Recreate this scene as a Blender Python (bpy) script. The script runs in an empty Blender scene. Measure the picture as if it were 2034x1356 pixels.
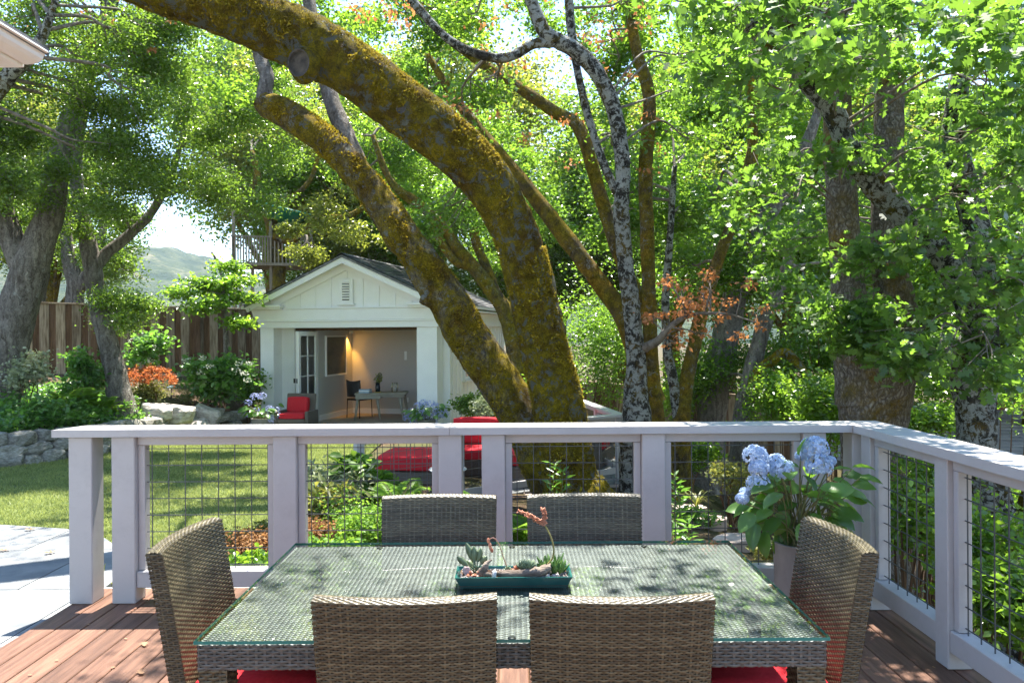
import bpy, bmesh, math, random
import numpy as np
from mathutils import Vector, Matrix, noise

# ------------------------------------------------------------------ camera, sky, sun, exposure
SC = bpy.context.scene
COL = SC.collection
F, CX, CY, CAMH, ROLL = 1550.0, 1017.0, 665.0, 1.612, 0.0064      # photograph pixels (2034 wide)
cam_d = bpy.data.cameras.new("camera"); cam = bpy.data.objects.new("camera", cam_d); COL.objects.link(cam)
cam_d.sensor_width = 36.0; cam_d.lens = F / 2034.0 * 36.0
cam_d.shift_y = -13.0 / 2034.0
cam_d.clip_start = 0.05; cam_d.clip_end = 6000
cam.matrix_world = Matrix.Translation((0, 0, CAMH)) @ Matrix.Rotation(math.radians(90), 4, 'X') @ Matrix.Rotation(-ROLL, 4, 'Z')
SC.camera = cam

SUN_EL, SUN_AZ = math.radians(70), math.radians(9)                 # azimuth from +Y towards +X
W = bpy.data.worlds.new("World"); SC.world = W; W.use_nodes = True
wn = W.node_tree.nodes; wl = W.node_tree.links
bg = wn.get("Background") or wn.new("ShaderNodeBackground")
sky = wn.new("ShaderNodeTexSky"); sky.sky_type = 'NISHITA'; sky.sun_disc = False
sky.sun_elevation = SUN_EL; sky.sun_rotation = SUN_AZ
sky.air_density = 1.0; sky.dust_density = 0.1; sky.ozone_density = 1.6
wl.new(sky.outputs[0], bg.inputs[0]); bg.inputs[1].default_value = 0.11
sd = bpy.data.lights.new("sun", 'SUN'); sd.energy = 5.0; sd.angle = math.radians(0.55); sd.color = (1.0, 0.95, 0.86)
sun = bpy.data.objects.new("sun", sd); COL.objects.link(sun)
to_sun = Vector((math.sin(SUN_AZ) * math.cos(SUN_EL), math.cos(SUN_AZ) * math.cos(SUN_EL), math.sin(SUN_EL)))
sun.rotation_euler = to_sun.to_track_quat('Z', 'Y').to_euler()
sun.location = (0, 0, 30)
vs = SC.view_settings
vs.view_transform = 'Standard'; vs.look = 'None'; vs.gamma = 1.0; vs.use_curve_mapping = False
vs.exposure = 2.0
cy = SC.cycles
cy.use_denoising = True; cy.denoising_prefilter = 'NONE'; cy.max_bounces = 14; cy.diffuse_bounces = 7; cy.glossy_bounces = 3
cy.transmission_bounces = 8; cy.transparent_max_bounces = 12; cy.caustics_reflective = False; cy.caustics_refractive = False
cy.sample_clamp_indirect = 10.0

# ------------------------------------------------------------------ helpers
def at(px, py, d):
    """A point at depth d metres along the picture's line of sight through photo pixel (px, py)."""
    dx, dy = px - CX, py - CY
    u, v = dx - ROLL * dy, dy + ROLL * dx
    return Vector((u * d / F, d, CAMH - v * d / F))

def smooth(a, b, x):
    t = np.clip((np.asarray(x, float) - a) / (b - a), 0, 1)
    return t * t * (3 - 2 * t)

def tag(o, label=None, cat=None, group=None, kind=None):
    if label: o["label"] = label
    if cat: o["category"] = cat
    if group: o["group"] = group
    if kind: o["kind"] = kind
    return o

def thing(name, label, cat, loc=(0, 0, 0), rz=0.0, group=None):
    o = bpy.data.objects.new(name, None); COL.objects.link(o)
    o.empty_display_size = 0.1
    o.location = loc; o.rotation_euler = (0, 0, rz)
    return tag(o, label, cat, group)

def link(name, me, parent=None, loc=None, rot=None, scale=None):
    o = bpy.data.objects.new(name, me); COL.objects.link(o)
    if parent: o.parent = parent
    if loc is not None: o.location = loc
    if rot is not None: o.rotation_euler = rot
    if scale is not None: o.scale = scale
    return o

def copy_tree(o, parent=None):
    c = o.copy(); COL.objects.link(c)
    if parent: c.parent = parent
    for ch in list(o.children):
        copy_tree(ch, c)
    return c

def np_mesh(name, V, Fc, mat=None, smooth_=False):
    """V (n,3) float, Fc (m,k) int: every face with k corners."""
    V = np.ascontiguousarray(V, dtype=np.float32); Fc = np.ascontiguousarray(Fc, dtype=np.int32)
    me = bpy.data.meshes.new(name)
    m, k = Fc.shape
    me.vertices.add(len(V)); me.vertices.foreach_set("co", V.ravel())
    me.loops.add(m * k); me.loops.foreach_set("vertex_index", Fc.ravel())
    me.polygons.add(m); me.polygons.foreach_set("loop_start", np.arange(0, m * k, k, dtype=np.int32))
    me.update(calc_edges=True)
    if smooth_: me.polygons.foreach_set("use_smooth", np.ones(m, dtype=bool))
    if mat: me.materials.append(mat)
    return me

class MB:
    """collects shapes for one mesh"""
    def __init__(s): s.v = []; s.f = []; s.mi = []; s.sm = []
    def add(s, vs_, fs_, mi=0, sm=False):
        b = len(s.v); s.v += [tuple(v) for v in vs_]
        for f in fs_:
            s.f.append(tuple(i + b for i in f)); s.mi.append(mi); s.sm.append(sm)
    def box(s, lo, hi, M=None, mi=0):
        x0, y0, z0 = lo; x1, y1, z1 = hi
        vs_ = [Vector(p) for p in ((x0,y0,z0),(x1,y0,z0),(x1,y1,z0),(x0,y1,z0),(x0,y0,z1),(x1,y0,z1),(x1,y1,z1),(x0,y1,z1))]
        if M is not None: vs_ = [M @ v for v in vs_]
        s.add(vs_, [(0,3,2,1),(4,5,6,7),(0,1,5,4),(1,2,6,5),(2,3,7,6),(3,0,4,7)], mi)
    def tube(s, pts, rad, n=6, mi=0, cap=True, sm=True):
        vs_, fs_ = tube_geo(pts, rad, n)
        b = len(pts)
        if cap: fs_ = fs_ + [tuple(range(n))[::-1], tuple((b - 1) * n + k for k in range(n))]
        s.add(vs_, fs_, mi, sm)
    def lathe(s, prof, n=20, c=(0,0,0), mi=0, sm=True):
        vs_ = []; fs_ = []
        for (r, z) in prof:
            for k in range(n):
                a = 2 * math.pi * k / n
                vs_.append((c[0] + r * math.cos(a), c[1] + r * math.sin(a), c[2] + z))
        for i in range(len(prof) - 1):
            for k in range(n):
                k2 = (k + 1) % n
                fs_.append((i*n+k, i*n+k2, (i+1)*n+k2, (i+1)*n+k))
        s.add(vs_, fs_, mi, sm)
    def prism(s, poly, z0, z1, mi=0):
        n = len(poly)
        vs_ = [(x, y, z0) for x, y in poly] + [(x, y, z1) for x, y in poly]
        fs_ = [tuple(range(n))[::-1], tuple(range(n, 2*n))] + [(i, (i+1) % n, n + (i+1) % n, n + i) for i in range(n)]
        s.add(vs_, fs_, mi)
    def mesh(s, name, mats):
        me = bpy.data.meshes.new(name); me.from_pydata(s.v, [], s.f)
        if not isinstance(mats, (list, tuple)): mats = [mats]
        for m in mats: me.materials.append(m)
        me.polygons.foreach_set("material_index", s.mi); me.polygons.foreach_set("use_smooth", s.sm)
        me.update(); return me
    def build(s, name, mats, parent=None, loc=None, rot=None):
        return link(name, s.mesh(name, mats), parent, loc, rot)

def tube_geo(pts, rad, n):
    pts = [Vector(p) for p in pts]
    vs_, fs_ = [], []
    up = None
    for i, p in enumerate(pts):
        t = (pts[min(i+1, len(pts)-1)] - pts[max(i-1, 0)])
        t = t.normalized() if t.length > 1e-9 else Vector((0,0,1))
        if up is None:
            up = Vector((1,0,0)) if abs(t.x) < 0.9 else Vector((0,1,0))
        a = (up - t * up.dot(t)).normalized(); b = t.cross(a); up = a
        r = rad[i] if hasattr(rad, '__len__') else rad
        for k in range(n):
            th = 2*math.pi*k/n
            vs_.append(p + (a*math.cos(th) + b*math.sin(th)) * r)
    for i in range(len(pts)-1):
        for k in range(n):
            k2 = (k+1) % n
            fs_.append((i*n+k, i*n+k2, (i+1)*n+k2, (i+1)*n+k))
    return vs_, fs_

def bev_box(size, bevel=0.004, seg=1, jitter=0.0, rng=None):
    bm = bmesh.new(); bmesh.ops.create_cube(bm, size=1.0)
    bmesh.ops.scale(bm, vec=size, verts=bm.verts)
    if jitter:
        for v in bm.verts:
            v.co += Vector((rng.uniform(-1,1), rng.uniform(-1,1), rng.uniform(-1,1))) * jitter
    if bevel: bmesh.ops.bevel(bm, geom=list(bm.edges), offset=bevel, segments=seg, affect='EDGES')
    return bm

def board(name, lo, hi, mat, parent=None, bevel=0.004, rot=None, jitter=0.0, rng=None):
    size = [hi[i]-lo[i] for i in range(3)]; c = [(hi[i]+lo[i])/2 for i in range(3)]
    bm = bev_box(size, bevel, 1, jitter, rng)
    me = bpy.data.meshes.new(name); bm.to_mesh(me); bm.free(); me.materials.append(mat)
    return link(name, me, parent, c, rot)

def catmull(P, n_per):
    P = [np.array(p, float) for p in P]
    Q = [2*P[0]-P[1]] + P + [2*P[-1]-P[-2]]
    out = []
    for i in range(1, len(Q)-2):
        for k in range(n_per):
            t = k / n_per
            out.append(0.5*((2*Q[i]) + (Q[i+1]-Q[i-1])*t + (2*Q[i-1]-5*Q[i]+4*Q[i+1]-Q[i+2])*t*t + (3*Q[i]-Q[i-1]-3*Q[i+1]+Q[i+2])*t**3))
    out.append(P[-1]); return out

# ------------------------------------------------------------------ materials
def new_mat(name):
    m = bpy.data.materials.new(name); m.use_nodes = True
    nt = m.node_tree; nt.nodes.clear()
    out = nt.nodes.new("ShaderNodeOutputMaterial")
    return m, nt, out

def nd(nt, typ, **kw):
    n = nt.nodes.new(typ)
    for k, v in kw.items(): setattr(n, k, v)
    return n

def coords(nt, stretch=(1,1,1), rand=True):
    tc = nd(nt, "ShaderNodeTexCoord"); mp = nd(nt, "ShaderNodeMapping")
    mp.inputs["Scale"].default_value = stretch
    nt.links.new(tc.outputs["Object"], mp.inputs["Vector"])
    oi = nd(nt, "ShaderNodeObjectInfo")
    if rand:
        mu = nd(nt, "ShaderNodeMath", operation='MULTIPLY'); mu.inputs[1].default_value = 41.0
        nt.links.new(oi.outputs["Random"], mu.inputs[0])
        cb = nd(nt, "ShaderNodeCombineXYZ")
        for i in range(3): nt.links.new(mu.outputs[0], cb.inputs[i])
        nt.links.new(cb.outputs[0], mp.inputs["Location"])
    return mp.outputs[0], oi

def noise_n(nt, vec, scale, detail=5, rough=0.6, dist=0.0):
    n = nd(nt, "ShaderNodeTexNoise"); n.inputs["Scale"].default_value = scale
    n.inputs["Detail"].default_value = detail; n.inputs["Roughness"].default_value = rough
    n.inputs["Distortion"].default_value = dist
    nt.links.new(vec, n.inputs["Vector"]); return n.outputs["Fac"]

def ramp(nt, fac, stops):
    r = nd(nt, "ShaderNodeValToRGB"); e = r.color_ramp.elements
    while len(e) < len(stops): e.new(0.5)
    for i, (p, c) in enumerate(stops):
        e[i].position = p; e[i].color = (*c, 1) if len(c) == 3 else c
    nt.links.new(fac, r.inputs[0]); return r.outputs[0]

def mixc(nt, fac, a, b, mode='MIX'):
    m = nd(nt, "ShaderNodeMix", data_type='RGBA', blend_type=mode)
    for sock, val in ((m.inputs[0], fac), (m.inputs[6], a), (m.inputs[7], b)):
        if hasattr(val, 'is_linked') or hasattr(val, 'links'): nt.links.new(val, sock)
        elif isinstance(val, (tuple, list)): sock.default_value = (*val, 1) if len(val) == 3 else val
        else: sock.default_value = val
    return m.outputs[2]

def bump_n(nt, h, strength, dist=0.01, nrm=None):
    b = nd(nt, "ShaderNodeBump"); b.inputs["Strength"].default_value = strength; b.inputs["Distance"].default_value = dist
    nt.links.new(h, b.inputs["Height"])
    if nrm is not None: nt.links.new(nrm, b.inputs["Normal"])
    return b.outputs[0]

def prin(nt, out, col, rough=0.6, normal=None, spec=0.5, metal=0.0):
    p = nd(nt, "ShaderNodeBsdfPrincipled")
    if isinstance(col, (tuple, list)): p.inputs["Base Color"].default_value = (*col, 1)
    else: nt.links.new(col, p.inputs["Base Color"])
    if hasattr(rough, 'links'): nt.links.new(rough, p.inputs["Roughness"])
    else: p.inputs["Roughness"].default_value = rough
    p.inputs["Specular IOR Level"].default_value = spec; p.inputs["Metallic"].default_value = metal
    if normal is not None: nt.links.new(normal, p.inputs["Normal"])
    if out is not None: nt.links.new(p.outputs[0], out.inputs[0])
    return p

def pmat(name, c1, c2=None, scale=6.0, stretch=(1,1,1), rough=0.6, bump=0.0, bscale=40.0, objvar=0.0, spec=0.5, detail=6, lo=0.35, hi=0.68, bdist=0.01, metal=0.0):
    m, nt, out = new_mat(name)
    vec, oi = coords(nt, stretch)
    col = c1
    if c2 is not None:
        f = noise_n(nt, vec, scale, detail)
        col = ramp(nt, f, [(lo, c1), (hi, c2)])
    if objvar:
        mr = nd(nt, "ShaderNodeMapRange"); mr.inputs["To Min"].default_value = 1 - objvar; mr.inputs["To Max"].default_value = 1 + objvar
        nt.links.new(oi.outputs["Random"], mr.inputs["Value"])
        hs = nd(nt, "ShaderNodeHueSaturation"); nt.links.new(mr.outputs[0], hs.inputs["Value"])
        if isinstance(col, (tuple, list)): hs.inputs["Color"].default_value = (*col, 1)
        else: nt.links.new(col, hs.inputs["Color"])
        col = hs.outputs[0]
    nrm = bump_n(nt, noise_n(nt, vec, bscale, 6), bump, bdist) if bump else None
    prin(nt, out, col, rough, nrm, spec, metal)
    return m

def leafmat(name, dark, light, trans, tf=0.45, rough=0.38, spec=0.5, pos=(0.0, 1.0)):
    """dark..light: colour of single leaves (random per leaf); trans: colour of light coming through"""
    m, nt, out = new_mat(name)
    g = nd(nt, "ShaderNodeNewGeometry")
    r = g.outputs["Random Per Island"]
    col = ramp(nt, r, [(pos[0], dark), (pos[1], light)])
    tc = ramp(nt, r, [(0.0, tuple(c*0.75 for c in trans)), (1.0, tuple(min(1, c*1.25) for c in trans))])
    p = prin(nt, None, col, rough, None, spec)
    t = nd(nt, "ShaderNodeBsdfTranslucent"); nt.links.new(tc, t.inputs[0])
    mx = nd(nt, "ShaderNodeMixShader"); mx.inputs[0].default_value = tf
    nt.links.new(p.outputs[0], mx.inputs[1]); nt.links.new(t.outputs[0], mx.inputs[2])
    nt.links.new(mx.outputs[0], out.inputs[0])
    return m

def bark(name, base, dark, moss=None, moss_amt=0.5, lichen=None, lichen_amt=0.4, groove=14.0, zst=0.18, bump=0.8, lscale=9.0, mscale=2.6, plates=0.5):
    m, nt, out = new_mat(name)
    tc = nd(nt, "ShaderNodeTexCoord"); ob = tc.outputs["Object"]
    mp = nd(nt, "ShaderNodeMapping"); mp.inputs["Scale"].default_value = (1, 1, zst); nt.links.new(ob, mp.inputs[0])
    wv = nd(nt, "ShaderNodeTexNoise"); wv.inputs["Scale"].default_value = 9.0; wv.inputs["Detail"].default_value = 5; nt.links.new(ob, wv.inputs["Vector"])
    wa = nd(nt, "ShaderNodeVectorMath", operation='MULTIPLY_ADD'); wa.inputs[1].default_value = (0.15, 0.15, 0.04)
    nt.links.new(wv.outputs["Color"], wa.inputs[0]); nt.links.new(mp.outputs[0], wa.inputs[2])
    vo = nd(nt, "ShaderNodeTexVoronoi", feature='DISTANCE_TO_EDGE'); vo.inputs["Scale"].default_value = groove
    nt.links.new(wa.outputs[0], vo.inputs["Vector"])
    gr = ramp(nt, vo.outputs["Distance"], [(0.0, (0,0,0)), (0.30, (1,1,1))])
    st = noise_n(nt, wa.outputs[0], groove*0.9, 7, 0.7)                    # long fissures
    fis = ramp(nt, st, [(0.36, (0,0,0)), (0.60, (1,1,1))])
    pl_ = mixc(nt, plates, fis, gr)
    fine = noise_n(nt, ob, 40.0, 8, 0.75)
    big = noise_n(nt, ob, 2.2, 4, 0.6)
    col = mixc(nt, pl_, dark, base)
    col = mixc(nt, 0.6, col, ramp(nt, fine, [(0.28, (0.25,0.25,0.25)), (0.72, (1.25,1.25,1.25))]), 'MULTIPLY')
    col = mixc(nt, 0.5, col, ramp(nt, big, [(0.3, (0.5,0.47,0.42)), (0.7, (1.2,1.2,1.2))]), 'MULTIPLY')
    h = nd(nt, "ShaderNodeMath", operation='ADD'); nt.links.new(pl_, h.inputs[0]); nt.links.new(fine, h.inputs[1])
    height = h.outputs[0]
    if moss:
        mf = noise_n(nt, ob, mscale, 9, 0.75, 0.4)
        mm = ramp(nt, mf, [(0.60-moss_amt*0.36, (0,0,0)), (0.76-moss_amt*0.36, (1,1,1))])
        mfine = noise_n(nt, ob, 55.0, 8, 0.85)
        mmid = noise_n(nt, ob, 11.0, 6, 0.7)
        mc = ramp(nt, mfine, [(0.30, tuple(c*0.16 for c in moss)), (0.50, tuple(c*0.8 for c in moss)), (0.70, tuple(min(1, c*1.8) for c in moss))])
        mc2 = ramp(nt, mfine, [(0.30, (0.03,0.022,0.004)), (0.50, (0.24,0.145,0.012)), (0.70, (0.52,0.33,0.05))])
        mc = mixc(nt, ramp(nt, noise_n(nt, ob, 3.1, 5, 0.7), [(0.45, (0,0,0)), (0.62, (1,1,1))]), mc, mc2)
        mc = mixc(nt, 0.85, mc, ramp(nt, mmid, [(0.32, (0.24,0.24,0.20)), (0.45, (0.95,0.95,0.9)), (0.60, (1.6,1.6,1.5))]), 'MULTIPLY')
        col = mixc(nt, mm, col, mc)
        h2 = nd(nt, "ShaderNodeMix"); nt.links.new(mm, h2.inputs[0]); nt.links.new(height, h2.inputs[2])
        h3 = nd(nt, "ShaderNodeMath", operation='MULTIPLY_ADD'); h3.inputs[1].default_value = 2.4
        nt.links.new(mfine, h3.inputs[0]); nt.links.new(mmid, h3.inputs[2]); nt.links.new(h3.outputs[0], h2.inputs[3]); height = h2.outputs[0]
    if lichen:
        lf = noise_n(nt, ob, lscale, 10, 0.78, 0.5)
        lm0 = ramp(nt, lf, [(0.60-lichen_amt*0.16, (0,0,0)), (0.64-lichen_amt*0.16, (1,1,1))])
        lp = ramp(nt, noise_n(nt, ob, 1.4, 3), [(0.55-lichen_amt*0.35, (0,0,0)), (0.62-lichen_amt*0.35, (1,1,1))])
        lm = mixc(nt, 1.0, lm0, lp, 'MULTIPLY')
        col = mixc(nt, lm, col, mixc(nt, noise_n(nt, ob, 70, 5, 0.8), tuple(c*0.35 for c in lichen), tuple(min(1, c*1.3) for c in lichen)))
    prin(nt, out, col, 0.92, bump_n(nt, height, bump, 0.025), 0.12)
    return m

MAT = {}
def rail_paint():
    m, nt, out = new_mat("rail_paint")
    vec, oi = coords(nt)
    base = ramp(nt, noise_n(nt, vec, 3.0, 5), [(0.30, (0.41,0.392,0.388)), (0.72, (0.45,0.432,0.425))])
    spots = ramp(nt, noise_n(nt, vec, 16, 9, 0.8, 1.2), [(0.215, (0.35,0.31,0.28)), (0.27, (1,1,1))])
    wash = ramp(nt, noise_n(nt, vec, 7, 8, 0.75), [(0.25, (0.88,0.87,0.86)), (0.5, (1,1,1))])
    col = mixc(nt, 1.0, mixc(nt, 1.0, base, spots, 'MULTIPLY'), wash, 'MULTIPLY')
    nrm = bump_n(nt, noise_n(nt, vec, 45, 7, 0.7), 0.10, 0.005)
    prin(nt, out, col, 0.45, nrm, 0.45); return m
MAT['rail_paint'] = rail_paint()
MAT['cottage_paint'] = pmat("cottage_paint", (0.80,0.79,0.77), (0.84,0.83,0.81), 4, (1,1,1), 0.5, 0.06, 50, 0.02)
MAT['deck'] = pmat("deck_stain", (0.090,0.042,0.026), (0.205,0.105,0.066), 5, (7,0.5,7), 0.5, 0.25, 30, 0.24, 0.4)
MAT['grey_wood'] = pmat("weathered_wood", (0.135,0.095,0.055), (0.36,0.28,0.19), 4, (7,7,0.6), 0.85, 0.4, 30, 0.28, 0.2)
MAT['brown_wood'] = pmat("brown_wood", (0.09,0.05,0.026), (0.17,0.10,0.055), 4, (7,7,0.6), 0.85, 0.4, 30, 0.2, 0.2)
MAT['tree_wood'] = pmat("treehouse_wood", (0.24,0.20,0.15), (0.42,0.36,0.28), 4, (7,7,0.8), 0.85, 0.3, 30, 0.2, 0.2)
MAT['wire'] = pmat("dark_wire", (0.09,0.10,0.11), None, rough=0.4, metal=0.6)
MAT['wire_far'] = pmat("grey_wire", (0.12,0.13,0.13), None, rough=0.4, metal=0.5)
MAT['stone'] = pmat("wall_stone", (0.17,0.155,0.125), (0.42,0.40,0.355), 7, (1,1,1), 0.85, 0.7, 22, 0.22, 0.25, bdist=0.02)
MAT['pale_stone'] = pmat("pale_boulder", (0.30,0.27,0.24), (0.62,0.58,0.53), 5, (1,1,1.6), 0.85, 0.7, 18, 0.12, 0.25, bdist=0.02)
MAT['slab'] = pmat("bluestone", (0.115,0.125,0.135), (0.215,0.222,0.222), 4, (1,1,1), 0.7, 0.25, 60, 0.10, 0.35, 9, 0.30, 0.66)
MAT['step_stone'] = pmat("step_stone", (0.36,0.28,0.24), (0.52,0.43,0.38), 4, (1,1,1), 0.8, 0.3, 30, 0.1, 0.3)
MAT['soil'] = pmat("soil", (0.06,0.035,0.022), (0.14,0.085,0.055), 14, (1,1,1), 0.95, 0.8, 60, 0, 0.1)
MAT['wicker'] = pmat("wicker_strand", (0.064,0.052,0.029), (0.135,0.113,0.068), 26, (1,1,5), 0.36, 0.0, 30, 0.06, 0.5)
MAT['wicker_table'] = pmat("table_strand", (0.070,0.068,0.060), (0.135,0.130,0.118), 26, (1,1,5), 0.4)
MAT['weave_blocker'] = pmat("weave_blocker", (0.032,0.022,0.012), None, rough=0.8)  # dark fill added behind the woven strands so no light passes
MAT['wicker_far'] = pmat("dark_wicker", (0.085,0.07,0.05), (0.15,0.125,0.095), 30, (1,1,6), 0.6, 0.6, 60)
for key_ in ('wicker', 'wicker_table'):
    nt = MAT[key_].node_tree; pr_ = [n for n in nt.nodes if n.type == 'BSDF_PRINCIPLED'][0]; src = pr_.inputs["Base Color"].links[0].from_socket
    g_ = nd(nt, "ShaderNodeNewGeometry")
    var = ramp(nt, g_.outputs["Random Per Island"], [(0.0, (0.62,0.60,0.58)), (0.5, (1,1,1)), (1.0, (1.35,1.33,1.28))])
    nt.links.new(mixc(nt, 1.0, src, var, 'MULTIPLY'), pr_.inputs["Base Color"])
MAT['red'] = pmat("red_fabric", (0.50,0.018,0.028), (0.58,0.03,0.04), 60, (1,1,1), 0.85, 0.15, 200, 0.05, 0.2)
MAT['pot'] = pmat("concrete_pot", (0.16,0.145,0.13), (0.25,0.235,0.215), 5, (1,1,0.5), 0.75, 0.3, 25)
MAT['tray'] = pmat("glazed_tray", (0.012,0.075,0.07), (0.02,0.115,0.10), 8, rough=0.18)
MAT['pebble'] = pmat("pebble", (0.16,0.15,0.16), (0.45,0.42,0.40), 3, rough=0.6, objvar=0.4)
MAT['driftwood'] = pmat("driftwood", (0.10,0.07,0.05), (0.30,0.235,0.18), 8, (1,5,5), 0.85, 0.6, 40)
MAT['interior'] = pmat("interior_paint", (0.47,0.455,0.43), None, rough=0.7)
MAT['trim'] = pmat("trim_paint", (0.75,0.74,0.71), None, rough=0.45)
MAT['floor_wood'] = pmat("cottage_floor", (0.26,0.22,0.17), (0.34,0.29,0.23), 4, (8,1,1), 0.5)
MAT['desk_wood'] = pmat("desk_wood", (0.24,0.22,0.17), (0.36,0.33,0.27), 5, (1,8,1), 0.6)
MAT['black'] = pmat("black_leather", (0.018,0.016,0.015), None, rough=0.5)
MAT['dark_metal'] = pmat("dark_metal", (0.03,0.03,0.03), None, rough=0.4, metal=0.8)
MAT['brass'] = pmat("brass", (0.55,0.48,0.30), None, rough=0.25, metal=1.0)
MAT['white'] = pmat("white_enamel", (0.78,0.78,0.76), None, rough=0.4)
MAT['blue_book'] = pmat("blue_book", (0.30,0.42,0.55), None, rough=0.5)
MAT['yellow'] = pmat("yellow_pencil", (0.6,0.42,0.04), None, rough=0.5)
MAT['art'] = pmat("dark_painting", (0.03,0.038,0.022), (0.11,0.095,0.05), 1.6, (1,1,2), 0.5)
MAT['shingle'] = pmat("roof_shingle", (0.075,0.078,0.085), (0.20,0.20,0.205), 12, (1,1,1), 0.9, 0.5, 50, 0.25, 0.2)
MAT['tarp'] = pmat("green_tarp", (0.0,0.14,0.085), (0.01,0.22,0.14), 6, rough=0.4)
MAT['neigh_roof'] = pmat("pale_shingle", (0.36,0.34,0.335), (0.46,0.44,0.43), 6, rough=0.9, bump=0.4, bscale=40, objvar=0.12)
MAT['brick'] = pmat("brick_red", (0.30,0.10,0.06), (0.40,0.15,0.09), 12, rough=0.9)
MAT['wood_cut'] = pmat("cut_wood", (0.025,0.022,0.02), (0.095,0.078,0.062), 16, (1,1,1), 0.9, 0.6, 40)
MAT['dry_leaf'] = leafmat("dry_leaf", (0.26,0.13,0.06), (0.42,0.26,0.15), (0.4,0.22,0.09), 0.25, 0.7)

def glass_mat(name, tint, f0=0.04, rough=0.0):
    m, nt, out = new_mat(name)
    tr = nd(nt, "ShaderNodeBsdfTransparent"); tr.inputs[0].default_value = (*tint, 1)
    gl = nd(nt, "ShaderNodeBsdfGlossy"); gl.inputs["Roughness"].default_value = rough
    lw_ = nd(nt, "ShaderNodeLayerWeight"); lw_.inputs[0].default_value = 0.5
    pw = nd(nt, "ShaderNodeMath", operation='POWER'); pw.inputs[1].default_value = 5.0
    nt.links.new(lw_.outputs["Facing"], pw.inputs[0])
    mr = nd(nt, "ShaderNodeMapRange"); mr.inputs["To Min"].default_value = f0; mr.inputs["To Max"].default_value = 1.0
    nt.links.new(pw.outputs[0], mr.inputs["Value"])
    mx = nd(nt, "ShaderNodeMixShader"); nt.links.new(mr.outputs[0], mx.inputs[0])
    nt.links.new(tr.outputs[0], mx.inputs[1]); nt.links.new(gl.outputs[0], mx.inputs[2])
    nt.links.new(mx.outputs[0], out.inputs[0]); return m
MAT['glass_top'] = glass_mat("table_glass", (0.93,0.98,0.968), 0.16, 0.012)
m, nt, out = new_mat("table_glass_underside"); tr_ = nd(nt, "ShaderNodeBsdfTransparent"); tr_.inputs[0].default_value = (0.965,0.99,0.982,1); nt.links.new(tr_.outputs[0], out.inputs[0]); MAT['glass_under'] = m
MAT['glass_edge'] = pmat("glass_edge", (0.02,0.20,0.17), None, rough=0.08)
MAT['pane'] = glass_mat("window_glass", (0.93,0.95,0.94), 0.05, 0.0)

# leaves
MAT['lf_live'] = leafmat("leaf_live_oak", (0.010,0.036,0.005), (0.120,0.190,0.030), (0.34,0.55,0.05), 0.40, 0.27, 0.7)
MAT['lf_olive'] = leafmat("leaf_olive_oak", (0.025,0.047,0.007), (0.175,0.205,0.040), (0.50,0.57,0.07), 0.42, 0.30, 0.6)
MAT['lf_bright'] = leafmat("leaf_bright", (0.014,0.055,0.006), (0.120,0.215,0.028), (0.38,0.64,0.05), 0.42, 0.27, 0.65)
MAT['lf_lobed'] = leafmat("leaf_black_oak", (0.008,0.038,0.012), (0.100,0.165,0.035), (0.27,0.50,0.05), 0.40, 0.38, 0.5)
MAT['lf_shade'] = leafmat("leaf_understory", (0.012,0.044,0.006), (0.105,0.185,0.027), (0.34,0.60,0.05), 0.42, 0.27, 0.65)
MAT['lf_orange'] = leafmat("leaf_withered", (0.42,0.15,0.05), (0.62,0.32,0.15), (0.65,0.26,0.08), 0.4, 0.6, 0.2)
MAT['lf_fern'] = leafmat("leaf_fern", (0.06,0.14,0.015), (0.13,0.26,0.03), (0.34,0.56,0.06), 0.42, 0.45, 0.3)
MAT['lf_cover'] = leafmat("leaf_ground_cover", (0.035,0.10,0.020), (0.11,0.23,0.045), (0.26,0.52,0.06), 0.42, 0.33, 0.6)
MAT['lf_pale'] = leafmat("leaf_pale", (0.16,0.20,0.09), (0.46,0.48,0.34), (0.40,0.46,0.20), 0.35, 0.45, 0.4)
MAT['lf_azalea'] = leafmat("leaf_azalea", (0.06,0.10,0.02), (0.18,0.20,0.05), (0.35,0.35,0.06), 0.4, 0.45)
MAT['fl_orange'] = leafmat("flower_orange", (0.36,0.10,0.03), (0.52,0.21,0.09), (0.7,0.22,0.06), 0.4, 0.6, 0.2)
MAT['lf_rust'] = leafmat("leaf_rusty", (0.20,0.10,0.04), (0.42,0.24,0.11), (0.45,0.22,0.08), 0.35, 0.7, 0.2)
MAT['fl_blue'] = leafmat("flower_blue", (0.30,0.43,0.66), (0.72,0.78,0.86), (0.5,0.62,0.82), 0.3, 0.6, 0.2)
MAT['fl_lilac'] = leafmat("flower_lilac", (0.26,0.31,0.66), (0.58,0.62,0.86), (0.45,0.5,0.8), 0.3, 0.6, 0.2)
MAT['fl_white'] = leafmat("flower_white", (0.42,0.46,0.32), (0.66,0.67,0.56), (0.7,0.7,0.6), 0.3, 0.6, 0.2)
MAT['lf_hyd'] = leafmat("leaf_hydrangea", (0.045,0.120,0.025), (0.11,0.22,0.045), (0.30,0.56,0.05), 0.36, 0.33, 0.5)
MAT['grass'] = leafmat("grass_blade", (0.155,0.205,0.052), (0.34,0.375,0.145), (0.42,0.48,0.13), 0.35, 0.5, 0.3)
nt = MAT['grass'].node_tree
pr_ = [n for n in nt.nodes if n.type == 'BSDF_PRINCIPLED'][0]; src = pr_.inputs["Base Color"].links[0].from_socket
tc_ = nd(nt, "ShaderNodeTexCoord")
patch = ramp(nt, noise_n(nt, tc_.outputs["Object"], 1.7, 6, 0.7), [(0.36, (0.55,0.62,0.5)), (0.52, (1,1,1)), (0.68, (1.35,1.22,0.95))])
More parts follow.
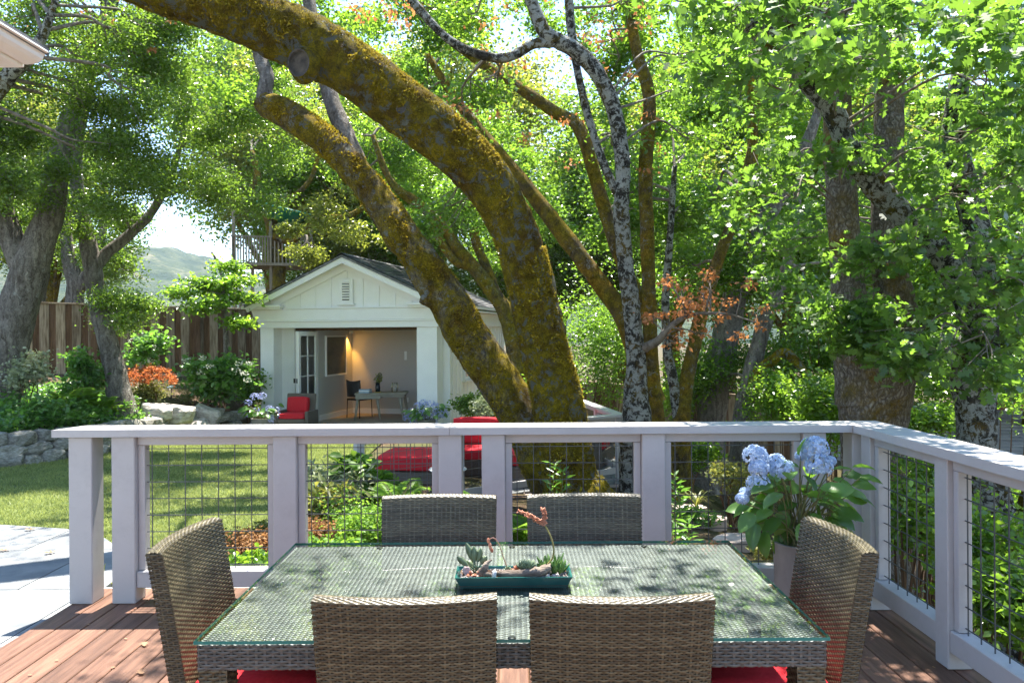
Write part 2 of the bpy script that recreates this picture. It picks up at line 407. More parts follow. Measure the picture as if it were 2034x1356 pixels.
nt.links.new(mixc(nt, 1.0, src, patch, 'MULTIPLY'), pr_.inputs["Base Color"])
MAT['succ'] = leafmat("succulent", (0.075,0.12,0.075), (0.17,0.22,0.12), (0.2,0.3,0.1), 0.12, 0.45, 0.4)
MAT['succ_bright'] = leafmat("succulent_green", (0.07,0.15,0.03), (0.16,0.27,0.07), (0.2,0.35,0.06), 0.15, 0.4, 0.4)
MAT['succ_flower'] = leafmat("succulent_flower", (0.50,0.16,0.08), (0.68,0.34,0.22), (0.6,0.25,0.12), 0.25, 0.6, 0.3)
MAT['stem'] = pmat("green_stem", (0.10,0.13,0.03), (0.22,0.17,0.07), 9, rough=0.6)
MAT['twig'] = pmat("grey_twig", (0.09,0.07,0.05), (0.24,0.21,0.17), 14, rough=0.9)

MAT['bark_moss'] = bark("bark_mossy_oak", (0.20,0.17,0.13), (0.04,0.032,0.02), (0.58,0.44,0.022), 0.86, (0.50,0.51,0.43), 0.48, 20, 0.3, 1.6, 8.0, 3.4, 0.3)
MAT['bark_moss2'] = bark("bark_mossy_lean", (0.33,0.30,0.255), (0.055,0.045,0.034), (0.55,0.41,0.022), 0.58, (0.46,0.47,0.40), 0.3, 22, 0.3, 1.6, 9.0, 2.4, 0.6)
MAT['bark_lichen'] = bark("bark_lichen", (0.10,0.095,0.08), (0.028,0.025,0.02), (0.15,0.125,0.012), 0.28, (0.54,0.55,0.50), 0.72, 26, 0.3, 1.2, 13.0, 2.4, 0.3)
MAT['bark_olive'] = bark("bark_olive", (0.20,0.155,0.09), (0.045,0.034,0.018), (0.235,0.185,0.016), 0.60, (0.36,0.36,0.30), 0.25, 28, 0.16, 1.0, 12.0, 2.4, 0.2)
MAT['bark_plate'] = bark("bark_plated", (0.50,0.45,0.39), (0.11,0.085,0.06), (0.24,0.18,0.05), 0.34, None, 0, 30, 0.30, 1.2, 9.0, 1.6, 0.7)
MAT['bark_grey'] = bark("bark_grey", (0.46,0.42,0.37), (0.12,0.10,0.082), None, 0, (0.48,0.48,0.44), 0.15, 20, 0.12, 1.2, 9.0, 2.0, 0.15)

# ------------------------------------------------------------------ ground
WALL_Y = [7.0, 8.2, 9.3, 10.3, 11.3, 12.6, 14.2, 15.3, 16.2, 16.8, 17.4]
WALL_X = [-15., -12.2, -9.6, -8.0, -7.15, -6.65, -6.45, -6.55, -6.5, -6.1, -5.95]

def ground_z(x, y):
    x = np.asarray(x, float); y = np.asarray(y, float)
    z = -0.12 - 0.026 * (np.clip(y, 5, 16) - 6)
    xw = np.interp(y, WALL_Y, WALL_X)
    d = np.where(y < 7.0, -15 - x, xw - x)
    bank = smooth(0.10, 0.42, d) * 0.42 + np.clip(d, 0, 6) * 0.075 + np.clip(y - 12, 0, 8) * 0.06 * smooth(0.1, 1.5, d)
    z = z + bank
    z = z - 0.22 * smooth(-1.6, 0.6, x) * (y < 16.5)
    z = z - (1.55 * smooth(1.7, 5.2, x) * (1 - 0.55 * smooth(11, 16, y)) + 2.0 * smooth(5, 14, x))
    inside = (y < 5.25) & (x > -2.9) & (x < 2.45)
    z = np.where(inside, np.minimum(z, -0.7), z)
    shed = (y > 15.6) & (y < 24.5) & (x > -6.0) & (x < 1.2)
    z = np.where(shed, np.minimum(z, -0.52), z)
    far = smooth(24, 70, np.hypot(x, y))
    z = z * (1 - far) + (-4.0) * far
    return z

axis = lambda a: np.array(sorted(set([-v for v in a] + list(a))))
xs = np.concatenate([[-2500,-1200,-500,-220,-110,-60,-40,-30,-24,-20], np.arange(-17, 12.01, 0.2), [13,15,18,22,30,42,60,110,220,500,1200,2500]])
ys = np.concatenate([[-2500,-800,-200,-60,-20,-8,-3], np.arange(0, 24.01, 0.2), [25,27,30,35,42,55,75,110,200,400,900,2500]])
GX, GY = np.meshgrid(xs, ys)
GZ = ground_z(GX, GY)
nx, ny = len(xs), len(ys)
rr = np.random.default_rng(3)
GZ = GZ + (rr.random(GZ.shape) - 0.5) * 0.03 * ((np.abs(GX) < 17) & (GY > 0) & (GY < 24))
idx = np.arange(nx * ny).reshape(ny, nx)
FQ = np.stack([idx[:-1,:-1], idx[:-1,1:], idx[1:,1:], idx[1:,:-1]], -1).reshape(-1, 4)
# ground: brown soil and leaf litter
m, nt, out = new_mat("leaf_litter_ground")
vec, oi = coords(nt, (1,1,1), False)
c = ramp(nt, noise_n(nt, vec, 5, 8, 0.7), [(0.32, (0.05,0.032,0.02)), (0.55, (0.115,0.075,0.05)), (0.72, (0.21,0.145,0.10))])
c = mixc(nt, ramp(nt, noise_n(nt, vec, 0.9, 4), [(0.42,(0,0,0)),(0.58,(1,1,1))]), c, (0.085,0.085,0.035))
prin(nt, out, c, 0.95, bump_n(nt, noise_n(nt, vec, 45, 8, 0.75), 0.9, 0.03), 0.1)
MAT['ground'] = m
g = link("ground", np_mesh("ground", np.stack([GX, GY, GZ], -1).reshape(-1,3), FQ, MAT['ground'], True))
tag(g, kind="structure")

# ------------------------------------------------------------------ lawn (turf sheet + blades)
rng = np.random.default_rng(11)
def lawn_right(y):      # bed edge on the right of the lawn
    return np.interp(y, [5.2, 6.4, 7.2, 8.2, 9.5, 11, 13, 15.4], [-3.05, -2.55, -2.2, -1.85, -1.9, -2.2, -2.3, -2.4])
def lawn_left(y):
    return np.interp(y, WALL_Y, WALL_X) - 0.02
PATIO = [(-2.68, 5.02), (-2.72, 5.45), (-2.95, 5.95), (-3.35, 6.4), (-3.85, 6.72), (-4.5, 6.88), (-5.4, 6.9), (-7.2, 6.6), (-7.2, 0.5), (-2.68, 0.5)]
def in_patio(x, y):
    r = np.zeros(np.shape(x), bool); n = len(PATIO); j = n - 1
    for i in range(n):
        xi, yi = PATIO[i]; xj, yj = PATIO[j]
        c = ((yi > y) != (yj > y)) & (x < (xj - xi) * (y - yi) / (yj - yi + 1e-12) + xi)
        r ^= c; j = i
    return r
ly = np.arange(4.9, 15.41, 0.12); nu = 70
LU = np.linspace(0, 1, nu)
LX = np.stack([np.maximum(lawn_left(y), -13) * (1 - LU) + lawn_right(y) * LU for y in ly])
LY = np.repeat(ly[:, None], nu, 1)
LZ = ground_z(np.maximum(LX, np.interp(LY, WALL_Y, WALL_X) + 0.02), LY) + 0.03
idx = np.arange(LX.size).reshape(LX.shape)
FQ = np.stack([idx[:-1,:-1], idx[:-1,1:], idx[1:,1:], idx[1:,:-1]], -1).reshape(-1, 4)
cxm = LX.ravel()[FQ].mean(1); cym = LY.ravel()[FQ].mean(1)
FQ = FQ[~in_patio(cxm, cym)]
MAT['turf'] = pmat("turf", (0.095,0.125,0.04), (0.16,0.19,0.07), 3.0, (1,1,1), 0.9, 0.6, 160, 0, 0.1)
lw = link("lawn", np_mesh("lawn", np.stack([LX, LY, LZ], -1).reshape(-1,3), FQ, MAT['turf'], True)); tag(lw, kind="structure")
NB = 190000
by = 4.9 + (15.4 - 4.9) * rng.random(NB) ** 1.25
bu = rng.random(NB)
bl = np.maximum(lawn_left(by), -0.70 * by - 1.0)
bx = bl * (1 - bu) + lawn_right(by) * bu
k = ~in_patio(bx, by) & (bx > -0.69 * by - 0.4); bx, by = bx[k], by[k]
bz = ground_z(np.maximum(bx, np.interp(by, WALL_Y, WALL_X)+0.02), by) + 0.025
n = len(bx); a = rng.random(n) * 2 * np.pi; hgt = 0.022 + 0.022 * rng.random(n); wd = 0.0035 + 0.0022 * by / 8
lean = 0.5 * rng.standard_normal((n, 2)) * hgt[:, None]
B0 = np.stack([bx - np.cos(a)*wd, by - np.sin(a)*wd, bz], -1); B1 = np.stack([bx + np.cos(a)*wd, by + np.sin(a)*wd, bz], -1)
B2 = np.stack([bx + lean[:,0], by + lean[:,1], bz + hgt], -1)
V = np.stack([B0, B1, B2], 1).reshape(-1, 3)
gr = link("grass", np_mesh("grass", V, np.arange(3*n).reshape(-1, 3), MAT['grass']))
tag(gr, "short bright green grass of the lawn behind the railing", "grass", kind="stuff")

# ------------------------------------------------------------------ stone patio: slabs laid in a bed
def clip_poly(poly, x0, x1, y0, y1):
    def cut(P, inside, inter):
        o = []
        for i in range(len(P)):
            a, b = P[i-1], P[i]
            ia, ib = inside(a), inside(b)
            if ib:
                if not ia: o.append(inter(a, b))
                o.append(b)
            elif ia: o.append(inter(a, b))
        return o
    lx = lambda x: (lambda a, b: (x, a[1] + (b[1]-a[1])*(x-a[0])/(b[0]-a[0])))
    lyy = lambda y: (lambda a, b: (a[0] + (b[0]-a[0])*(y-a[1])/(b[1]-a[1]), y))
    for ins, it in ((lambda p: p[0] >= x0, lx(x0)), (lambda p: p[0] <= x1, lx(x1)), (lambda p: p[1] >= y0, lyy(y0)), (lambda p: p[1] <= y1, lyy(y1))):
        poly = cut(poly, ins, it)
        if len(poly) < 3: return []
    return poly
pat = MB(); pat.prism([(x, y) for x, y in reversed(PATIO)], -0.16, -0.052)
patio = pat.build("patio", pmat("mortar_bed", (0.30,0.30,0.295), (0.38,0.38,0.37), 8, rough=0.9)); tag(patio, kind="structure")
rnd = random.Random(5)
yy = 0.5
while yy < 6.9:
    hh = rnd.choice([0.62, 0.8, 0.95]); xx = -7.2 - rnd.random()*0.5
    while xx < -2.7:
        ww = rnd.choice([0.75, 1.0, 1.25])
        P = clip_poly([(x, y) for x, y in reversed(PATIO)], xx+0.004, xx+ww-0.004, yy+0.004, yy+hh-0.004)
        if len(P) >= 3 and yy > 2.0:
            q = MB(); q.prism(P, -0.050, -0.030 + rnd.uniform(-0.0015, 0.0015)); q.build("slab", MAT['slab'], patio)
        xx += ww
    yy += hh

# ------------------------------------------------------------------ deck of boards
deck = link("deck", (lambda q: (q.box((-2.66, -1.6, -0.30), (2.24, 4.99, -0.034)), q.mesh("deck", MAT['brown_wood']))[1])(MB()))
tag(deck, kind="structure")
x = -2.68; rnd = random.Random(8)
while x < 2.25:
    w_ = 0.139
    board("deck_board", (x, -1.6, -0.032), (x + w_, 5.02 + rnd.uniform(-.002,.002), 0.0 + rnd.uniform(-0.0015, 0.001)), MAT['deck'], deck, 0.004)
    x += w_ + 0.006
board("fascia_board", (-2.68, 5.023, -0.34), (2.25, 5.055, -0.004), MAT['rail_paint'], deck, 0.003)
board("fascia_board", (2.262, -1.6, -0.34), (2.29, 5.055, -0.004), MAT['rail_paint'], deck, 0.003)

# ------------------------------------------------------------------ deck railing
def wire_panel(name, p0, udir, width, z0, z1, parent, mat, sp=0.1016, r=0.0024, off=0.03):
    u = Vector(udir); nrm = Vector((u.y, -u.x, 0)); q = MB()
    def bar(a, b, along_z):
        a = Vector(a); b = Vector(b)
        if along_z:
            vs_ = [a - u*r - nrm*r, a + u*r - nrm*r, a + u*r + nrm*r, a - u*r + nrm*r]
        else:
            zz = Vector((0,0,r)); vs_ = [a - zz - nrm*r, a - zz + nrm*r, a + zz + nrm*r, a + zz - nrm*r]
        d = b - a
        q.add(vs_ + [v + d for v in vs_], [(0,1,5,4),(1,2,6,5),(2,3,7,6),(3,0,4,7)])
    s = off
    while s < width:
        p = Vector(p0) + u * s
        bar((p.x, p.y, z0), (p.x, p.y, z1), True); s += sp
    z = z0 + off * 0.9
    while z < z1:
        a = Vector((p0[0], p0[1], z)) + nrm * (2*r); bar(a, a + u * width, False); z += sp
    return q.build(name, mat, parent)

def X(px, d=4.72): return (px - CX) * d / F
PF, PB = 4.72, 4.86          # post front / back faces
railing = thing("deck_railing", "white timber railing with wire grid panels running across behind the dining table", "railing", (0, 4.79, 0))
def rb(name, lo, hi, bevel=0.004, par=railing):
    o = Vector(par.location)
    return board(name, [lo[i]-o[i] for i in range(3)], [hi[i]-o[i] for i in range(3)], MAT['rail_paint'], par, bevel)
posts = {'A': 134, 'B': 219, 'C': 540, 'D': 869, 'E': 955, 'F': 1274, 'G': 1594}
PXs = {}
for k_, px in posts.items():
    x0 = X(px); PXs[k_] = (x0, x0 + 0.141)
    rb("post", (x0, PF, 0.001), (x0 + 0.141, PB, 1.010), 0.005)
PXs['H'] = (2.055, 2.195)
rb("post", (2.055, PF, 0.001), (2.195, PB, 1.010), 0.005)
# cap with a mitred corner
cap = MB()
o = Vector(railing.location)
y0c, y1c = 4.695, 4.935
jx = PXs['D'][0] + 0.07                                     # butt joint over a post
for pl, zt in (([(-2.775, y0c), (jx - 0.0012, y0c), (jx - 0.0012, y1c), (-2.70, y1c)], 1.057), ([(jx + 0.0012, y0c + 0.001), (2.045, y0c + 0.001), (2.285, y1c + 0.001), (jx + 0.0012, y1c + 0.001)], 1.0562)):
    cap = MB(); cap.prism([(a - o.x, b - o.y) for a, b in pl], 1.012, zt)
    cap.build("cap_rail", MAT['rail_paint'], railing)
bays = [('B','C'), ('C','D'), ('E','F'), ('F','G')]
for a_, b_ in bays:
    xa, xb = PXs[a_][1] + 0.001, PXs[b_][0] - 0.001
    rb("top_rail", (xa, 4.755, 0.955), (xb, 4.835, 1.009), 0.003)
    rb("bottom_rail", (xa, 4.735, 0.092), (xb, 4.845, 0.192), 0.004)
    rb("panel_stile", (xa, 4.762, 0.194), (xa + 0.042, 4.828, 0.953), 0.003)
    rb("panel_stile", (xb - 0.042, 4.762, 0.194), (xb, 4.828, 0.953), 0.003)
    wire_panel("wire_panel", (xa + 0.042 - o.x, 4.795 - o.y, 0), (1,0,0), xb - xa - 0.084, 0.190, 0.957, railing, MAT['wire'])

side = thing("deck_side_railing", "white timber railing with wire grid panels along the right edge of the deck", "railing", (2.13, 3.2, 0))
o2 = Vector(side.location)
cap2 = MB(); cap2.prism([(a - o2.x, b - o2.y) for a, b in [(2.0475, 4.692), (2.0475, 0.3), (2.2875, 0.3), (2.2875, 4.932)]], 1.012, 1.057)
cap2.build("cap_rail", MAT['rail_paint'], side)
SP = [4.530, 3.725, 2.45, 1.2, 0.35]
for y in SP: rb("post", (2.072, y, 0.001), (2.192, y + 0.115, 1.010), 0.005, side)
for i in range(len(SP) - 1):
    yb, ya = SP[i] - 0.001, SP[i+1] + 0.116
    rb("top_rail", (2.098, ya, 0.955), (2.168, yb, 1.009), 0.003, side)
    rb("bottom_rail", (2.080, ya, 0.085), (2.180, yb, 0.190), 0.004, side)
    rb("panel_stile", (2.100, ya, 0.192), (2.164, ya + 0.042, 0.953), 0.003, side)
    rb("panel_stile", (2.100, yb - 0.042, 0.192), (2.164, yb, 0.953), 0.003, side)
    wire_panel("wire_panel", (2.128 - o2.x, ya + 0.042 - o2.y, 0), (0,1,0), yb - ya - 0.084, 0.188, 0.957, side, MAT['wire'])

# ------------------------------------------------------------------ retaining wall of stones
def stone_mesh(seed, mat, sub=2):
    bm = bmesh.new(); bmesh.ops.create_icosphere(bm, subdivisions=sub, radius=1.0)
    sv = Vector((seed*7.3, seed*3.1, seed*1.7))
    for v in bm.verts:
        c = v.co
        p = Vector([math.copysign(abs(t)**0.62, t) for t in c]) * 0.60
        p *= 1 + 0.22 * noise.noise(c * 1.3 + sv) + 0.10 * noise.noise(c * 3.1 + sv)
        v.co = p
    me = bpy.data.meshes.new("stone"); bm.to_mesh(me); bm.free(); me.materials.append(mat); return me
SM = [stone_mesh(i, MAT['stone']) for i in range(9)]
BM_ = [stone_mesh(20 + i, MAT['pale_stone'], 3) for i in range(4)]
wallth = thing("stone_wall", "low dry stone retaining wall curving along the left edge of the lawn", "stone wall", (-7.2, 11.2, float(ground_z(-7.0, 11.2))))
wo = Vector(wallth.location)
rnd = random.Random(21)
dense_y = np.arange(8.4, 17.3, 0.02); dense_x = np.interp(dense_y, WALL_Y, WALL_X)
seg = np.hypot(np.diff(dense_x), np.diff(dense_y)); S = np.concatenate([[0], np.cumsum(seg)])
for course in range(3):
    s = rnd.random() * 0.2; zc = 0.02 + course * 0.155
    while s < S[-1]:
        w_ = rnd.uniform(0.24, 0.55); hh = rnd.uniform(0.16, 0.21)
        sm = s + w_/2
        if sm > S[-1]: break
        x = float(np.interp(sm, S, dense_x)); y = float(np.interp(sm, S, dense_y))
        x2 = float(np.interp(sm+.1, S, dense_x)); y2 = float(np.interp(sm+.1, S, dense_y))
        ang = math.atan2(y2 - y, x2 - x)
        nx_, ny_ = -math.sin(ang), math.cos(ang)          # towards the bank
        if nx_ > 0: nx_, ny_ = -nx_, -ny_
        gz = float(ground_z(x + 0.15, y)); back = 0.04 + 0.045 * course
        link("stone", rnd.choice(SM), wallth, (x + nx_*back - wo.x, y + ny_*back - wo.y, gz + zc + hh*0.36 - wo.z),
             (rnd.uniform(-.12,.12), rnd.uniform(-.14,.14), ang + rnd.uniform(-.1,.1)), (w_*0.92, 0.30, hh*0.98))
        s += w_
# pale boulders lying on the bank at the bend
for i, (px, py, d, sx, sz) in enumerate([(345, 832, 15.0, 0.62, 0.30), (395, 826, 15.6, 0.40, 0.34), (312, 838, 14.6, 0.40, 0.22), (405, 812, 16.2, 0.3, 0.34)]):
    p = at(px, py, d)
    b = link("boulder", BM_[i], None, (p.x, p.y, float(ground_z(p.x - 0.35, p.y)) + sz*0.30), (0.1*i, 0.08, 0.5*i), (sx, 0.5, sz*1.1))
    tag(b, ["largest pale boulder lying on the bank at the bend of the stone wall", "upright pale boulder at the end of the stone wall near the cottage",
            "flat pale boulder at the left end of the boulders on the bank", "small pale boulder behind the upright one beside the stone wall"][i], "boulder", "boulders on the bank")

# ------------------------------------------------------------------ board fences
def fence(name, label, p0, p1, zb0, zb1, h, post_at, pitch=0.335, seed=1):
    p0 = Vector((*p0, 0)); p1 = Vector((*p1, 0)); L = (p1 - p0).length
    ang = math.atan2(p1.y - p0.y, p1.x - p0.x)
    root = thing(name, label, "fence", (p0.x, p0.y, zb0), ang)
    rnd = random.Random(seed); n = int(L / pitch)
    slope = (zb1 - zb0) / L
    shared = {}
    def piece(nm, key, size, loc, mat):
        if key not in shared:
            bm = bev_box(size, 0.004); me = bpy.data.meshes.new(nm); bm.to_mesh(me); bm.free(); me.materials.append(mat); shared[key] = me
        return link(nm, shared[key], root, loc)
    for i in range(n):
        s = i * pitch
        piece("board", "f", (0.195, 0.018, h), (s + 0.10 + rnd.uniform(-.01,.01), -0.022, slope*s + h/2 + rnd.uniform(-.006,.006)), MAT['grey_wood'])
        piece("board", "b", (0.17, 0.018, h - 0.02), (s + 0.10 + pitch/2, 0.012, slope*s + h/2), MAT['brown_wood'])
    nseg = max(1, int(L / 2.4))
    for k in range(nseg):
        s = (k + 0.5) * L / nseg
        q = piece("top_cap", "c%d" % k, (L/nseg - 0.004, 0.12, 0.035), (s, -0.005, slope*s + h + 0.019), MAT['grey_wood'])
        q.rotation_euler = (0, -math.atan(slope), 0)
        q = piece("rail", "r%d" % k, (L/nseg - 0.004, 0.035, 0.08), (s, -0.052, slope*s + 0.10), MAT['grey_wood'])
        q.rotation_euler = (0, -math.atan(slope), 0)
    for s in post_at:
        piece("post", "p", (0.13, 0.11, h + 0.14), (s, -0.088, slope*s + (h + 0.14)/2), MAT['brown_wood'])
    return root
pA = at(-60, 700, 17.5); pB = at(530, 700, 20.2)
zA = at(-60, 597, 17.5).z - 1.78; zB = at(530, 615, 20.2).z - 1.78
LF = math.hypot(pB.x-pA.x, pB.y-pA.y)
fence("board_fence", "tall weathered board fence with dark posts behind the left garden bank", (pA.x, pA.y), (pB.x, pB.y), zA, zB, 1.76, [LF*0.385, LF*0.04, LF*0.74], seed=4)
pC = at(990, 800, 17.8); pD = at(1640, 800, 16.6)
fence("board_fence", "weathered board fence seen low between the trunks right of the cottage", (pC.x, pC.y), (pD.x, pD.y), at(990, 742, 17.8).z - 1.85, at(1640, 800, 16.6).z - 1.85, 1.83, [2.4, 5.0], seed=6)

# ------------------------------------------------------------------ garden cottage
TH = math.radians(13.3); FZ = -0.36
cot = thing("garden_cottage", "white garden cottage with gable front and wide open folding doors", "cottage", (-5.80, 17.98, FZ), -TH)
CW = 4.30
def cb(name, lo, hi, mat=None, bevel=0.004, par=None):
    """box in the cottage's own axes: x along the front, y to the back, z up from the floor"""
    par = par or cot
    off = Vector((0,0,0)) if par is cot else Vector(par.location)
    return board(name, [lo[i]-off[i] for i in range(3)], [hi[i]-off[i] for i in range(3)], mat or MAT['cottage_paint'], par, bevel)
cb("foundation", (-0.02, 0.0, -0.35), (4.44, 5.3, -0.062), MAT['stone'], 0)
cb("floor", (0.0, 0.0, -0.06), (4.40, 5.25, 0.0), MAT['floor_wood'], 0)
cb("column", (0.0, 0.0, 0.001), (0.335, 0.375, 2.16))
cb("column", (3.815, 0.0, 0.001), (4.28, 0.40, 2.16))
cb("wall", (0.0, 0.377, 0.001), (0.66, 0.47, 2.16))                       # front wall left of the doors
cb("wall", (0.0, 0.472, 0.001), (0.09, 5.2, 2.36))                        # left side wall
rw = cb("wall", (4.30, 0.402, 0.001), (4.42, 5.2, 2.36))                  # right side wall
cb("wall", (0.092, 5.1, 0.001), (4.298, 5.2, 2.36))
cb("wall", (3.86, 0.404, 0.001), (4.298, 0.5, 2.16))
y = 0.62
while y < 5.15:                                                           # battens of the right side wall
    cb("batten", (4.421, y, 0.05), (4.437, y + 0.045, 2.36), None, 0.003); y += 0.30
cb("corner_board", (4.42, 0.40, 0.02), (4.445, 0.52, 2.36), None, 0.003)
cb("corner_board", (4.42, 5.08, 0.02), (4.445, 5.2, 2.36), None, 0.003)
# entablature
cb("architrave", (-0.03, -0.025, 2.161), (4.32, 0.40, 2.30))
cb("architrave_lip", (-0.05, -0.05, 2.302), (4.34, 0.40, 2.335), None, 0.003)
cb("frieze", (-0.07, -0.04, 2.337), (4.36, 0.40, 2.585))
cb("eave_frieze", (4.424, 0.402, 2.20), (4.50, 5.22, 2.52), None, 0.003)
EW = 2.62                                                                 # eave height
RISE, MID = 1.09, 2.15
HALF = 2.42
slope = math.atan2(RISE, HALF)
# cornice returns
for x0, x1 in ((-0.26, 0.62), (3.66, 4.56)):
    cb("cornice_return", (x0 + 0.04, -0.16, 2.587), (x1 - 0.03, 0.10, 2.632), None, 0.004)
    cb("cornice_return", (x0, -0.20, 2.634), (x1, 0.10, 2.684), None, 0.006)
cb("pediment_sill", (0.622, -0.055, 2.587), (3.658, 0.06, 2.622), None, 0.003)
# gable wall
q = MB(); zb_ = 2.585
tri = [(0.12, 2.586), (4.18, 2.586), (MID, 2.586 + (4.18-0.12)/2*math.tan(slope))]
q.add([(x, 0.02, z) for x, z in tri] + [(x, 0.12, z) for x, z in tri], [(0,1,2), (5,4,3), (0,3,4,1), (1,4,5,2), (2,5,3,0)])
gable = q.build("gable_wall", MAT['cottage_paint'], cot)
for i in range(-5, 6):                                                    # gable battens
    x = MID + i * 0.385
    top = 2.586 + (2.03 - abs(x - MID)) * math.tan(slope) - 0.05
    if top - 2.63 > 0.05 and i != 0:
        cb("batten", (x - 0.02, 0.004, 2.624), (x + 0.02, 0.019, top), None, 0.003)
cb("batten", (MID - 0.02, 0.004, 3.26), (MID + 0.02, 0.019, 3.46), None, 0.003)
# louvred vent
vent = cb("vent_frame", (MID - 0.17, -0.03, 2.70), (MID + 0.17, 0.0, 3.24), None, 0.004)
vo_ = Vector(vent.location)
q = MB(); q.box((-0.085, -0.0185, -0.20), (0.085, -0.0165, 0.21)); q.build("vent_opening", MAT['dark_metal'], vent)
for i in range(7):
    z = -0.17 + i * 0.058
    s_ = board("slat", (-0.088, -0.042, z - 0.006), (0.088, -0.018, z + 0.03), MAT['cottage_paint'], vent, 0.002, rot=(0.5, 0, 0))
board("vent_sill", (MID - 0.21, -0.06, 2.662), (MID + 0.21, 0.02, 2.698), MAT['cottage_paint'], cot, 0.004)
# roof: two sloping decks, raking boards and shingles in courses
q = MB(); OV0, OV1 = -0.24, 5.42
RZ = EW + 0.06
def rpt(side, t, y, lift=0.0):
    """t = 0 at the eave, 1 at the ridge"""
    x = MID + side * HALF * (1 - t); z = RZ + RISE * t
    return Vector((x + side*math.sin(slope)*lift, y, z + math.cos(slope)*lift))
for sd_ in (-1, 1):
    a = [rpt(sd_, 0, OV0), rpt(sd_, 0, OV1), rpt(sd_, 1, OV1), rpt(sd_, 1, OV0)]
    b = [v + Vector((0, 0, -0.05)) for v in a]
    q.add(a + b, [(0,1,2,3), (7,6,5,4), (0,4,5,1), (1,5,6,2), (2,6,7,3), (3,7,4,0)])
roof = q.build("roof", MAT['shingle'], cot)
rnd = random.Random(3)
q = MB(); NC = 18                                                         # shingles: thin tabs, too small to pick apart
for sd_ in (-1, 1):
    for c in range(NC):
        y = OV0 - 0.01 - rnd.random() * 0.2
        while y < OV1:
            w_ = rnd.uniform(0.16, 0.30); y1 = min(y + w_ - 0.006, OV1 + 0.01); y0_ = max(y, OV0 - 0.012)
            if y1 > y0_ + 0.02:
                t0, t1 = c / NC, min(1.0, (c + 1.25) / NC)
                l0 = 0.022 + rnd.uniform(0, 0.008); l1 = 0.006
                A = [rpt(sd_, t0 - 0.004, y0_, l0), rpt(sd_, t0 - 0.004, y1, l0), rpt(sd_, t1, y1, l1), rpt(sd_, t1, y0_, l1)]
                B = [v + Vector((0,0,-0.012)) for v in A[:2]]
                q.add(A + B, [(0,1,2,3) if sd_ > 0 else (3,2,1,0), (0,4,5,1) if sd_ > 0 else (1,5,4,0)])
            y += w_
shg = q.build("shingles", MAT['shingle'], roof); tag(shg, kind="stuff")
# per tab colour
m, nt, out = new_mat("shingle_tabs"); g_ = nd(nt, "ShaderNodeNewGeometry"); vec, oi = coords(nt)
cc = ramp(nt, g_.outputs["Random Per Island"], [(0, (0.075,0.078,0.088)), (0.6, (0.15,0.15,0.16)), (1, (0.235,0.23,0.23))])
cc = mixc(nt, 0.4, cc, ramp(nt, noise_n(nt, vec, 40, 5), [(0.3,(0.5,0.5,0.5)),(0.7,(1,1,1))]), 'MULTIPLY')
prin(nt, out, cc, 0.9, None, 0.2); MAT['tabs'] = m; shg.data.materials[0] = m
q = MB()
for k in range(24):
    y = OV0 + k*(OV1-OV0)/24
    for sd_ in (-1, 1):
        A = [rpt(sd_, 0.955, y, 0.035), rpt(sd_, 0.955, y + 0.235, 0.035), Vector((MID, y + 0.235, RZ+RISE+0.045)), Vector((MID, y, RZ+RISE+0.045))]
        q.add(A, [(0,1,2,3) if sd_ > 0 else (3,2,1,0)])
rc = q.build("ridge_cap", MAT['tabs'], roof)
# raking cornice boards on the gable
def rake(name, y0_, y1_, d0, d1, t_end=1.0):
    for sd_ in (-1, 1):
        q = MB()
        a0, a1 = rpt(sd_, 0.0, y0_, -d0), rpt(sd_, 1, y0_, -d0)
        b0, b1 = rpt(sd_, 0.0, y0_, -d1), rpt(sd_, 1, y0_, -d1)
        a1.x = b1.x = MID; a1.z = RZ + RISE - d0/math.cos(slope); b1.z = RZ + RISE - d1/math.cos(slope)
        vs_ = [a0, a1, b1, b0]; dy = Vector((0, y1_-y0_, 0))
        q.add(vs_ + [v + dy for v in vs_], [(0,1,2,3), (7,6,5,4), (0,4,5,1), (3,2,6,7), (0,3,7,4), (1,5,6,2)])
        q.build(name, MAT['cottage_paint'], cot)
rake("barge_board", -0.225, -0.19, 0.052, 0.17)
rake("raking_soffit", -0.188, 0.0, 0.052, 0.075)
rake("raking_frieze", -0.02, 0.003, 0.082, 0.30)
# right eave: soffit, gutter, downspout
cb("soffit", (4.30, 0.40, 2.525), (4.66, 5.22, 2.56), None, 0.002)
gut = MB(); gut.box((4.57, -0.18, 2.60), (4.68, 5.42, 2.665)); gut.build("gutter", MAT['cottage_paint'], cot)
gut = MB(); gut.box((-0.38, -0.18, 2.60), (-0.27, 5.42, 2.665)); gut.build("gutter", MAT['cottage_paint'], cot)
dsp = MB(); dsp.tube([(4.62, 5.3, 2.6), (4.60, 5.28, 2.45), (4.50, 5.16, 2.30), (4.485, 5.14, 2.2), (4.485, 5.14, 0.0)], 0.035, 8); dsp.build("downspout", MAT['cottage_paint'], cot)
sv_ = cb("eave_vent", (4.502, 1.9, 2.30), (4.508, 2.3, 2.42), MAT['dark_metal'], 0)
# side window
win = cb("window", (4.421, 1.45, 0.92), (4.47, 2.35, 1.92), MAT['trim'], 0.004)
w0 = Vector(win.location)
for j in range(2):
    q = MB(); q.box((0.0255, -0.37 + j*0.38, -0.42), (0.0275, -0.02 + j*0.38, 0.42)); q.build("pane", pmat("dark_pane_%d" % j, (0.05,0.065,0.06), None, rough=0.05), win)
cb("window_sill", (4.421, 1.38, 0.872), (4.53, 2.42, 0.918), MAT['trim'], 0.004)
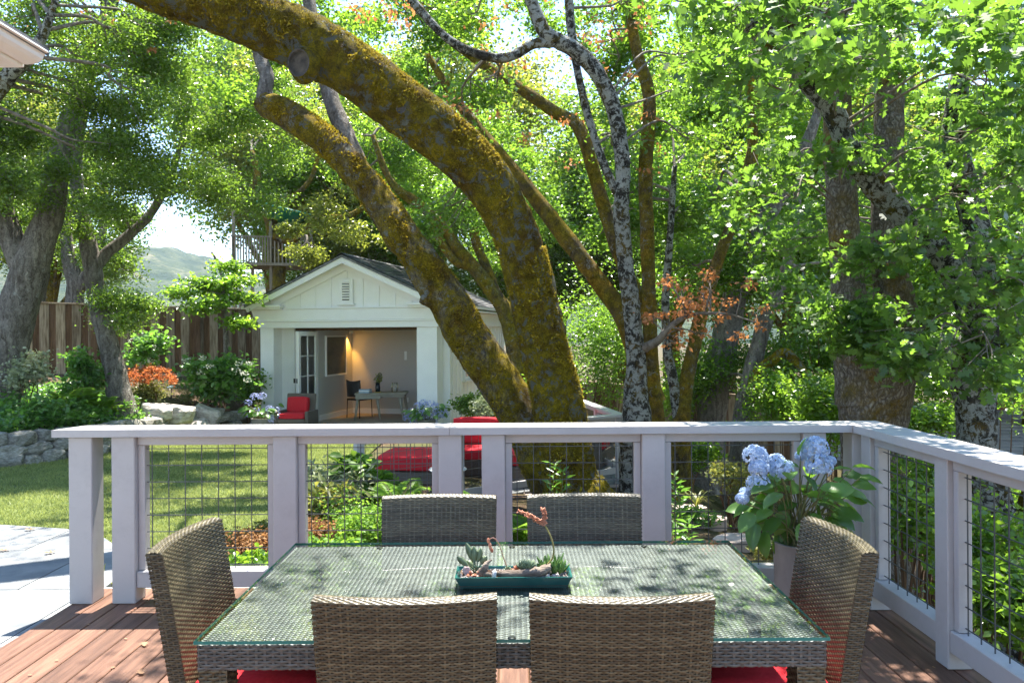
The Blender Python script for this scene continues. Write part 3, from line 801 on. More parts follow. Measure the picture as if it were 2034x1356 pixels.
# interior walls and rear room door
cb("inner_wall", (1.14, 0.50, 0.001), (1.20, 2.40, 2.5), MAT['interior'], 0)
cb("inner_wall", (1.202, 2.34, 0.001), (3.05, 2.40, 2.5), MAT['interior'], 0)
cb("inner_wall", (4.0, 2.34, 0.001), (4.298, 2.40, 2.5), MAT['interior'], 0)
cb("inner_wall", (3.052, 2.34, 2.08), (3.998, 2.40, 2.5), MAT['interior'], 0)
cb("ceiling", (0.1, 0.50, 2.502), (4.29, 5.1, 2.53), MAT['interior'], 0)
cb("inner_wall", (1.20, 3.7, 0.001), (4.29, 3.76, 2.5), MAT['brown_wood'], 0)
cb("skirting", (1.201, 0.52, 0.001), (1.216, 2.338, 0.13), MAT['trim'], 0.002)
cb("skirting", (1.218, 2.322, 0.001), (2.94, 2.339, 0.13), MAT['trim'], 0.002)
cb("door_casing", (2.945, 2.315, 0.001), (3.05, 2.338, 2.12), MAT['trim'], 0.003)
idr = cb("door", (3.155, 2.325, 0.01), (3.95, 2.365, 2.06), MAT['trim'], 0.003)
i0 = Vector(idr.location)
board("door_handle", (-0.335, -0.06, -0.08), (-0.235, -0.04, -0.05), MAT['dark_metal'], idr, 0.003)
board("door_handle_plate", (-0.35, -0.028, -0.12), (-0.31, -0.021, 0.06), MAT['dark_metal'], idr, 0.002)
for z0_, z1_ in ((-0.9, -0.15), (0.0, 0.92)):
    board("door_panel", (-0.20, -0.026, z0_), (0.3, -0.021, z1_), MAT['trim'], idr, 0.002)
cb("wall_control", (2.62, 2.325, 1.36), (2.69, 2.339, 1.58), MAT['white'], 0.004)
cb("socket", (2.66, 2.329, 0.30), (2.73, 2.339, 0.42), MAT['white'], 0.003)
cb("door_head", (0.662, 0.42, 2.10), (3.814, 0.47, 2.16), MAT['brown_wood'], 0.002)
# folding glazed doors: two leaves folded back at the left
def leaf(loc, rz, wid):
    L = thing("folding_door", None, None, loc, rz); L.parent = cot
    H_ = 2.075
    for nm, lo, hi in (("stile", (0, -0.02, 0), (0.085, 0.02, H_)), ("stile", (wid-0.085, -0.02, 0), (wid, 0.02, H_)),
                       ("door_rail", (0.086, -0.02, 0), (wid-0.086, 0.02, 0.16)), ("door_rail", (0.086, -0.02, H_-0.10), (wid-0.086, 0.02, H_))):
        board(nm, lo, hi, MAT['trim'], L, 0.003)
    for i in range(1, 4):
        z = 0.16 + i * (H_ - 0.26) / 4
        board("glazing_bar", (0.086, -0.014, z-0.012), (wid-0.086, 0.014, z+0.012), MAT['trim'], L, 0.002)
    board("glazing_bar", (wid/2-0.011, -0.0145, 0.161), (wid/2+0.011, 0.0145, H_-0.101), MAT['trim'], L, 0.002)
    q = MB(); q.box((0.086, -0.002, 0.161), (wid-0.086, 0.002, H_-0.101)); q.build("pane", MAT['pane'], L)
    board("handle", (wid-0.055, -0.07, 0.92), (wid-0.03, -0.021, 1.02), MAT['dark_metal'], L, 0.003)
    return L
leaf((0.70, 0.44, 0.004), math.radians(-63), 0.78)
leaf((1.175, 0.47, 0.004), math.radians(-93), 0.80)

def cw(x, y, z=0.0):           # cottage axes to world
    c, s = math.cos(-TH), math.sin(-TH)
    return Vector((-5.80 + c*x - s*y, 17.98 + s*x + c*y, FZ + z))

# things inside the cottage
pic = thing("framed_picture", "dark framed painting on the left wall inside the cottage", "picture", cw(1.206, 1.35, 1.05), -TH)
board("canvas", (0.0, -0.50, 0.0), (0.03, 0.52, 0.90), MAT['art'], pic, 0.0)
for nm, lo, hi in (("frame_bar", (0, -0.54, -0.04), (0.045, 0.56, -0.001)), ("frame_bar", (0, -0.54, 0.901), (0.045, 0.56, 0.935)), ("frame_bar", (0, -0.54, 0.0), (0.045, -0.501, 0.90)), ("frame_bar", (0, 0.521, 0.0), (0.045, 0.56, 0.90))):
    board(nm, lo, hi, MAT['trim'], pic, 0.003)
lamp = thing("picture_lamp", "small lit ceiling spot washing the cottage wall with warm orange light", "lamp", cw(1.33, 2.0, 2.03), -TH)
q = MB(); q.lathe([(0.0, 0.08), (0.05, 0.08), (0.055, 0.0), (0.045, 0.0), (0.04, 0.06), (0.0, 0.06)], 14); q.build("lamp_housing", MAT['white'], lamp)
em, nt, out = new_mat("lamp_glow"); e = nd(nt, "ShaderNodeEmission"); e.inputs[0].default_value = (1.0, 0.62, 0.22, 1); e.inputs[1].default_value = 12; nt.links.new(e.outputs[0], out.inputs[0])
q = MB(); q.lathe([(0.0, 0.045), (0.038, 0.045)], 12); q.build("bulb", em, lamp)
sp = bpy.data.lights.new("picture_lamp_light", 'SPOT'); sp.energy = 22; sp.color = (1.0, 0.48, 0.07); sp.spot_size = math.radians(78); sp.spot_blend = 0.6; sp.shadow_soft_size = 0.03
so = bpy.data.objects.new("picture_lamp_light", sp); COL.objects.link(so); so.parent = lamp; so.location = (0, 0, -0.01); so.rotation_euler = (math.radians(4), math.radians(14), 0)

desk = thing("writing_desk", "weathered wooden writing desk with splayed legs inside the cottage", "desk", cw(2.02, 1.05, 0), -TH + math.radians(16))
board("desk_top", (-0.10, -0.40, 0.60), (1.10, 0.24, 0.64), MAT['desk_wood'], desk, 0.004)
board("drawer_box", (-0.08, -0.38, 0.50), (0.50, 0.20, 0.598), MAT['desk_wood'], desk, 0.004)
board("apron", (0.502, -0.36, 0.54), (1.06, 0.20, 0.598), MAT['desk_wood'], desk, 0.004)
for lx, ly_ in ((-0.03, -0.33), (0.42, -0.33), (0.95, -0.31), (1.02, 0.15)):
    q = MB(); sgn = -1 if lx < 0.3 else 1
    q.tube([(lx, ly_, 0.52), (lx + 0.07*sgn, ly_, 0.0)], [0.036, 0.022], 8); q.build("leg", MAT['desk_wood'], desk)
dch = thing("desk_chair", "black leather side chair tucked at the writing desk", "chair", cw(1.80, 1.45, 0), -TH + math.radians(-20))
board("seat", (-0.22, -0.22, 0.42), (0.22, 0.22, 0.46), MAT['black'], dch, 0.01)
q = MB()
rows = []
for j in range(5):
    z = 0.50 + 0.38*j/4
    for i in range(7):
        u = -1 + 2*i/6
        q.v.append((0.23*u, -0.24 + 0.05*u*u - 0.03*j/4, z + (0.035*u*u if j == 4 else 0)))
for j in range(4):
    for i in range(6):
        a = j*7+i; q.f.append((a, a+1, a+8, a+7)); q.mi.append(0); q.sm.append(True)
b_ = q.build("backrest", MAT['black'], dch); md = b_.modifiers.new("thick", 'SOLIDIFY'); md.thickness = 0.02
for lx, ly_ in ((-0.2,-0.21),(0.2,-0.21),(-0.2,0.2),(0.2,0.2)):
    q = MB(); q.tube([(lx, ly_, 0.44), (lx*1.05, ly_*1.05, 0)], 0.011, 6); q.build("leg", MAT['dark_metal'], dch)
dt = lambda x, y, z: desk.matrix_basis @ Vector((x, y, z))
bpy.context.view_layer.update()
vase = thing("vase", "dark glass vase of leafy stems on the writing desk", "vase", dt(0.40, -0.05, 0.641))
q = MB(); q.lathe([(0, 0), (0.055, 0), (0.06, 0.10), (0.05, 0.22), (0.045, 0.22), (0.04, 0.02), (0, 0.02)], 14); q.build("vase_body", pmat("dark_glass", (0.012,0.02,0.025), None, rough=0.08), vase)
books = thing("book_stack", "small stack of pale blue books at the front of the desk", "books", dt(0.14, -0.28, 0.641), -TH)
for i in range(3):
    board("book", (-0.13, -0.09, 0.03*i), (0.13, 0.09, 0.03*i + 0.028), MAT['blue_book'] if i != 1 else MAT['white'], books, 0.002, rot=(0,0,0.06*i))
pen = tag(board("pencil", (0,0,0), (0.16, 0.012, 0.012), MAT['yellow'], None, 0.001), "yellow pencil lying beside the books on the desk", "pencil")
pen.location = dt(0.42, -0.26, 0.648); pen.rotation_euler = (0,0,0.4)
lan = thing("wire_lantern", "small brass wire lantern standing at the right of the desk", "lantern", dt(0.80, -0.06, 0.641))
for i in range(8):
    a = i*math.pi/4
    q = MB(); q.tube([(0.07*math.cos(a), 0.07*math.sin(a), 0.0), (0.085*math.cos(a), 0.085*math.sin(a), 0.12), (0.06*math.cos(a), 0.06*math.sin(a), 0.22)], 0.006, 5); q.build("rib", MAT['brass'], lan)
q = MB(); q.lathe([(0,0),(0.08,0),(0.08,0.012),(0,0.012)], 14); q.build("base", MAT['brass'], lan)
q = MB(); q.lathe([(0,0.013),(0.03,0.013),(0.03,0.12),(0,0.12)], 10); q.build("candle", MAT['white'], lan)

# stone apron in front of the cottage, sheet on the ground with slabs
ap = MB(); A = [cw(-0.4, -2.3, 0), cw(5.9, -2.0, 0), cw(5.9, 0.0, 0), cw(-0.4, 0.0, 0)]
ap.prism([(p.x, p.y) for p in A], -0.50, -0.376); apron = ap.build("cottage_terrace", MAT['slab']); tag(apron, kind="structure")
rnd = random.Random(4)
for r_ in range(3):
    x = -0.38 
    while x < 5.8:
        w_ = rnd.uniform(0.7, 1.2); x1 = min(x + w_, 5.85)
        A = [cw(x, -2.0 + r_*0.66, 0), cw(x1-0.012, -2.0 + r_*0.66, 0), cw(x1-0.012, -2.0 + r_*0.66 + 0.645, 0), cw(x, -2.0 + r_*0.66 + 0.645, 0)]
        q = MB(); q.prism([(p.x, p.y) for p in A], -0.374, -0.362 + rnd.uniform(0,.003)); q.build("slab", MAT['slab'], apron)
        x += w_

# ------------------------------------------------------------------ cushioned wicker seating
def cushion_mesh(size, puff=0.25, n=8):
    sx, sy, sz = size; q = MB(); bm = bmesh.new(); bmesh.ops.create_cube(bm, size=1.0)
    bmesh.ops.subdivide_edges(bm, edges=list(bm.edges), cuts=n, use_grid_fill=True)
    for v in bm.verts:
        x, y, z = v.co * 2
        k = (1 - x**4*0.35) * (1 - y**4*0.35)
        r = 1 - 0.06*abs(z)**3
        v.co = Vector((x*sx/2*(1-0.03*y*y*abs(z)), y*sy/2*(1-0.03*x*x*abs(z)), z*sz/2*(0.62 + 0.38*k)))
    bmesh.ops.recalc_face_normals(bm, faces=bm.faces)
    me = bpy.data.meshes.new("cushion"); bm.to_mesh(me); bm.free()
    me.polygons.foreach_set("use_smooth", np.ones(len(me.polygons), dtype=bool)); me.materials.append(MAT['red']); return me
def cushion(name, label, size, loc, rz, tilt=0.0, group=None):
    o = link(name, cushion_mesh(size), None, loc, (tilt, 0, rz)); return tag(o, label, "cushion", group)

def gz(x, y): return float(ground_z(x, y))
# lounge chair by the cottage door
p = at(590, 838, 16.6); lz = -0.36
lch = thing("lounge_chair", "grey wicker lounge chair standing left of the cottage door", "chair", (p.x, p.y, lz), math.radians(-8))
board("seat_frame", (-0.30, -0.32, 0.10), (0.30, 0.30, 0.24), MAT['wicker_far'], lch, 0.01)
board("backrest", (-0.34, 0.24, 0.25), (0.30, 0.31, 0.74), MAT['wicker_far'], lch, 0.015, rot=(-0.16, 0, 0))
for sx in (-1, 1): board("arm", (sx*0.34-0.035, -0.32, 0.10), (sx*0.34+0.035, 0.26, 0.40), MAT['wicker_far'], lch, 0.012)
for lx, ly_ in ((-0.27,-0.28),(0.27,-0.28),(-0.27,0.26),(0.27,0.26)): board("leg", (lx-0.025, ly_-0.025, 0), (lx+0.025, ly_+0.025, 0.10), MAT['wicker_far'], lch, 0.004)
cushion("seat_cushion", "red seat cushion on the wicker lounge chair by the cottage", (0.56, 0.54, 0.12), (p.x, p.y - 0.03, lz + 0.30), math.radians(-8))
cushion("back_cushion", "red back pillow on the wicker lounge chair by the cottage", (0.46, 0.13, 0.34), (p.x - 0.01, p.y + 0.15, lz + 0.51), math.radians(-8), -0.16)

# lower terrace with sofa, armchair and ottoman
TZ = -0.40
q = MB(); q.prism([(-2.35, 8.75), (1.75, 10.75), (1.62, 13.6), (-2.3, 14.6)], -0.62, TZ - 0.03); ter = q.build("lower_terrace", MAT['step_stone']); tag(ter, kind="structure")
rnd = random.Random(14)
for iy in range(9):
    for ix in range(7):
        P = clip_poly([(-2.33, 8.79), (1.72, 10.79), (1.6, 13.57), (-2.28, 14.56)], -2.35 + ix*0.62 + 0.01*iy, -2.35 + ix*0.62 + 0.61 + 0.01*iy, 8.7 + iy*0.66, 8.7 + iy*0.66 + 0.65)
        if len(P) >= 3:
            q = MB(); q.prism(P, TZ - 0.028, TZ + rnd.uniform(-.002,.002)); q.build("paving_stone", MAT['slab'], ter)
ot = thing("ottoman", "square wicker ottoman under a big red cushion behind the railing", "ottoman", (-1.20, 10.25, TZ), math.radians(-6))
board("base", (-0.47, -0.45, 0.05), (0.47, 0.45, 0.30), MAT['wicker_far'], ot, 0.012)
for lx in (-0.42, 0.42):
    for ly_ in (-0.4, 0.4): board("foot", (lx-0.03, ly_-0.03, 0), (lx+0.03, ly_+0.03, 0.05), MAT['wicker_far'], ot, 0.003)
cushion("ottoman_cushion", "large red square cushion on the wicker ottoman", (0.98, 0.94, 0.19), (-1.20, 10.25, TZ + 0.40), math.radians(-6))
sof = thing("sofa", "wicker sofa with red cushions on the lower terrace behind the mossy trunk", "sofa", (-0.12, 11.25, TZ), math.radians(-3))
board("base", (-0.72, -0.40, 0.05), (0.72, 0.40, 0.27), MAT['wicker_far'], sof, 0.012)
board("backrest", (-0.72, 0.41, 0.05), (0.72, 0.50, 0.66), MAT['wicker_far'], sof, 0.015)
for sx in (-1, 1): board("arm", (sx*0.78-0.055, -0.40, 0.05), (sx*0.78+0.055, 0.50, 0.56), MAT['wicker_far'], sof, 0.012)
for k_, dx in enumerate((-0.355, 0.355)):
    cushion("seat_cushion", ["left red seat cushion of the terrace sofa", "right red seat cushion of the terrace sofa"][k_], (0.70, 0.72, 0.15), (-0.12 + dx, 11.20 - dx*0.05, TZ + 0.345), math.radians(-3), 0, "sofa cushions")
    cushion("back_cushion", ["left red back cushion showing above the white railing", "right red back cushion showing above the white railing"][k_], (0.70, 0.19, 0.40), (-0.17 + dx, 11.53 - dx*0.05, TZ + 0.605), math.radians(-3), -0.12, "sofa cushions")
cushion("seat_cushion", "front red chaise cushion pushed against the terrace sofa", (0.72, 0.60, 0.15), (0.02, 10.62, TZ + 0.345), math.radians(-3))
chs = thing("chaise_base", "low wicker chaise base in front of the terrace sofa", "sofa", (0.02, 10.56, TZ), math.radians(-3))
board("base", (-0.36, -0.30, 0.05), (0.36, 0.26, 0.268), MAT['wicker_far'], chs, 0.012)
for lx in (-0.3, 0.3):
    board("foot", (lx-0.03, -0.27, 0), (lx+0.03, -0.21, 0.05), MAT['wicker_far'], chs, 0.003)
arm = thing("armchair", "wicker armchair with a red cushion behind the big tree trunk", "chair", (1.10, 12.0, TZ), math.radians(70))
board("base", (-0.36, -0.36, 0.05), (0.36, 0.36, 0.27), MAT['wicker_far'], arm, 0.012)
board("backrest", (-0.36, 0.37, 0.05), (0.36, 0.45, 0.68), MAT['wicker_far'], arm, 0.015)
for sx in (-1, 1): board("arm", (sx*0.41-0.045, -0.36, 0.05), (sx*0.41+0.045, 0.45, 0.56), MAT['wicker_far'], arm, 0.012)
cushion("seat_cushion", "red seat cushion of the armchair right of the big trunk", (0.68, 0.68, 0.15), (1.09, 12.0, TZ + 0.345), math.radians(70))
st = thing("side_table", "round white metal side table beside the ottoman", "table", (-0.78, 9.35, TZ))
q = MB(); q.lathe([(0, 0.40), (0.22, 0.40), (0.23, 0.41), (0.22, 0.42), (0, 0.42)], 24); q.build("table_top", MAT['white'], st)
for i in range(3):
    a = i*2.094 + 0.4; q = MB(); q.tube([(0.16*math.cos(a), 0.16*math.sin(a), 0.40), (0.05*math.cos(a), 0.05*math.sin(a), 0.2), (0.17*math.cos(a), 0.17*math.sin(a), 0)], 0.009, 6); q.build("leg", MAT['white'], st)

# lower railing round the terrace
def low_rail(name, label, pts, zc):
    root = thing(name, label, "railing", (pts[0][0], pts[0][1], TZ))
    for i in range(len(pts) - 1):
        a = Vector((*pts[i], 0)); b = Vector((*pts[i+1], 0)); L = (b - a).length; ang = math.atan2(b.y-a.y, b.x-a.x)
        mid = (a + b)/2 - Vector((root.location.x, root.location.y, 0))
        def pc(nm, size, off, z, bev=0.004):
            bm = bev_box(size, bev); me = bpy.data.meshes.new(nm); bm.to_mesh(me); bm.free(); me.materials.append(MAT['rail_paint'])
            c_, s_ = math.cos(ang), math.sin(ang)
            link(nm, me, root, (mid.x + c_*off, mid.y + s_*off, z), (0,0,ang))
        pc("cap_rail", (L - 0.002, 0.16, 0.04), 0, zc - TZ - 0.02)
        nb = max(1, round(L/1.25)); 
        for k in range(nb + (1 if i == len(pts)-2 else 0)):
            pc("post", (0.095, 0.095, zc - TZ - 0.041), -L/2 + 0.05 + k*(L-0.1)/nb, (zc - TZ - 0.041)/2)
        for k in range(nb):
            s0 = -L/2 + 0.05 + k*(L-0.1)/nb + 0.05; s1 = -L/2 + 0.05 + (k+1)*(L-0.1)/nb - 0.05
            pc("bottom_rail", (s1-s0, 0.04, 0.08), (s0+s1)/2, 0.12, 0.003); pc("top_rail", (s1-s0, 0.04, 0.05), (s0+s1)/2, zc - TZ - 0.067, 0.003)
            c_, s_ = math.cos(ang), math.sin(ang)
            wire_panel("wire_panel", (mid.x + c_*s0, mid.y + s_*s0, 0), (c_, s_, 0), s1-s0, 0.16, zc - TZ - 0.09, root, MAT['wire_far'])
    return root
low_rail("terrace_railing", "lower white railing with fine wire grid round the sofa terrace", [(-1.74, 8.60), (1.50, 10.9), (1.14, 13.4)], 0.50)

# ------------------------------------------------------------------ treehouse
T0 = at(462, 520, 24.0)
thx = thing("treehouse", "weathered treehouse platform with slatted railing high behind the cottage", "treehouse", T0, math.radians(14))
TWd, TDp, THt = 1.12, 1.6, 0.78
board("platform", (-0.05, -0.05, -0.10), (TWd + 1.3, TDp, -0.01), MAT['tree_wood'], thx, 0.004)
def tslats(x0, y0, x1, y1, n):
    for i in range(n + 1):
        t = i/n; x, y = x0 + (x1-x0)*t, y0 + (y1-y0)*t
        board("slat", (x-0.022, y-0.02, -0.08), (x+0.022, y+0.02, THt), MAT['tree_wood'], thx, 0.002)
tslats(0, 0.0, TWd, 0.0, 14); tslats(TWd + 0.12, 0.05, TWd + 1.25, 0.3, 10)
board("hand_rail", (-0.05, -0.035, THt + 0.001), (TWd + 0.05, 0.045, THt + 0.04), MAT['tree_wood'], thx, 0.003)
q = MB(); q.tube([(TWd+0.12, 0.05, THt+0.02), (TWd+1.25, 0.3, THt+0.02)], 0.03, 4); q.build("hand_rail", MAT['tree_wood'], thx)
gtt = float(ground_z(T0.x, T0.y)) - T0.z
for x, y, top in ((0.02, 0.05, 1.6), (0.55, 0.35, -0.1), (TWd, 0.06, 1.3), (TWd + 1.22, 0.35, 1.5), (0.1, 1.5, -0.1), (TWd+1.2, 1.5, -0.1)):
    board("post", (x-0.045, y+0.02, gtt - 0.2), (x+0.045, y+0.11, top), MAT['tree_wood'], thx, 0.004)
# green tarp over the treehouse
tp = thing("tarpaulin", "sagging green tarpaulin stretched above the treehouse", "tarpaulin", at(560, 430, 24.0))
o3 = Vector(tp.location); A = at(513, 401, 23.6) - o3; B = at(617, 428, 23.6) - o3; C_ = at(600, 440, 25.0) - o3; D_ = at(528, 432, 25.0) - o3
q = MB(); N = 14
for j in range(N+1):
    for i in range(N+1):
        u, v = i/N, j/N
        p_ = (A*(1-u) + B*u)*(1-v) + (D_*(1-u) + C_*u)*v
        p_ = p_ + Vector((0, 0, -0.22*math.sin(math.pi*v)*math.sin(math.pi*u) + 0.035*math.sin(u*23 + v*3)*(0.3+v)))
        q.v.append(tuple(p_))
for j in range(N):
    for i in range(N):
        a = j*(N+1)+i; q.f.append((a, a+1, a+N+2, a+N+1)); q.mi.append(0); q.sm.append(True)
b_ = q.build("sheet", MAT['tarp'], tp); md = b_.modifiers.new("thick", 'SOLIDIFY'); md.thickness = 0.012
q = MB(); q.tube([A + Vector((-0.05,0,0)), B + Vector((0.05,0,0))], 0.035, 8); q.build("rolled_edge", MAT['tarp'], tp)
# slatted stair guard standing lower behind the fence
S0 = at(412, 616, 21.5); sg = thing("slatted_guard", "short grey slatted balustrade just above the fence left of the cottage", "balustrade", S0, math.radians(8))
gS = float(ground_z(S0.x, S0.y)) - S0.z
for i in range(11): board("slat", (i*0.085-0.018, -0.015, -0.05), (i*0.085+0.018, 0.015, 0.52), MAT['tree_wood'], sg, 0.002)
board("hand_rail", (-0.04, -0.03, 0.521), (0.90, 0.03, 0.56), MAT['tree_wood'], sg, 0.003)
for x in (-0.03, 0.90): board("post", (x-0.04, 0.017, gS - 0.1), (x+0.04, 0.09, 0.60), MAT['tree_wood'], sg, 0.003)

# ------------------------------------------------------------------ neighbour's house down the slope
nh = thing("neighbour_house", "house with a pale shingled roof down the slope behind the right railing", "house", (11.2, 22.0, -5.0), math.radians(-12))
board("wall", (-8.5, -0.6, 0), (9, 7.5, 3.1), pmat("tan_stucco", (0.42,0.36,0.29), None, rough=0.9), nh, 0)
q = MB(); a = [Vector((-9.0,-1.3,2.85)), Vector((9.5,-1.3,2.85)), Vector((9.5,3.5,4.35)), Vector((-9.0,3.5,4.35))]; dz = Vector((0,0,-0.12))
q.add(a + [v+dz for v in a], [(0,1,2,3),(7,6,5,4),(0,4,5,1),(1,5,6,2),(2,6,7,3),(3,7,4,0)])
a2 = [Vector((-9.0,3.5,4.35)), Vector((9.5,3.5,4.35)), Vector((9.5,8.3,2.85)), Vector((-9.0,8.3,2.85))]
q.add(a2 + [v+dz for v in a2], [(0,1,2,3),(7,6,5,4),(0,4,5,1),(1,5,6,2),(2,6,7,3),(3,7,4,0)])
nroof = q.build("roof", MAT['neigh_roof'], nh)
q = MB(); sl = math.atan2(1.5, 4.8)
for c in range(22):
    y0_, z0_ = -1.32 + c*0.218, 2.85 + c*0.218*1.5/4.8
    x = -9.02 - rnd.random()*0.3
    while x < 9.5:
        w_ = rnd.uniform(0.28, 0.36); x1 = min(x + w_ - 0.012, 9.52)
        l = 0.03 + rnd.uniform(0, .01)
        A = [(x, y0_, z0_ + l), (x1, y0_, z0_ + l), (x1, y0_ + 0.26, z0_ + 0.26*1.5/4.8 + 0.012), (x, y0_ + 0.26, z0_ + 0.26*1.5/4.8 + 0.012), (x, y0_, z0_), (x1, y0_, z0_)]
        q.add(A, [(0,1,2,3), (4,5,1,0)]); x += w_
m, nt, out = new_mat("pale_tabs"); g_ = nd(nt, "ShaderNodeNewGeometry")
prin(nt, out, ramp(nt, g_.outputs["Random Per Island"], [(0, (0.33,0.315,0.31)), (1, (0.47,0.45,0.44))]), 0.9, None, 0.2)
tag(q.build("shingles", m, nroof), kind="stuff")
ch = board("chimney", (3.2, 2.9, 3.9), (4.3, 3.7, 5.6), MAT['brick'], nroof, 0.01)

# ------------------------------------------------------------------ eave corner of the main house, upper left
hs = thing("house_eave", "white eave corner with rounded gutter of the main house at upper left", "house", (-1.76, 2.96, 2.5))
prof = [(x_*0.6, 0.2 - (0.2 - z_)*0.30) for x_, z_ in [(0.0, 0.20), (0.014, 0.195), (0.016, 0.175), (0.0, 0.165), (-0.015, 0.13), (-0.022, 0.09), (-0.045, 0.055), (-0.085, 0.03), (-0.14, 0.028), (-0.14, 0.20)]]
q = MB(); n = len(prof)
vs_ = [(x, 0.0, z) for x, z in prof] + [(x, -3.6, z) for x, z in prof]
q.add(vs_, [tuple(range(n)), tuple(range(n, 2*n))[::-1]] + [(i, n+i, n+(i+1)%n, (i+1)%n) for i in range(n)])
q.build("gutter", MAT['cottage_paint'], hs)
board("fascia", (-0.115, -3.6, 0.135), (-0.086, -0.012, 0.20), MAT['cottage_paint'], hs, 0.003)
board("soffit", (-1.2, -3.6, 0.138), (-0.117, -0.012, 0.152), MAT['cottage_paint'], hs, 0.002)
board("end_fascia", (-1.2, -0.010, 0.138), (-0.086, 0.006, 0.205), MAT['cottage_paint'], hs, 0.003)
board("bracket", (-0.28, -0.10, 0.07), (-0.17, -0.04, 0.136), MAT['cottage_paint'], hs, 0.003)
board("wall", (-1.2, -3.6, -2.49), (-1.0, -0.25, 0.136), MAT['cottage_paint'], hs, 0.003)
q = MB(); a = [Vector((0.0,-3.6,0.215)), Vector((0.0,0.02,0.215)), Vector((-1.2,0.02,0.72)), Vector((-1.2,-3.6,0.72))]; dz = Vector((0,0,-0.03))
q.add(a + [v+dz for v in a], [(0,1,2,3),(7,6,5,4),(0,4,5,1),(1,5,6,2),(2,6,7,3),(3,7,4,0)]); q.build("roof", MAT['shingle'], hs)

# ------------------------------------------------------------------ distant hill
hx = np.linspace(-900, 500, 190); hy = np.linspace(420, 900, 66)
HX, HY = np.meshgrid(hx, hy)
prof_ = (HY - 420) / 480
HZ = -6 + 112 * np.sin(np.clip(prof_, 0, 1) * np.pi * 0.55) * (0.86 + 0.16*np.sin(HX*0.011 + 1.2) + 0.08*np.sin(HX*0.031))
rg = np.random.default_rng(4)
lump = np.array([[max(0.0, noise.noise(Vector((x*0.045, y*0.045, 0.3)))) * 9 for x in hx] for y in hy])
HZ = HZ + lump * (prof_ > 0.03)
idx = np.arange(HX.size).reshape(HX.shape)
FQ = np.stack([idx[:-1,:-1], idx[:-1,1:], idx[1:,1:], idx[1:,:-1]], -1).reshape(-1,4)
m, nt, out = new_mat("hill_scrub"); vec, oi = coords(nt, (1,1,1), False)
c = ramp(nt, noise_n(nt, vec, 0.045, 7, 0.7), [(0.42, (0.022,0.042,0.018)), (0.56, (0.055,0.075,0.03)), (0.72, (0.22,0.19,0.11))])
prin(nt, out, c, 0.95, bump_n(nt, noise_n(nt, vec, 0.2, 6), 1.0, 4.0), 0.05)
hl = link("hill", np_mesh("hill", np.stack([HX,HY,HZ], -1).reshape(-1,3), FQ, m, True)); tag(hl, kind="structure")

# ------------------------------------------------------------------ wicker weaving
def weave_geo(Sf, nu, nv, amp=0.0026, hw=0.42, stakes=True, spp=3, alt=True):
    """ribbons over a surface Sf(u,v)->(...,3); nu stakes, nv rows; returns verts, quads"""
    e = 1e-3
    us = np.linspace(0, 1, nu*spp + 1); vs_ = (np.arange(nv) + 0.5) / nv
    U, Vv = np.meshgrid(us, vs_)
    def nrm(U, Vv):
        du = Sf(np.clip(U+e,0,1), Vv) - Sf(np.clip(U-e,0,1), Vv); dv = Sf(U, np.clip(Vv+e,0,1)) - Sf(U, np.clip(Vv-e,0,1))
        n = np.cross(du, dv); return n / (np.linalg.norm(n, axis=-1, keepdims=True) + 1e-12)
    ph = np.pi * (U * nu + np.arange(nv)[:, None])
    off = amp * np.cos(ph)
    N = nrm(U, Vv)
    rows = []
    for k, (dv, lift) in enumerate(((-hw, -0.0009), (0.0, 0.0009), (hw, -0.0009))):
        P = Sf(U, np.clip(Vv + dv/nv, 0, 1)) + N * (off + lift)[..., None]
        rows.append(P)
    A = np.stack(rows, 2)                                   # nv, npts, 3 across, 3
    npt = A.shape[1]
    idx = np.arange(nv*npt*3).reshape(nv, npt, 3)
    Fq = np.stack([idx[:,:-1,:-1], idx[:,1:,:-1], idx[:,1:,1:], idx[:,:-1,1:]], -1).reshape(-1,4)
    V = A.reshape(-1,3)
    if stakes:
        us2 = (np.arange(nu+1)) / nu; vv = np.linspace(0, 1, max(3, nv//6))
        w = 0.16 / nu
        L = []
        for u in us2:
            a = Sf(np.clip(np.full_like(vv, u-w),0,1), vv); b = Sf(np.clip(np.full_like(vv, u+w),0,1), vv)
            L.append(np.stack([a, b], 1))
        Bv = np.stack(L); ns, m = Bv.shape[0], Bv.shape[1]
        id2 = np.arange(ns*m*2).reshape(ns, m, 2) + len(V)
        F2 = np.stack([id2[:,:-1,0], id2[:,:-1,1], id2[:,1:,1], id2[:,1:,0]], -1).reshape(-1,4)
        V = np.concatenate([V, Bv.reshape(-1,3)]); Fq = np.concatenate([Fq, F2])
    return V, Fq
def join_geo(gs):
    V = []; Fq = []; b = 0
    for v, f in gs: V.append(v); Fq.append(f + b); b += len(v)
    return np.concatenate(V), np.concatenate(Fq)
def plane_S(p0, du, dv):
    p0, du, dv = (np.array(t, float) for t in (p0, du, dv))
    return lambda U, Vv: p0 + U[...,None]*du + Vv[...,None]*dv
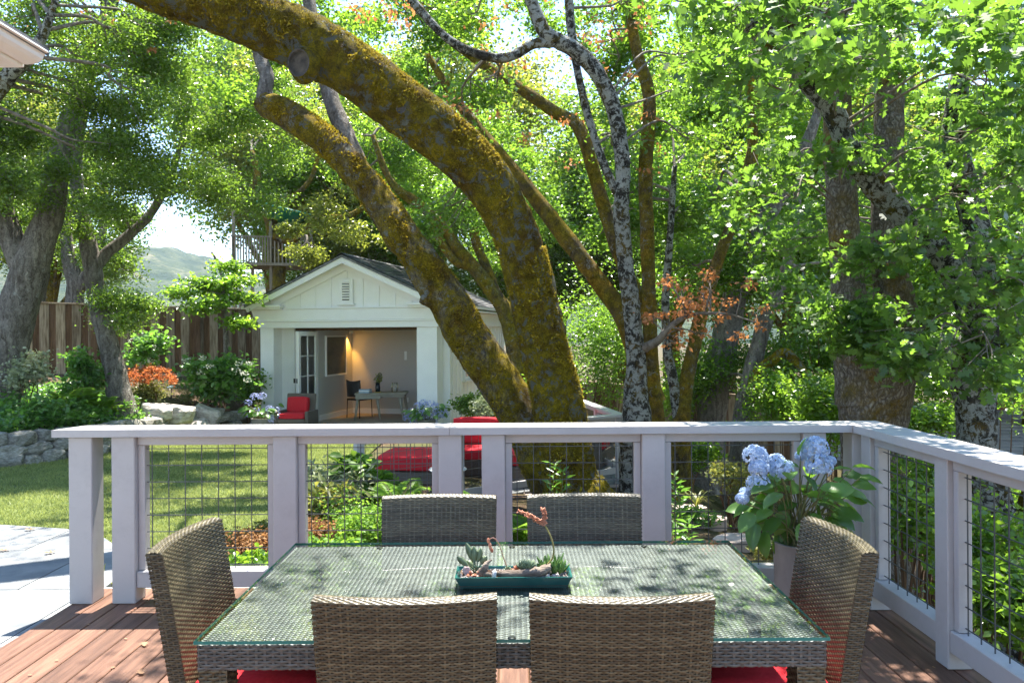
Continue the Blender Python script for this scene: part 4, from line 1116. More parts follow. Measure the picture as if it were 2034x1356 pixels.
def weave_box(lo, hi, pu=0.02, pv=0.0075, faces="xXyYZ", amp=0.0024):
    x0,y0,z0 = lo; x1,y1,z1 = hi; gs = []
    def g(p0, du, dv):
        lu = np.linalg.norm(du); lv = np.linalg.norm(dv)
        gs.append(weave_geo(plane_S(p0, du, dv), max(2, round(lu/pu)), max(2, round(lv/pv)), amp))
    if 'y' in faces: g((x0,y0,z0), (x1-x0,0,0), (0,0,z1-z0))
    if 'Y' in faces: g((x1,y1,z0), (x0-x1,0,0), (0,0,z1-z0))
    if 'X' in faces: g((x1,y0,z0), (0,y1-y0,0), (0,0,z1-z0))
    if 'x' in faces: g((x0,y1,z0), (0,y0-y1,0), (0,0,z1-z0))
    if 'Z' in faces: g((x0,y0,z1), (x1-x0,0,0), (0,y1-y0,0))
    return gs
def woven(name, gs, parent, core=None):
    V, Fq = join_geo(gs)
    o = link(name, np_mesh(name, V, Fq, MAT['wicker'], True), parent)
    return o
def blocker_box(q, lo, hi, e=0.0035): q.box([lo[i]+e for i in range(3)], [hi[i]-e for i in range(3)])

# ------------------------------------------------------------------ dining chair
CH_W, CH_T, CH_H, CH_B = 0.50, 0.055, 0.897, 0.30
def back_y(u, z):                       # outer (rear) surface of the backrest
    t = (z - CH_B) / (CH_H - CH_B)
    s = 2*u - 1
    return -0.245 - 0.085*t - 0.012*t*t - (0.036*(1 - s*s))*(0.25 + 0.75*t)
def back_w(z): return CH_W * (0.955 + 0.045*(z-CH_B)/(CH_H-CH_B))
def make_chair():
    t = thing("dining_chair", "x", "chair", (0,0,0), 0, "woven dining chairs round the table")
    def So(U, Vv):
        z = CH_B + (CH_H-CH_B)*Vv; return np.stack([(U-0.5)*back_w(z), back_y(U, z), z], -1)
    def Si(U, Vv):
        z = CH_B + (CH_H-CH_B)*Vv; u = 1-U; return np.stack([(u-0.5)*back_w(z), back_y(u, z)+CH_T, z], -1)
    def Stop(U, Vv):
        z = CH_H + 0.006*np.sin(np.pi*Vv); return np.stack([(U-0.5)*CH_W, back_y(U, np.full_like(U, CH_H)) + CH_T*Vv, z + 0*U], -1)
    def Sl(U, Vv):
        z = CH_B + (CH_H-CH_B)*Vv; return np.stack([-0.5*back_w(z), back_y(0*U, z) + CH_T*(1-U), z], -1)
    def Sr(U, Vv):
        z = CH_B + (CH_H-CH_B)*Vv; return np.stack([0.5*back_w(z), back_y(0*U+1, z) + CH_T*U, z], -1)
    gs = [weave_geo(So, 25, 78), weave_geo(Si, 25, 78), weave_geo(Stop, 34, 8, 0.0012), weave_geo(Sl, 3, 78), weave_geo(Sr, 3, 78)]
    woven("backrest", gs, t)
    q = MB(); nu_, nv_ = 12, 8; e = 0.006                   # solid fill added inside the weave to block light
    for side_ in (0, 1):
        for j in range(nv_+1):
            z = CH_B + e + (CH_H-CH_B-2*e)*j/nv_
            for i in range(nu_+1):
                u = i/nu_; w_ = back_w(z) - 2*e
                q.v.append(((u-0.5)*w_, float(back_y(u, z)) + (e if side_ == 0 else CH_T - e), z))
    M_ = (nu_+1)*(nv_+1)
    for j in range(nv_):
        for i in range(nu_):
            a = j*(nu_+1)+i
            for f in ((a, a+1, a+nu_+2, a+nu_+1), (M_+a+nu_+1, M_+a+nu_+2, M_+a+1, M_+a)): q.f.append(f); q.mi.append(0); q.sm.append(True)
    for j in range(nv_):
        for i in (0, nu_):
            a = j*(nu_+1)+i; q.f.append((a, a+nu_+1, M_+a+nu_+1, M_+a)); q.mi.append(0); q.sm.append(False)
    for i in range(nu_):
        a = nv_*(nu_+1)+i; q.f.append((a, a+1, M_+a+1, M_+a)); q.mi.append(0); q.sm.append(False)
    q.build("backrest_blocker", MAT['weave_blocker'], t)
    lo, hi = (-0.235, -0.20, 0.30), (0.235, 0.235, 0.415)
    woven("seat", weave_box(lo, hi, faces="xXyY"), t)
    q = MB(); blocker_box(q, lo, hi); q.build("seat_blocker", MAT['weave_blocker'], t)
    cu = link("seat_pad", cushion_mesh((0.45, 0.43, 0.055), n=5), t, (0, 0.015, 0.44)); cu.data.materials[0] = MAT['red']
    for lx in (-1, 1):
        for ly_, y1 in ((-0.235, 0.05), (0.185, 0.05)):
            lo = (lx*0.21-0.025, ly_, 0.002); hi = (lx*0.21+0.025, ly_+0.05, 0.30)
            g_ = weave_box(lo, hi, 0.017, 0.0085, "xXyY"); 
            lg = woven("leg", g_, t); q = MB(); blocker_box(q, lo, hi, 0.003); q.build("leg_blocker", MAT['weave_blocker'], lg)
    return t
chair0 = make_chair()
spots = [((-0.303, 2.452), 0.02, "woven dining chair on the left of the two backs nearest the camera"),
         ((0.298, 2.447), -0.015, "woven dining chair on the right of the two backs nearest the camera"),
         ((-0.325, 3.135), math.pi, "woven dining chair on the left behind the table, facing the camera"),
         ((0.315, 3.140), math.pi + 0.01, "woven dining chair on the right behind the table, facing the camera"),
         ((-0.865, 2.815), -math.pi/2 - 0.02, "woven dining chair at the left end of the glass table"),
         ((0.835, 2.765), math.pi/2 + 0.02, "woven dining chair at the right end of the table beside the hydrangea pot")]
for i, (p_, rz, lab) in enumerate(spots):
    c_ = chair0 if i == 0 else copy_tree(chair0)
    c_.location = (p_[0], p_[1], 0.0); c_.rotation_euler = (0, 0, rz); c_["label"] = lab

# ------------------------------------------------------------------ table
tb = thing("dining_table", "rectangular woven dining table with a glass top on the deck", "table", (-0.006, 2.765, 0))
TX, TY = 0.905, 0.518
lo, hi = (-TX, -TY, 0.652), (TX, TY, 0.7255)
gs = weave_box(lo, hi, 0.024, 0.0088, "xXyY", 0.0028)
gs.append(weave_geo(plane_S((-TX, -TY, 0.7255), (2*TX,0,0), (0,2*TY,0)), 110, 150, 0.0018, 0.44, True, 2))
woven("woven_top", gs, tb).data.materials[0] = MAT['wicker_table']
q = MB(); blocker_box(q, lo, hi, 0.004); q.build("top_blocker", MAT['weave_blocker'], tb)
for lx in (-1, 1):
    for ly_ in (-1, 1):
        x0 = lx*(TX-0.043); y0_ = ly_*(TY-0.043)
        lo = (x0-0.041, y0_-0.041, 0.002); hi = (x0+0.041, y0_+0.041, 0.652)
        lg = woven("leg", weave_box(lo, hi, 0.021, 0.0100, "xXyY", 0.0028), tb)
        q = MB(); blocker_box(q, lo, hi); q.build("leg_blocker", MAT['weave_blocker'], lg)
q = MB(); gx, gy = TX + 0.008, TY + 0.010
q.box((-gx, -gy, 0.7305), (gx, gy, 0.7405))
for k, f in enumerate(q.f): q.mi[k] = 2 if k == 0 else 0 if k == 1 else 1
q.build("glass_top", [MAT['glass_top'], MAT['glass_edge'], MAT['glass_under']], tb)
for x in (-0.55, 0.0, 0.55):
    for y in (-TY+0.03, TY-0.03):
        w_ = MB(); w_.lathe([(0, 0.728), (0.012, 0.728), (0.012, 0.7303), (0, 0.7303)], 12, (x, y, 0)); w_.build("rubber_pad", MAT['black'], tb)

# ------------------------------------------------------------------ succulent tray on the table
TRZ = 0.7410
tr = thing("succulent_tray", "dark green rectangular tray of succulents in the middle of the table", "planter", (0.0, 2.745, TRZ), 0.01)
q = MB(); b0 = (0.182, 0.055); b1 = (0.202, 0.07); h_ = 0.040; th_ = 0.006
def rect(w, z): return [(-w[0], -w[1], z), (w[0], -w[1], z), (w[0], w[1], z), (-w[0], w[1], z)]
vs_ = rect(b0, 0.0) + rect(b1, h_) + rect((b1[0]-th_, b1[1]-th_), h_) + rect((b0[0]-th_, b0[1]-th_), th_)
fs_ = [(3,2,1,0)]
for a in (0, 4, 8):
    for i in range(4):
        j = (i+1) % 4; fs_.append((a+i, a+j, a+4+j, a+4+i))
fs_.append((12,13,14,15)); q.add(vs_, fs_); q.build("tray", MAT['tray'], tr)
rnd = random.Random(77)
PB_ = []
for i in range(5):
    me = stone_mesh(40+i, MAT['pebble'], 1); PB_.append(me)
q = MB()
q.box((-0.188, -0.058, 0.006), (0.188, 0.058, 0.030)); q.build("soil", MAT['soil'], tr)
gm = MB()
for i in range(620):                                                      # gravel
    x, y = rnd.uniform(-0.186, 0.186), rnd.uniform(-0.056, 0.056); r = rnd.uniform(0.0022, 0.0048)
    base = [Vector((1,0,0)), Vector((-1,0,0)), Vector((0,1,0)), Vector((0,-1,0)), Vector((0,0,.8)), Vector((0,0,-.8))]
    R = Matrix.Rotation(rnd.random()*3, 3, 'Z') @ Matrix.Rotation(rnd.random()*3, 3, 'X')
    gm.add([R @ (b*r*rnd.uniform(.7,1.2)) + Vector((x, y, 0.031 + rnd.random()*0.003)) for b in base],
           [(0,2,4),(2,1,4),(1,3,4),(3,0,4),(2,0,5),(1,2,5),(3,1,5),(0,3,5)])
m, nt, out = new_mat("gravel"); g_ = nd(nt, "ShaderNodeNewGeometry")
prin(nt, out, ramp(nt, g_.outputs["Random Per Island"], [(0, (0.10,0.10,0.115)), (0.5, (0.28,0.25,0.23)), (0.8,(0.45,0.36,0.32)), (1, (0.6,0.57,0.53))]), 0.6)
tag(gm.build("gravel", m, tr), kind="stuff")
def st_(x, y, s, col, z=0.038, k=0):
    mm = pmat("tray_stone_%d" % k, col, tuple(c*0.75 for c in col), 12, rough=0.6)
    me = stone_mesh(60+k, mm, 2); return link("stone", me, tr, (x, y, z), (rnd.random()*.4, .2, rnd.random()*3), s)
st_(-0.165, 0.005, (0.030,0.022,0.024), (0.55,0.40,0.38), 0.044, 1); st_(-0.068, -0.048, (0.026,0.014,0.026), (0.66,0.64,0.62), 0.044, 2)
for i in range(9):
    st_(rnd.uniform(0.09, 0.18), rnd.uniform(-0.055, 0.03), (0.010,0.009,0.008), rnd.choice([(0.2,0.2,0.28),(0.4,0.3,0.3),(0.5,0.45,0.42)]), 0.037, 3+i)
for i in range(6):
    st_(rnd.uniform(-0.18, -0.10), rnd.uniform(-0.058, -0.02), (0.009,0.008,0.007), rnd.choice([(0.3,0.27,0.24),(0.5,0.4,0.33)]), 0.036, 13+i)
# driftwood
def drift(pts, rad, seed):
    P = catmull([(*p, r) for p, r in zip(pts, rad)], 6)
    vs_, fs_ = tube_geo([p[:3] for p in P], [p[3]*(1+0.25*noise.noise(Vector((i*0.5, seed, 0)))) for i, p in enumerate(P)], 9)
    vs_ = [v + Vector((noise.noise(v*60), noise.noise(v*60+Vector((9,0,0))), noise.noise(v*60+Vector((0,9,0)))))*0.004 for v in vs_]
    q = MB(); q.add(vs_, fs_, 0, True); return q.build("driftwood", MAT['driftwood'], tr)
drift([(-0.075,-0.035,0.045),(-0.03,-0.042,0.044),(0.03,-0.04,0.042),(0.085,-0.032,0.046),(0.12,-0.02,0.058),(0.13,-0.012,0.068)], [0.006,0.013,0.016,0.019,0.013,0.004], 1)
drift([(-0.125,-0.03,0.042),(-0.105,-0.032,0.055),(-0.095,-0.03,0.075),(-0.078,-0.028,0.090)], [0.010,0.013,0.010,0.003], 2)
drift([(-0.115,-0.03,0.040),(-0.09,-0.045,0.045),(-0.072,-0.05,0.04)], [0.010,0.009,0.004], 3)
# fleshy leaves
def fleshy(q, base, d, L, w, th, up=Vector((0,0,1))):
    d = d.normalized(); s = d.cross(up); s = s.normalized() if s.length > 1e-4 else Vector((1,0,0)); n = s.cross(d)
    prof = [(0,0.35),(0.25,0.8),(0.55,1.0),(0.8,0.75),(0.94,0.32),(1.0,0.02)]; rings = []
    for t, k in prof:
        c = base + d*(L*t)
        rings.append([c + s*(w*k), c + n*(th*k), c - s*(w*k), c - n*(th*k)])
    vs_ = [v for r in rings for v in r]; fs_ = []
    for i in range(len(rings)-1):
        for k in range(4): fs_.append((i*4+k, i*4+(k+1)%4, i*4+4+(k+1)%4, i*4+4+k))
    q.add(vs_, fs_, 0, True)
def rosette(name, c, R, n, layers, mat, lift=0.55, w=0.30):
    q = MB(); c = Vector(c)
    for l in range(layers):
        for i in range(n - l):
            a = 2*math.pi*(i + 0.5*l)/(n-l) + rnd.uniform(-.1,.1); el = lift + (1.35-lift)*l/max(1,layers-1) + rnd.uniform(-.06,.06)
            fleshy(q, c + Vector((0,0,0.002*l)), Vector((math.cos(a)*math.cos(el), math.sin(a)*math.cos(el), math.sin(el))), R*(1-0.10*l), R*w*(1-0.08*l), R*0.09)
    return q.build(name, mat, tr)
rosette("rosette", (0.045, -0.005, 0.034), 0.056, 9, 4, MAT['succ'], 0.75, 0.26)
rosette("rosette", (-0.02, 0.012, 0.034), 0.022, 7, 3, MAT['succ'], 0.5)
rosette("rosette", (0.012, 0.02, 0.034), 0.024, 7, 3, MAT['succ_flower'], 0.4)
for x, y, h in ((0.115, 0.02, 0.06), (0.135, 0.0, 0.075), (0.155, -0.015, 0.055), (0.17, 0.01, 0.05), (0.10, 0.0, 0.045), (0.148, 0.03, 0.07)):
    q = MB()
    for i in range(11):
        a = rnd.random()*6.28; el = rnd.uniform(0.7, 1.45)
        fleshy(q, Vector((x + 0.006*math.cos(a), y + 0.006*math.sin(a), 0.032)), Vector((math.cos(a)*math.cos(el), math.sin(a)*math.cos(el), math.sin(el))), h*rnd.uniform(.6,1.05), 0.0065, 0.0035)
    q.build("succulent_tuft", MAT['succ_bright'], tr)
for i in range(7):                                                        # paddle leaves at the left
    x = -0.132 + 0.010*rnd.uniform(-1,1); a = [2.5,2.9,1.9,0.9,0.3,2.2,1.4][i]; el = [1.1,0.7,1.35,1.25,0.9,0.5,1.4][i]
    q = MB(); d = Vector((math.cos(a)*math.cos(el), 0.3*math.sin(a)*math.cos(el), math.sin(el)))
    b0_ = Vector((x, 0.0, 0.034)); q.tube([b0_, b0_ + d*0.05], 0.0022, 5); fleshy(q, b0_ + d*0.042, d, [0.075,0.05,0.055,0.05,0.035,0.03,0.045][i], 0.012, 0.003, Vector((0,1,0)))
    q.build("succulent_leaf", MAT['succ'], tr)
for i in range(3):
    rosette("rosette", (-0.150 + 0.028*i, -0.035, 0.034), 0.019, 8, 2, MAT['succ_flower'], 0.35)
# flower stalks
def stalk(pts, r0, r1, mat):
    P = catmull(pts, 6); n = len(P); q = MB(); q.tube(P, [r0 + (r1-r0)*i/(n-1) for i in range(n)], 6); q.build("flower_stalk", mat, tr); return P
pk = pmat("pink_stalk", (0.36,0.16,0.11), (0.45,0.30,0.16), 20, rough=0.6)
S1 = stalk([(-0.018,0.015,0.036),(-0.035,0.015,0.085),(-0.052,0.015,0.135),(-0.070,0.013,0.155),(-0.084,0.012,0.150)], 0.0022, 0.0014, pk)
q = MB()
for c in [(-0.088,0.012,0.156),(-0.083,0.01,0.140),(-0.082,0.012,0.130),(-0.079,0.012,0.122)]:
    fleshy(q, Vector(c), Vector((-0.2+0.5*rnd.random(), 0, -0.8)), 0.02, 0.006, 0.006, Vector((0,1,0)))
q.build("flower_bell", MAT['succ_flower'], tr)
yg = pmat("ochre_stalk", (0.20,0.18,0.04), (0.33,0.25,0.09), 20, rough=0.6)
stalk([(0.085,0.0,0.040),(0.115,0.0,0.060),(0.137,0.0,0.085),(0.142,0.0,0.120),(0.132,0.0,0.160),(0.115,0.0,0.195),(0.107,0.0,0.208)], 0.0038, 0.0024, yg)
for br in ([(0.107,0,0.208),(0.095,0,0.218),(0.075,-0.004,0.228),(0.05,-0.008,0.243),(0.02,-0.01,0.252)], [(0.112,0,0.202),(0.09,0.005,0.210),(0.065,0.008,0.225),(0.045,0.01,0.232)], [(0.107,0,0.208),(0.112,0,0.225),(0.108,0,0.250),(0.104,0,0.258)]):
    P = stalk(br, 0.0016, 0.001, pk); q = MB()
    for p_ in P:
        for k in range(5):
            a = rnd.random()*6.28
            fleshy(q, Vector(p_), Vector((math.cos(a), math.sin(a)*0.7, rnd.uniform(-.5,.9))), rnd.uniform(.007,.012), 0.0028, 0.0024)
    q.build("flower_spray", MAT['succ_flower'], tr)

# ------------------------------------------------------------------ leaves
T_DIA = (np.array([(0,0,0),(0.45,0.30,0.07),(1,0,-0.04),(0.45,-0.30,0.07)]), np.array([(0,1,2),(0,2,3)]))
T_LONG = (np.array([(0,0,0),(0.5,0.13,0.03),(1,0,-0.15),(0.5,-0.13,0.03)]), np.array([(0,1,2),(0,2,3)]))
T_OVAL = (np.array([(0,0,0),(0.30,0.27,0.08),(0.70,0.25,0.05),(1.0,0,-0.10),(0.70,-0.25,0.05),(0.30,-0.27,0.08),(0.5,0,0.0)]),
          np.array([(0,1,6),(1,2,6),(2,3,6),(3,4,6),(4,5,6),(5,0,6)]))
def _lobed():
    h = [(0.0,0.012),(0.20,0.22),(0.31,0.08),(0.46,0.40),(0.58,0.11),(0.76,0.30)]
    top = [(x, y, 0.10*y) for x, y in h]; bot = [(x, -y, 0.10*y) for x, y in reversed(h)]
    V = np.array(top + [(1.0, 0.0, -0.03)] + bot); return (V, np.array([tuple(range(len(V)))]))
T_LOBE = _lobed()
T_PETAL = (np.array([(0,0,0),(0.6,0.42,0.06),(1,0,0.14),(0.6,-0.42,0.06)]), np.array([(0,1,2),(0,2,3)]))

def leaf_geo(rng, C, size, var=0.3, up=0.8, tpl=T_DIA, droop=0.15, D=None, Nn=None):
    n = len(C)
    if D is None:
        D = rng.standard_normal((n,3)); D[:,2] = D[:,2]*0.55 - droop
    D = D / np.linalg.norm(D, axis=1, keepdims=True)
    if Nn is None:
        Nn = rng.standard_normal((n,3)) * 0.8; Nn[:,2] += up
    Nn = Nn - D * (Nn*D).sum(1, keepdims=True); Nn /= (np.linalg.norm(Nn, axis=1, keepdims=True) + 1e-9)
    S = np.cross(Nn, D)
    s = size * (1 + var*(rng.random(n)*2-1))
    T, Fc = tpl
    V = C[:,None,:] + s[:,None,None]*(T[None,:,0,None]*D[:,None,:] + T[None,:,1,None]*S[:,None,:] + T[None,:,2,None]*Nn[:,None,:])
    k = len(T); Fall = (np.arange(n)[:,None,None]*k + Fc[None]).reshape(-1, Fc.shape[1])
    return V.reshape(-1,3), Fall

def clump_pts(rng, c, r, n, per=14, sub=0.11, hollow=0.12):
    """leaves gathered on small sprays spread through an ellipsoid"""
    ns = max(1, n // per)
    d = rng.standard_normal((ns,3)); d /= np.linalg.norm(d, axis=1, keepdims=True)
    rad = hollow + (1-hollow)*rng.random(ns)**0.7
    sc = np.asarray(c) + d * rad[:,None] * np.asarray(r)
    P = np.repeat(sc, per, 0) + rng.standard_normal((ns*per,3)) * sub * np.array([1,1,0.55])
    return P

def add_leaves(name, parent, P, size, mat, rng, tpl=T_DIA, var=0.3, up=0.8, droop=0.15, stuff=False):
    V, Fc = leaf_geo(rng, np.asarray(P) - np.array(parent.location) if parent else np.asarray(P), size, var, up, tpl, droop)
    o = link(name, np_mesh(name, V, Fc, mat), parent)
    return o

# ------------------------------------------------------------------ tree stems
def stem_mesh(name, pts, mat, parent, ring=24, step=0.07, amp=0.07, freq=3.0, fine=0.025, seed=0.0, seal=True):
    """pts: (px, py, depth, r_px) in photo pixels, or (Vector, r)"""
    P = []
    for p in pts:
        if isinstance(p[0], Vector): P.append((*p[0], p[1]))
        else: v = at(p[0], p[1], p[2]); P.append((*v, p[3]*p[2]/F))
    Lt = sum((Vector(P[i+1][:3])-Vector(P[i][:3])).length for i in range(len(P)-1))
    per = max(2, int(Lt/step/(len(P)-1)))
    Q = catmull(P, per); o = Vector(parent.location)
    vs_, fs_ = tube_geo([Vector(q_[:3]) for q_ in Q], [max(0.003, q_[3]) for q_ in Q], ring)
    out_ = []; sv = Vector((seed*3.7, seed*1.3, 0))
    for i, v in enumerate(vs_):
        k = i // ring; c = Vector(Q[k][:3]); r = max(0.003, Q[k][3]); d = (v - c)
        f = amp*noise.noise(v*freq + sv) + amp*0.6*noise.noise(Vector((v.x*freq*2.3, v.y*freq*2.3, v.z*freq*0.9)) + sv)
        if fine: f += fine*noise.noise(Vector((v.x*13, v.y*13, v.z*7)) + sv) + 0.5*fine*noise.noise(v*27 + sv)
        out_.append(c + d*(1+f) - o)
    q = MB(); n = len(Q)
    q.add(out_, fs_ + ([tuple((n-1)*ring + k for k in range(ring))] if seal else []), 0, True)
    return q.build(name, mat, parent), [(Vector(a[:3]), a[3]) for a in Q]

def twigs_to(rng, anchors, centers, parent, mat, name="branches", r0=0.035, nsub=5, spread=0.7, size=1.0):
    """curved branches from the nearest limb point to each clump, then twigs inside it"""
    q = MB(); o = Vector(parent.location)
    A = np.array([a[0] for a in anchors])
    for c, r in centers:
        c = Vector(c); r = np.asarray(r) if hasattr(r, '__len__') else np.array([r]*3)
        d2 = ((A - np.array(c))**2).sum(1) + 1.5*np.maximum(0, A[:,2]-c.z+0.2)**2
        k = int(np.argmin(d2)); p0 = A[k]; p0 = Vector(p0); ra = min(r0*size, anchors[k][1]*0.6)
        if (p0 - c).length > 1.9: continue
        m_ = (p0 + c)/2 + Vector(rng.standard_normal(3))*0.07*(c-p0).length + Vector((0,0,0.10*(c-p0).length))
        m2 = (p0*0.25 + c*0.75) + Vector(rng.standard_normal(3))*0.05*(c-p0).length
        P = catmull([p0 - o, m_ - o, m2 - o, c - o], 5); n = len(P)
        q.tube(P, [ra*(1-0.72*i/(n-1)) for i in range(n)], 6, cap=False)
        for s in range(nsub):
            e = c + Vector(rng.standard_normal(3)*0.55*r); b = Vector(P[int(n*rng.uniform(0.45, 0.98))]) + o
            m3 = (b+e)/2 + Vector(rng.standard_normal(3))*0.07*(e-b).length
            PP = catmull([b-o, m3-o, e-o], 4)
            q.tube(PP, [ra*0.30*(1-0.8*i/(len(PP)-1)) + 0.0015 for i in range(len(PP))], 5, cap=False)
    return tag(q.build(name, mat, parent), kind="stuff")

HOLES = [(305,505,26),(425,505,26),(375,495,30),(1090,215,70),(1010,95,45),(470,95,48),(345,462,44),(415,470,34),(1325,95,26),(1140,330,34),(1000,60,40),(1270,520,0),(345,275,16),(1420,320,20),(640,175,22),(900,140,26)]
def region(rng, x0, x1, y0, y1, d0, d1, n, rad, holes=True, avoid=()):
    out_ = []; tries = 0
    while len(out_) < n and tries < n*40:
        tries += 1
        px, py, d = rng.uniform(x0,x1), rng.uniform(y0,y1), rng.uniform(d0,d1)
        rp = rad*F/d*0.75
        if holes and any((px-hx)**2+(py-hy)**2 < (hr+rp)**2 for hx,hy,hr in HOLES if hr): continue
        if any(ax0 < px < ax1 and ay0 < py < ay1 for ax0,ax1,ay0,ay1 in avoid): continue
        r = rad*rng.uniform(0.55,1.45)
        out_.append((np.array(at(px,py,d)), np.array([r*rng.uniform(.9,1.5), r*1.15, r*rng.uniform(.5,.9)])))
    return out_
def crown(name, parent, rng, cl, n, size, mat, tpl=T_DIA, per=14, sub=0.12, var=0.3, up=0.8, droop=0.2):
    P = np.concatenate([clump_pts(rng, c, r, n, per, sub) for c, r in cl])
    return add_leaves(name, parent, P, size, mat, rng, tpl, var, up, droop)

TREES = {}
def tree(key, name, label, base, group=None):
    z = float(ground_z(base[0], base[1])) - 0.05
    t = thing(name, label, "tree", (base[0], base[1], z), 0, group); TREES[key] = t; return t
def b_at(px, d): p = at(px, 800, d); return (p.x, p.y)
def ground_px(px, d):
    """photo row of the ground under pixel column px at depth d"""
    p = at(px, 900, d); z = float(ground_z(p.x, p.y)); return CY + (CAMH - z)*F/d

# T1 the mossy oak with two great stems
t1 = tree('T1', "mossy_oak", "great moss covered oak with two leaning trunks before the cottage", b_at(1130, 8.7))
gpx = ground_px(1130, 8.7)
_, a1 = stem_mesh("trunk", [(1152,gpx+25,8.6,98),(1146,gpx-25,8.6,78),(1138,985,8.6,62),(1126,900,8.6,53),(1108,800,8.6,50),(1092,735,8.55,48),(1078,682,8.5,47),(1060,600,8.5,46),(1034,490,8.4,46),(1000,412,8.3,47),(950,338,8.2,50),(880,272,8.1,53),(800,212,8.0,54),(710,145,7.9,55),(620,92,7.8,58),(520,46,7.6,56),(420,10,7.4,50),(310,-25,7.2,47),(180,-75,7,42),(20,-150,6.8,34),(-140,-250,6.5,24),(-260,-380,6.3,12)],
                  MAT['bark_moss'], t1, 56, 0.035, 0.085, 3.4, 0.075, 1)
_, a1b = stem_mesh("trunk", [(1135,gpx+20,8.85,80),(1118,gpx-60,8.85,66),(1092,930,8.85,54),(1048,845,8.9,45),(1000,770,8.95,43),(940,684,9.0,42),(882,585,9.1,39),(806,478,9.2,34),(742,385,9.3,31),(670,300,9.4,30),(605,250,9.45,29),(560,222,9.5,28),(532,208,9.5,26),(522,196,9.5,20)],
                  MAT['bark_moss2'], t1, 44, 0.04, 0.10, 3.4, 0.08, 2)
_, a1c = stem_mesh("limb", [(536,222,9.5,20),(526,190,9.5,16),(530,150,9.55,14),(517,115,9.6,13),(508,80,9.6,12),(470,10,9.7,11),(430,-80,9.8,9),(380,-200,10,6)], MAT['bark_grey'], t1, 14, 0.06, 0.1, 5, 0.04, 3)
_, a1d = stem_mesh("limb", [(706,322,9.4,22),(685,265,9.5,18),(664,215,9.6,17),(645,150,9.7,15),(625,60,9.8,14),(600,-60,10,11),(560,-200,10.2,7)], MAT['bark_grey'], t1, 14, 0.06, 0.1, 5, 0.04, 4)
_, a1e = stem_mesh("branch_stub", [(880,600,9.05,22),(858,597,9.02,17),(843,594,9.0,12),(836,592,9.0,9)], MAT['bark_moss2'], t1, 14, 0.03, 0.18, 8, 0.08, 5)
# pruned limb scar, knots
def scar(parent, px, py, d, r, nrm, tube_r=0.3, depth=0.05, label=None):
    o = Vector(parent.location); c = at(px, py, d) - o; n_ = Vector(nrm).normalized(); R = n_.to_track_quat('Z','Y').to_matrix()
    q = MB(); ns = 26; vs_ = []; fs_ = []
    prof_s = [(1.45,-0.9,0),(1.22,0.0,0),(1.02,0.42,0),(0.90,0.36,1),(0.86,0.1,1),(0.5,0.02,1),(0.0,0.06,1)]
    for rr_, zz, _m in prof_s:
        for k in range(ns):
            a = 2*math.pi*k/ns; w_ = 1 + 0.09*noise.noise(Vector((math.cos(a)*1.7, math.sin(a)*1.7, px*0.01)))
            vs_.append(c + R @ Vector((math.cos(a)*rr_*r*w_, math.sin(a)*rr_*r*w_, zz*r*tube_r*2)))
    for i in range(len(prof_s)-1):
        for k in range(ns):
            q.f.append((i*ns+k, i*ns+(k+1)%ns, (i+1)*ns+(k+1)%ns, (i+1)*ns+k)); q.mi.append(1 if i >= 2 else 0); q.sm.append(True)
    q.v = [tuple(v) for v in vs_]
    return q.build("cut_limb_scar", [MAT['bark_moss'], MAT['wood_cut']], parent)
scar(t1, 597, 126, 7.53, 0.125, (-0.35, -1, -0.15), 0.34)
scar(t1, 797, 216, 7.74, 0.05, (-0.2, -1, 0.1), 0.2)
scar(t1, 938, 262, 8.02, 0.055, (0.35, -0.3, 1), 0.6)

# tufts of moss standing off the bark of the two great stems
def tufts(parent, Q, n, seed, keep=0.62, L=0.020):
    rg = R_tuft(seed); P = np.array([q_[0] for q_ in Q]); Rr = np.array([q_[1] for q_ in Q])
    T = np.gradient(P, axis=0); T /= np.linalg.norm(T, axis=1, keepdims=True)
    w = Rr/Rr.sum(); k = rg.choice(len(P), n*2, p=w)
    a = rg.standard_normal((n*2, 3)); a -= T[k]*(a*T[k]).sum(1, keepdims=True); a /= np.linalg.norm(a, axis=1, keepdims=True)
    C = P[k] + a*Rr[k][:,None]*0.985 + T[k]*rg.uniform(-.03,.03,(n*2,1))
    msk = np.array([noise.noise(Vector(c)*2.4 + Vector((seed,0,0))) + 0.35*noise.noise(Vector(c)*9) for c in C]) + 0.25*a[:,2]
    sel = msk > np.quantile(msk, 1-keep); C, a, k = C[sel][:n], a[sel][:n], k[sel][:n]
    D = a + 0.7*rg.standard_normal(a.shape); S = np.cross(D, T[k]); S /= (np.linalg.norm(S, axis=1, keepdims=True)+1e-9)
    D /= np.linalg.norm(D, axis=1, keepdims=True); l = L*rg.uniform(.5,1.5,(len(C),1))
    V = np.stack([C - S*l*0.42, C + S*l*0.42, C + D*l], 1).reshape(-1,3) - np.array(parent.location)
    o = link("moss_tufts", np_mesh("moss_tufts", V, np.arange(len(V)).reshape(-1,3), MAT['moss_tuft']), parent); tag(o, kind="stuff")
R_tuft = np.random.default_rng
MAT['moss_tuft'] = leafmat("moss_tuft", (0.12,0.09,0.010), (0.60,0.46,0.035), (0.55,0.42,0.04), 0.3, 0.8, 0.1)
tufts(t1, a1, 46000, 5, 0.55, 0.026); tufts(t1, a1b, 22000, 6, 0.36, 0.026)

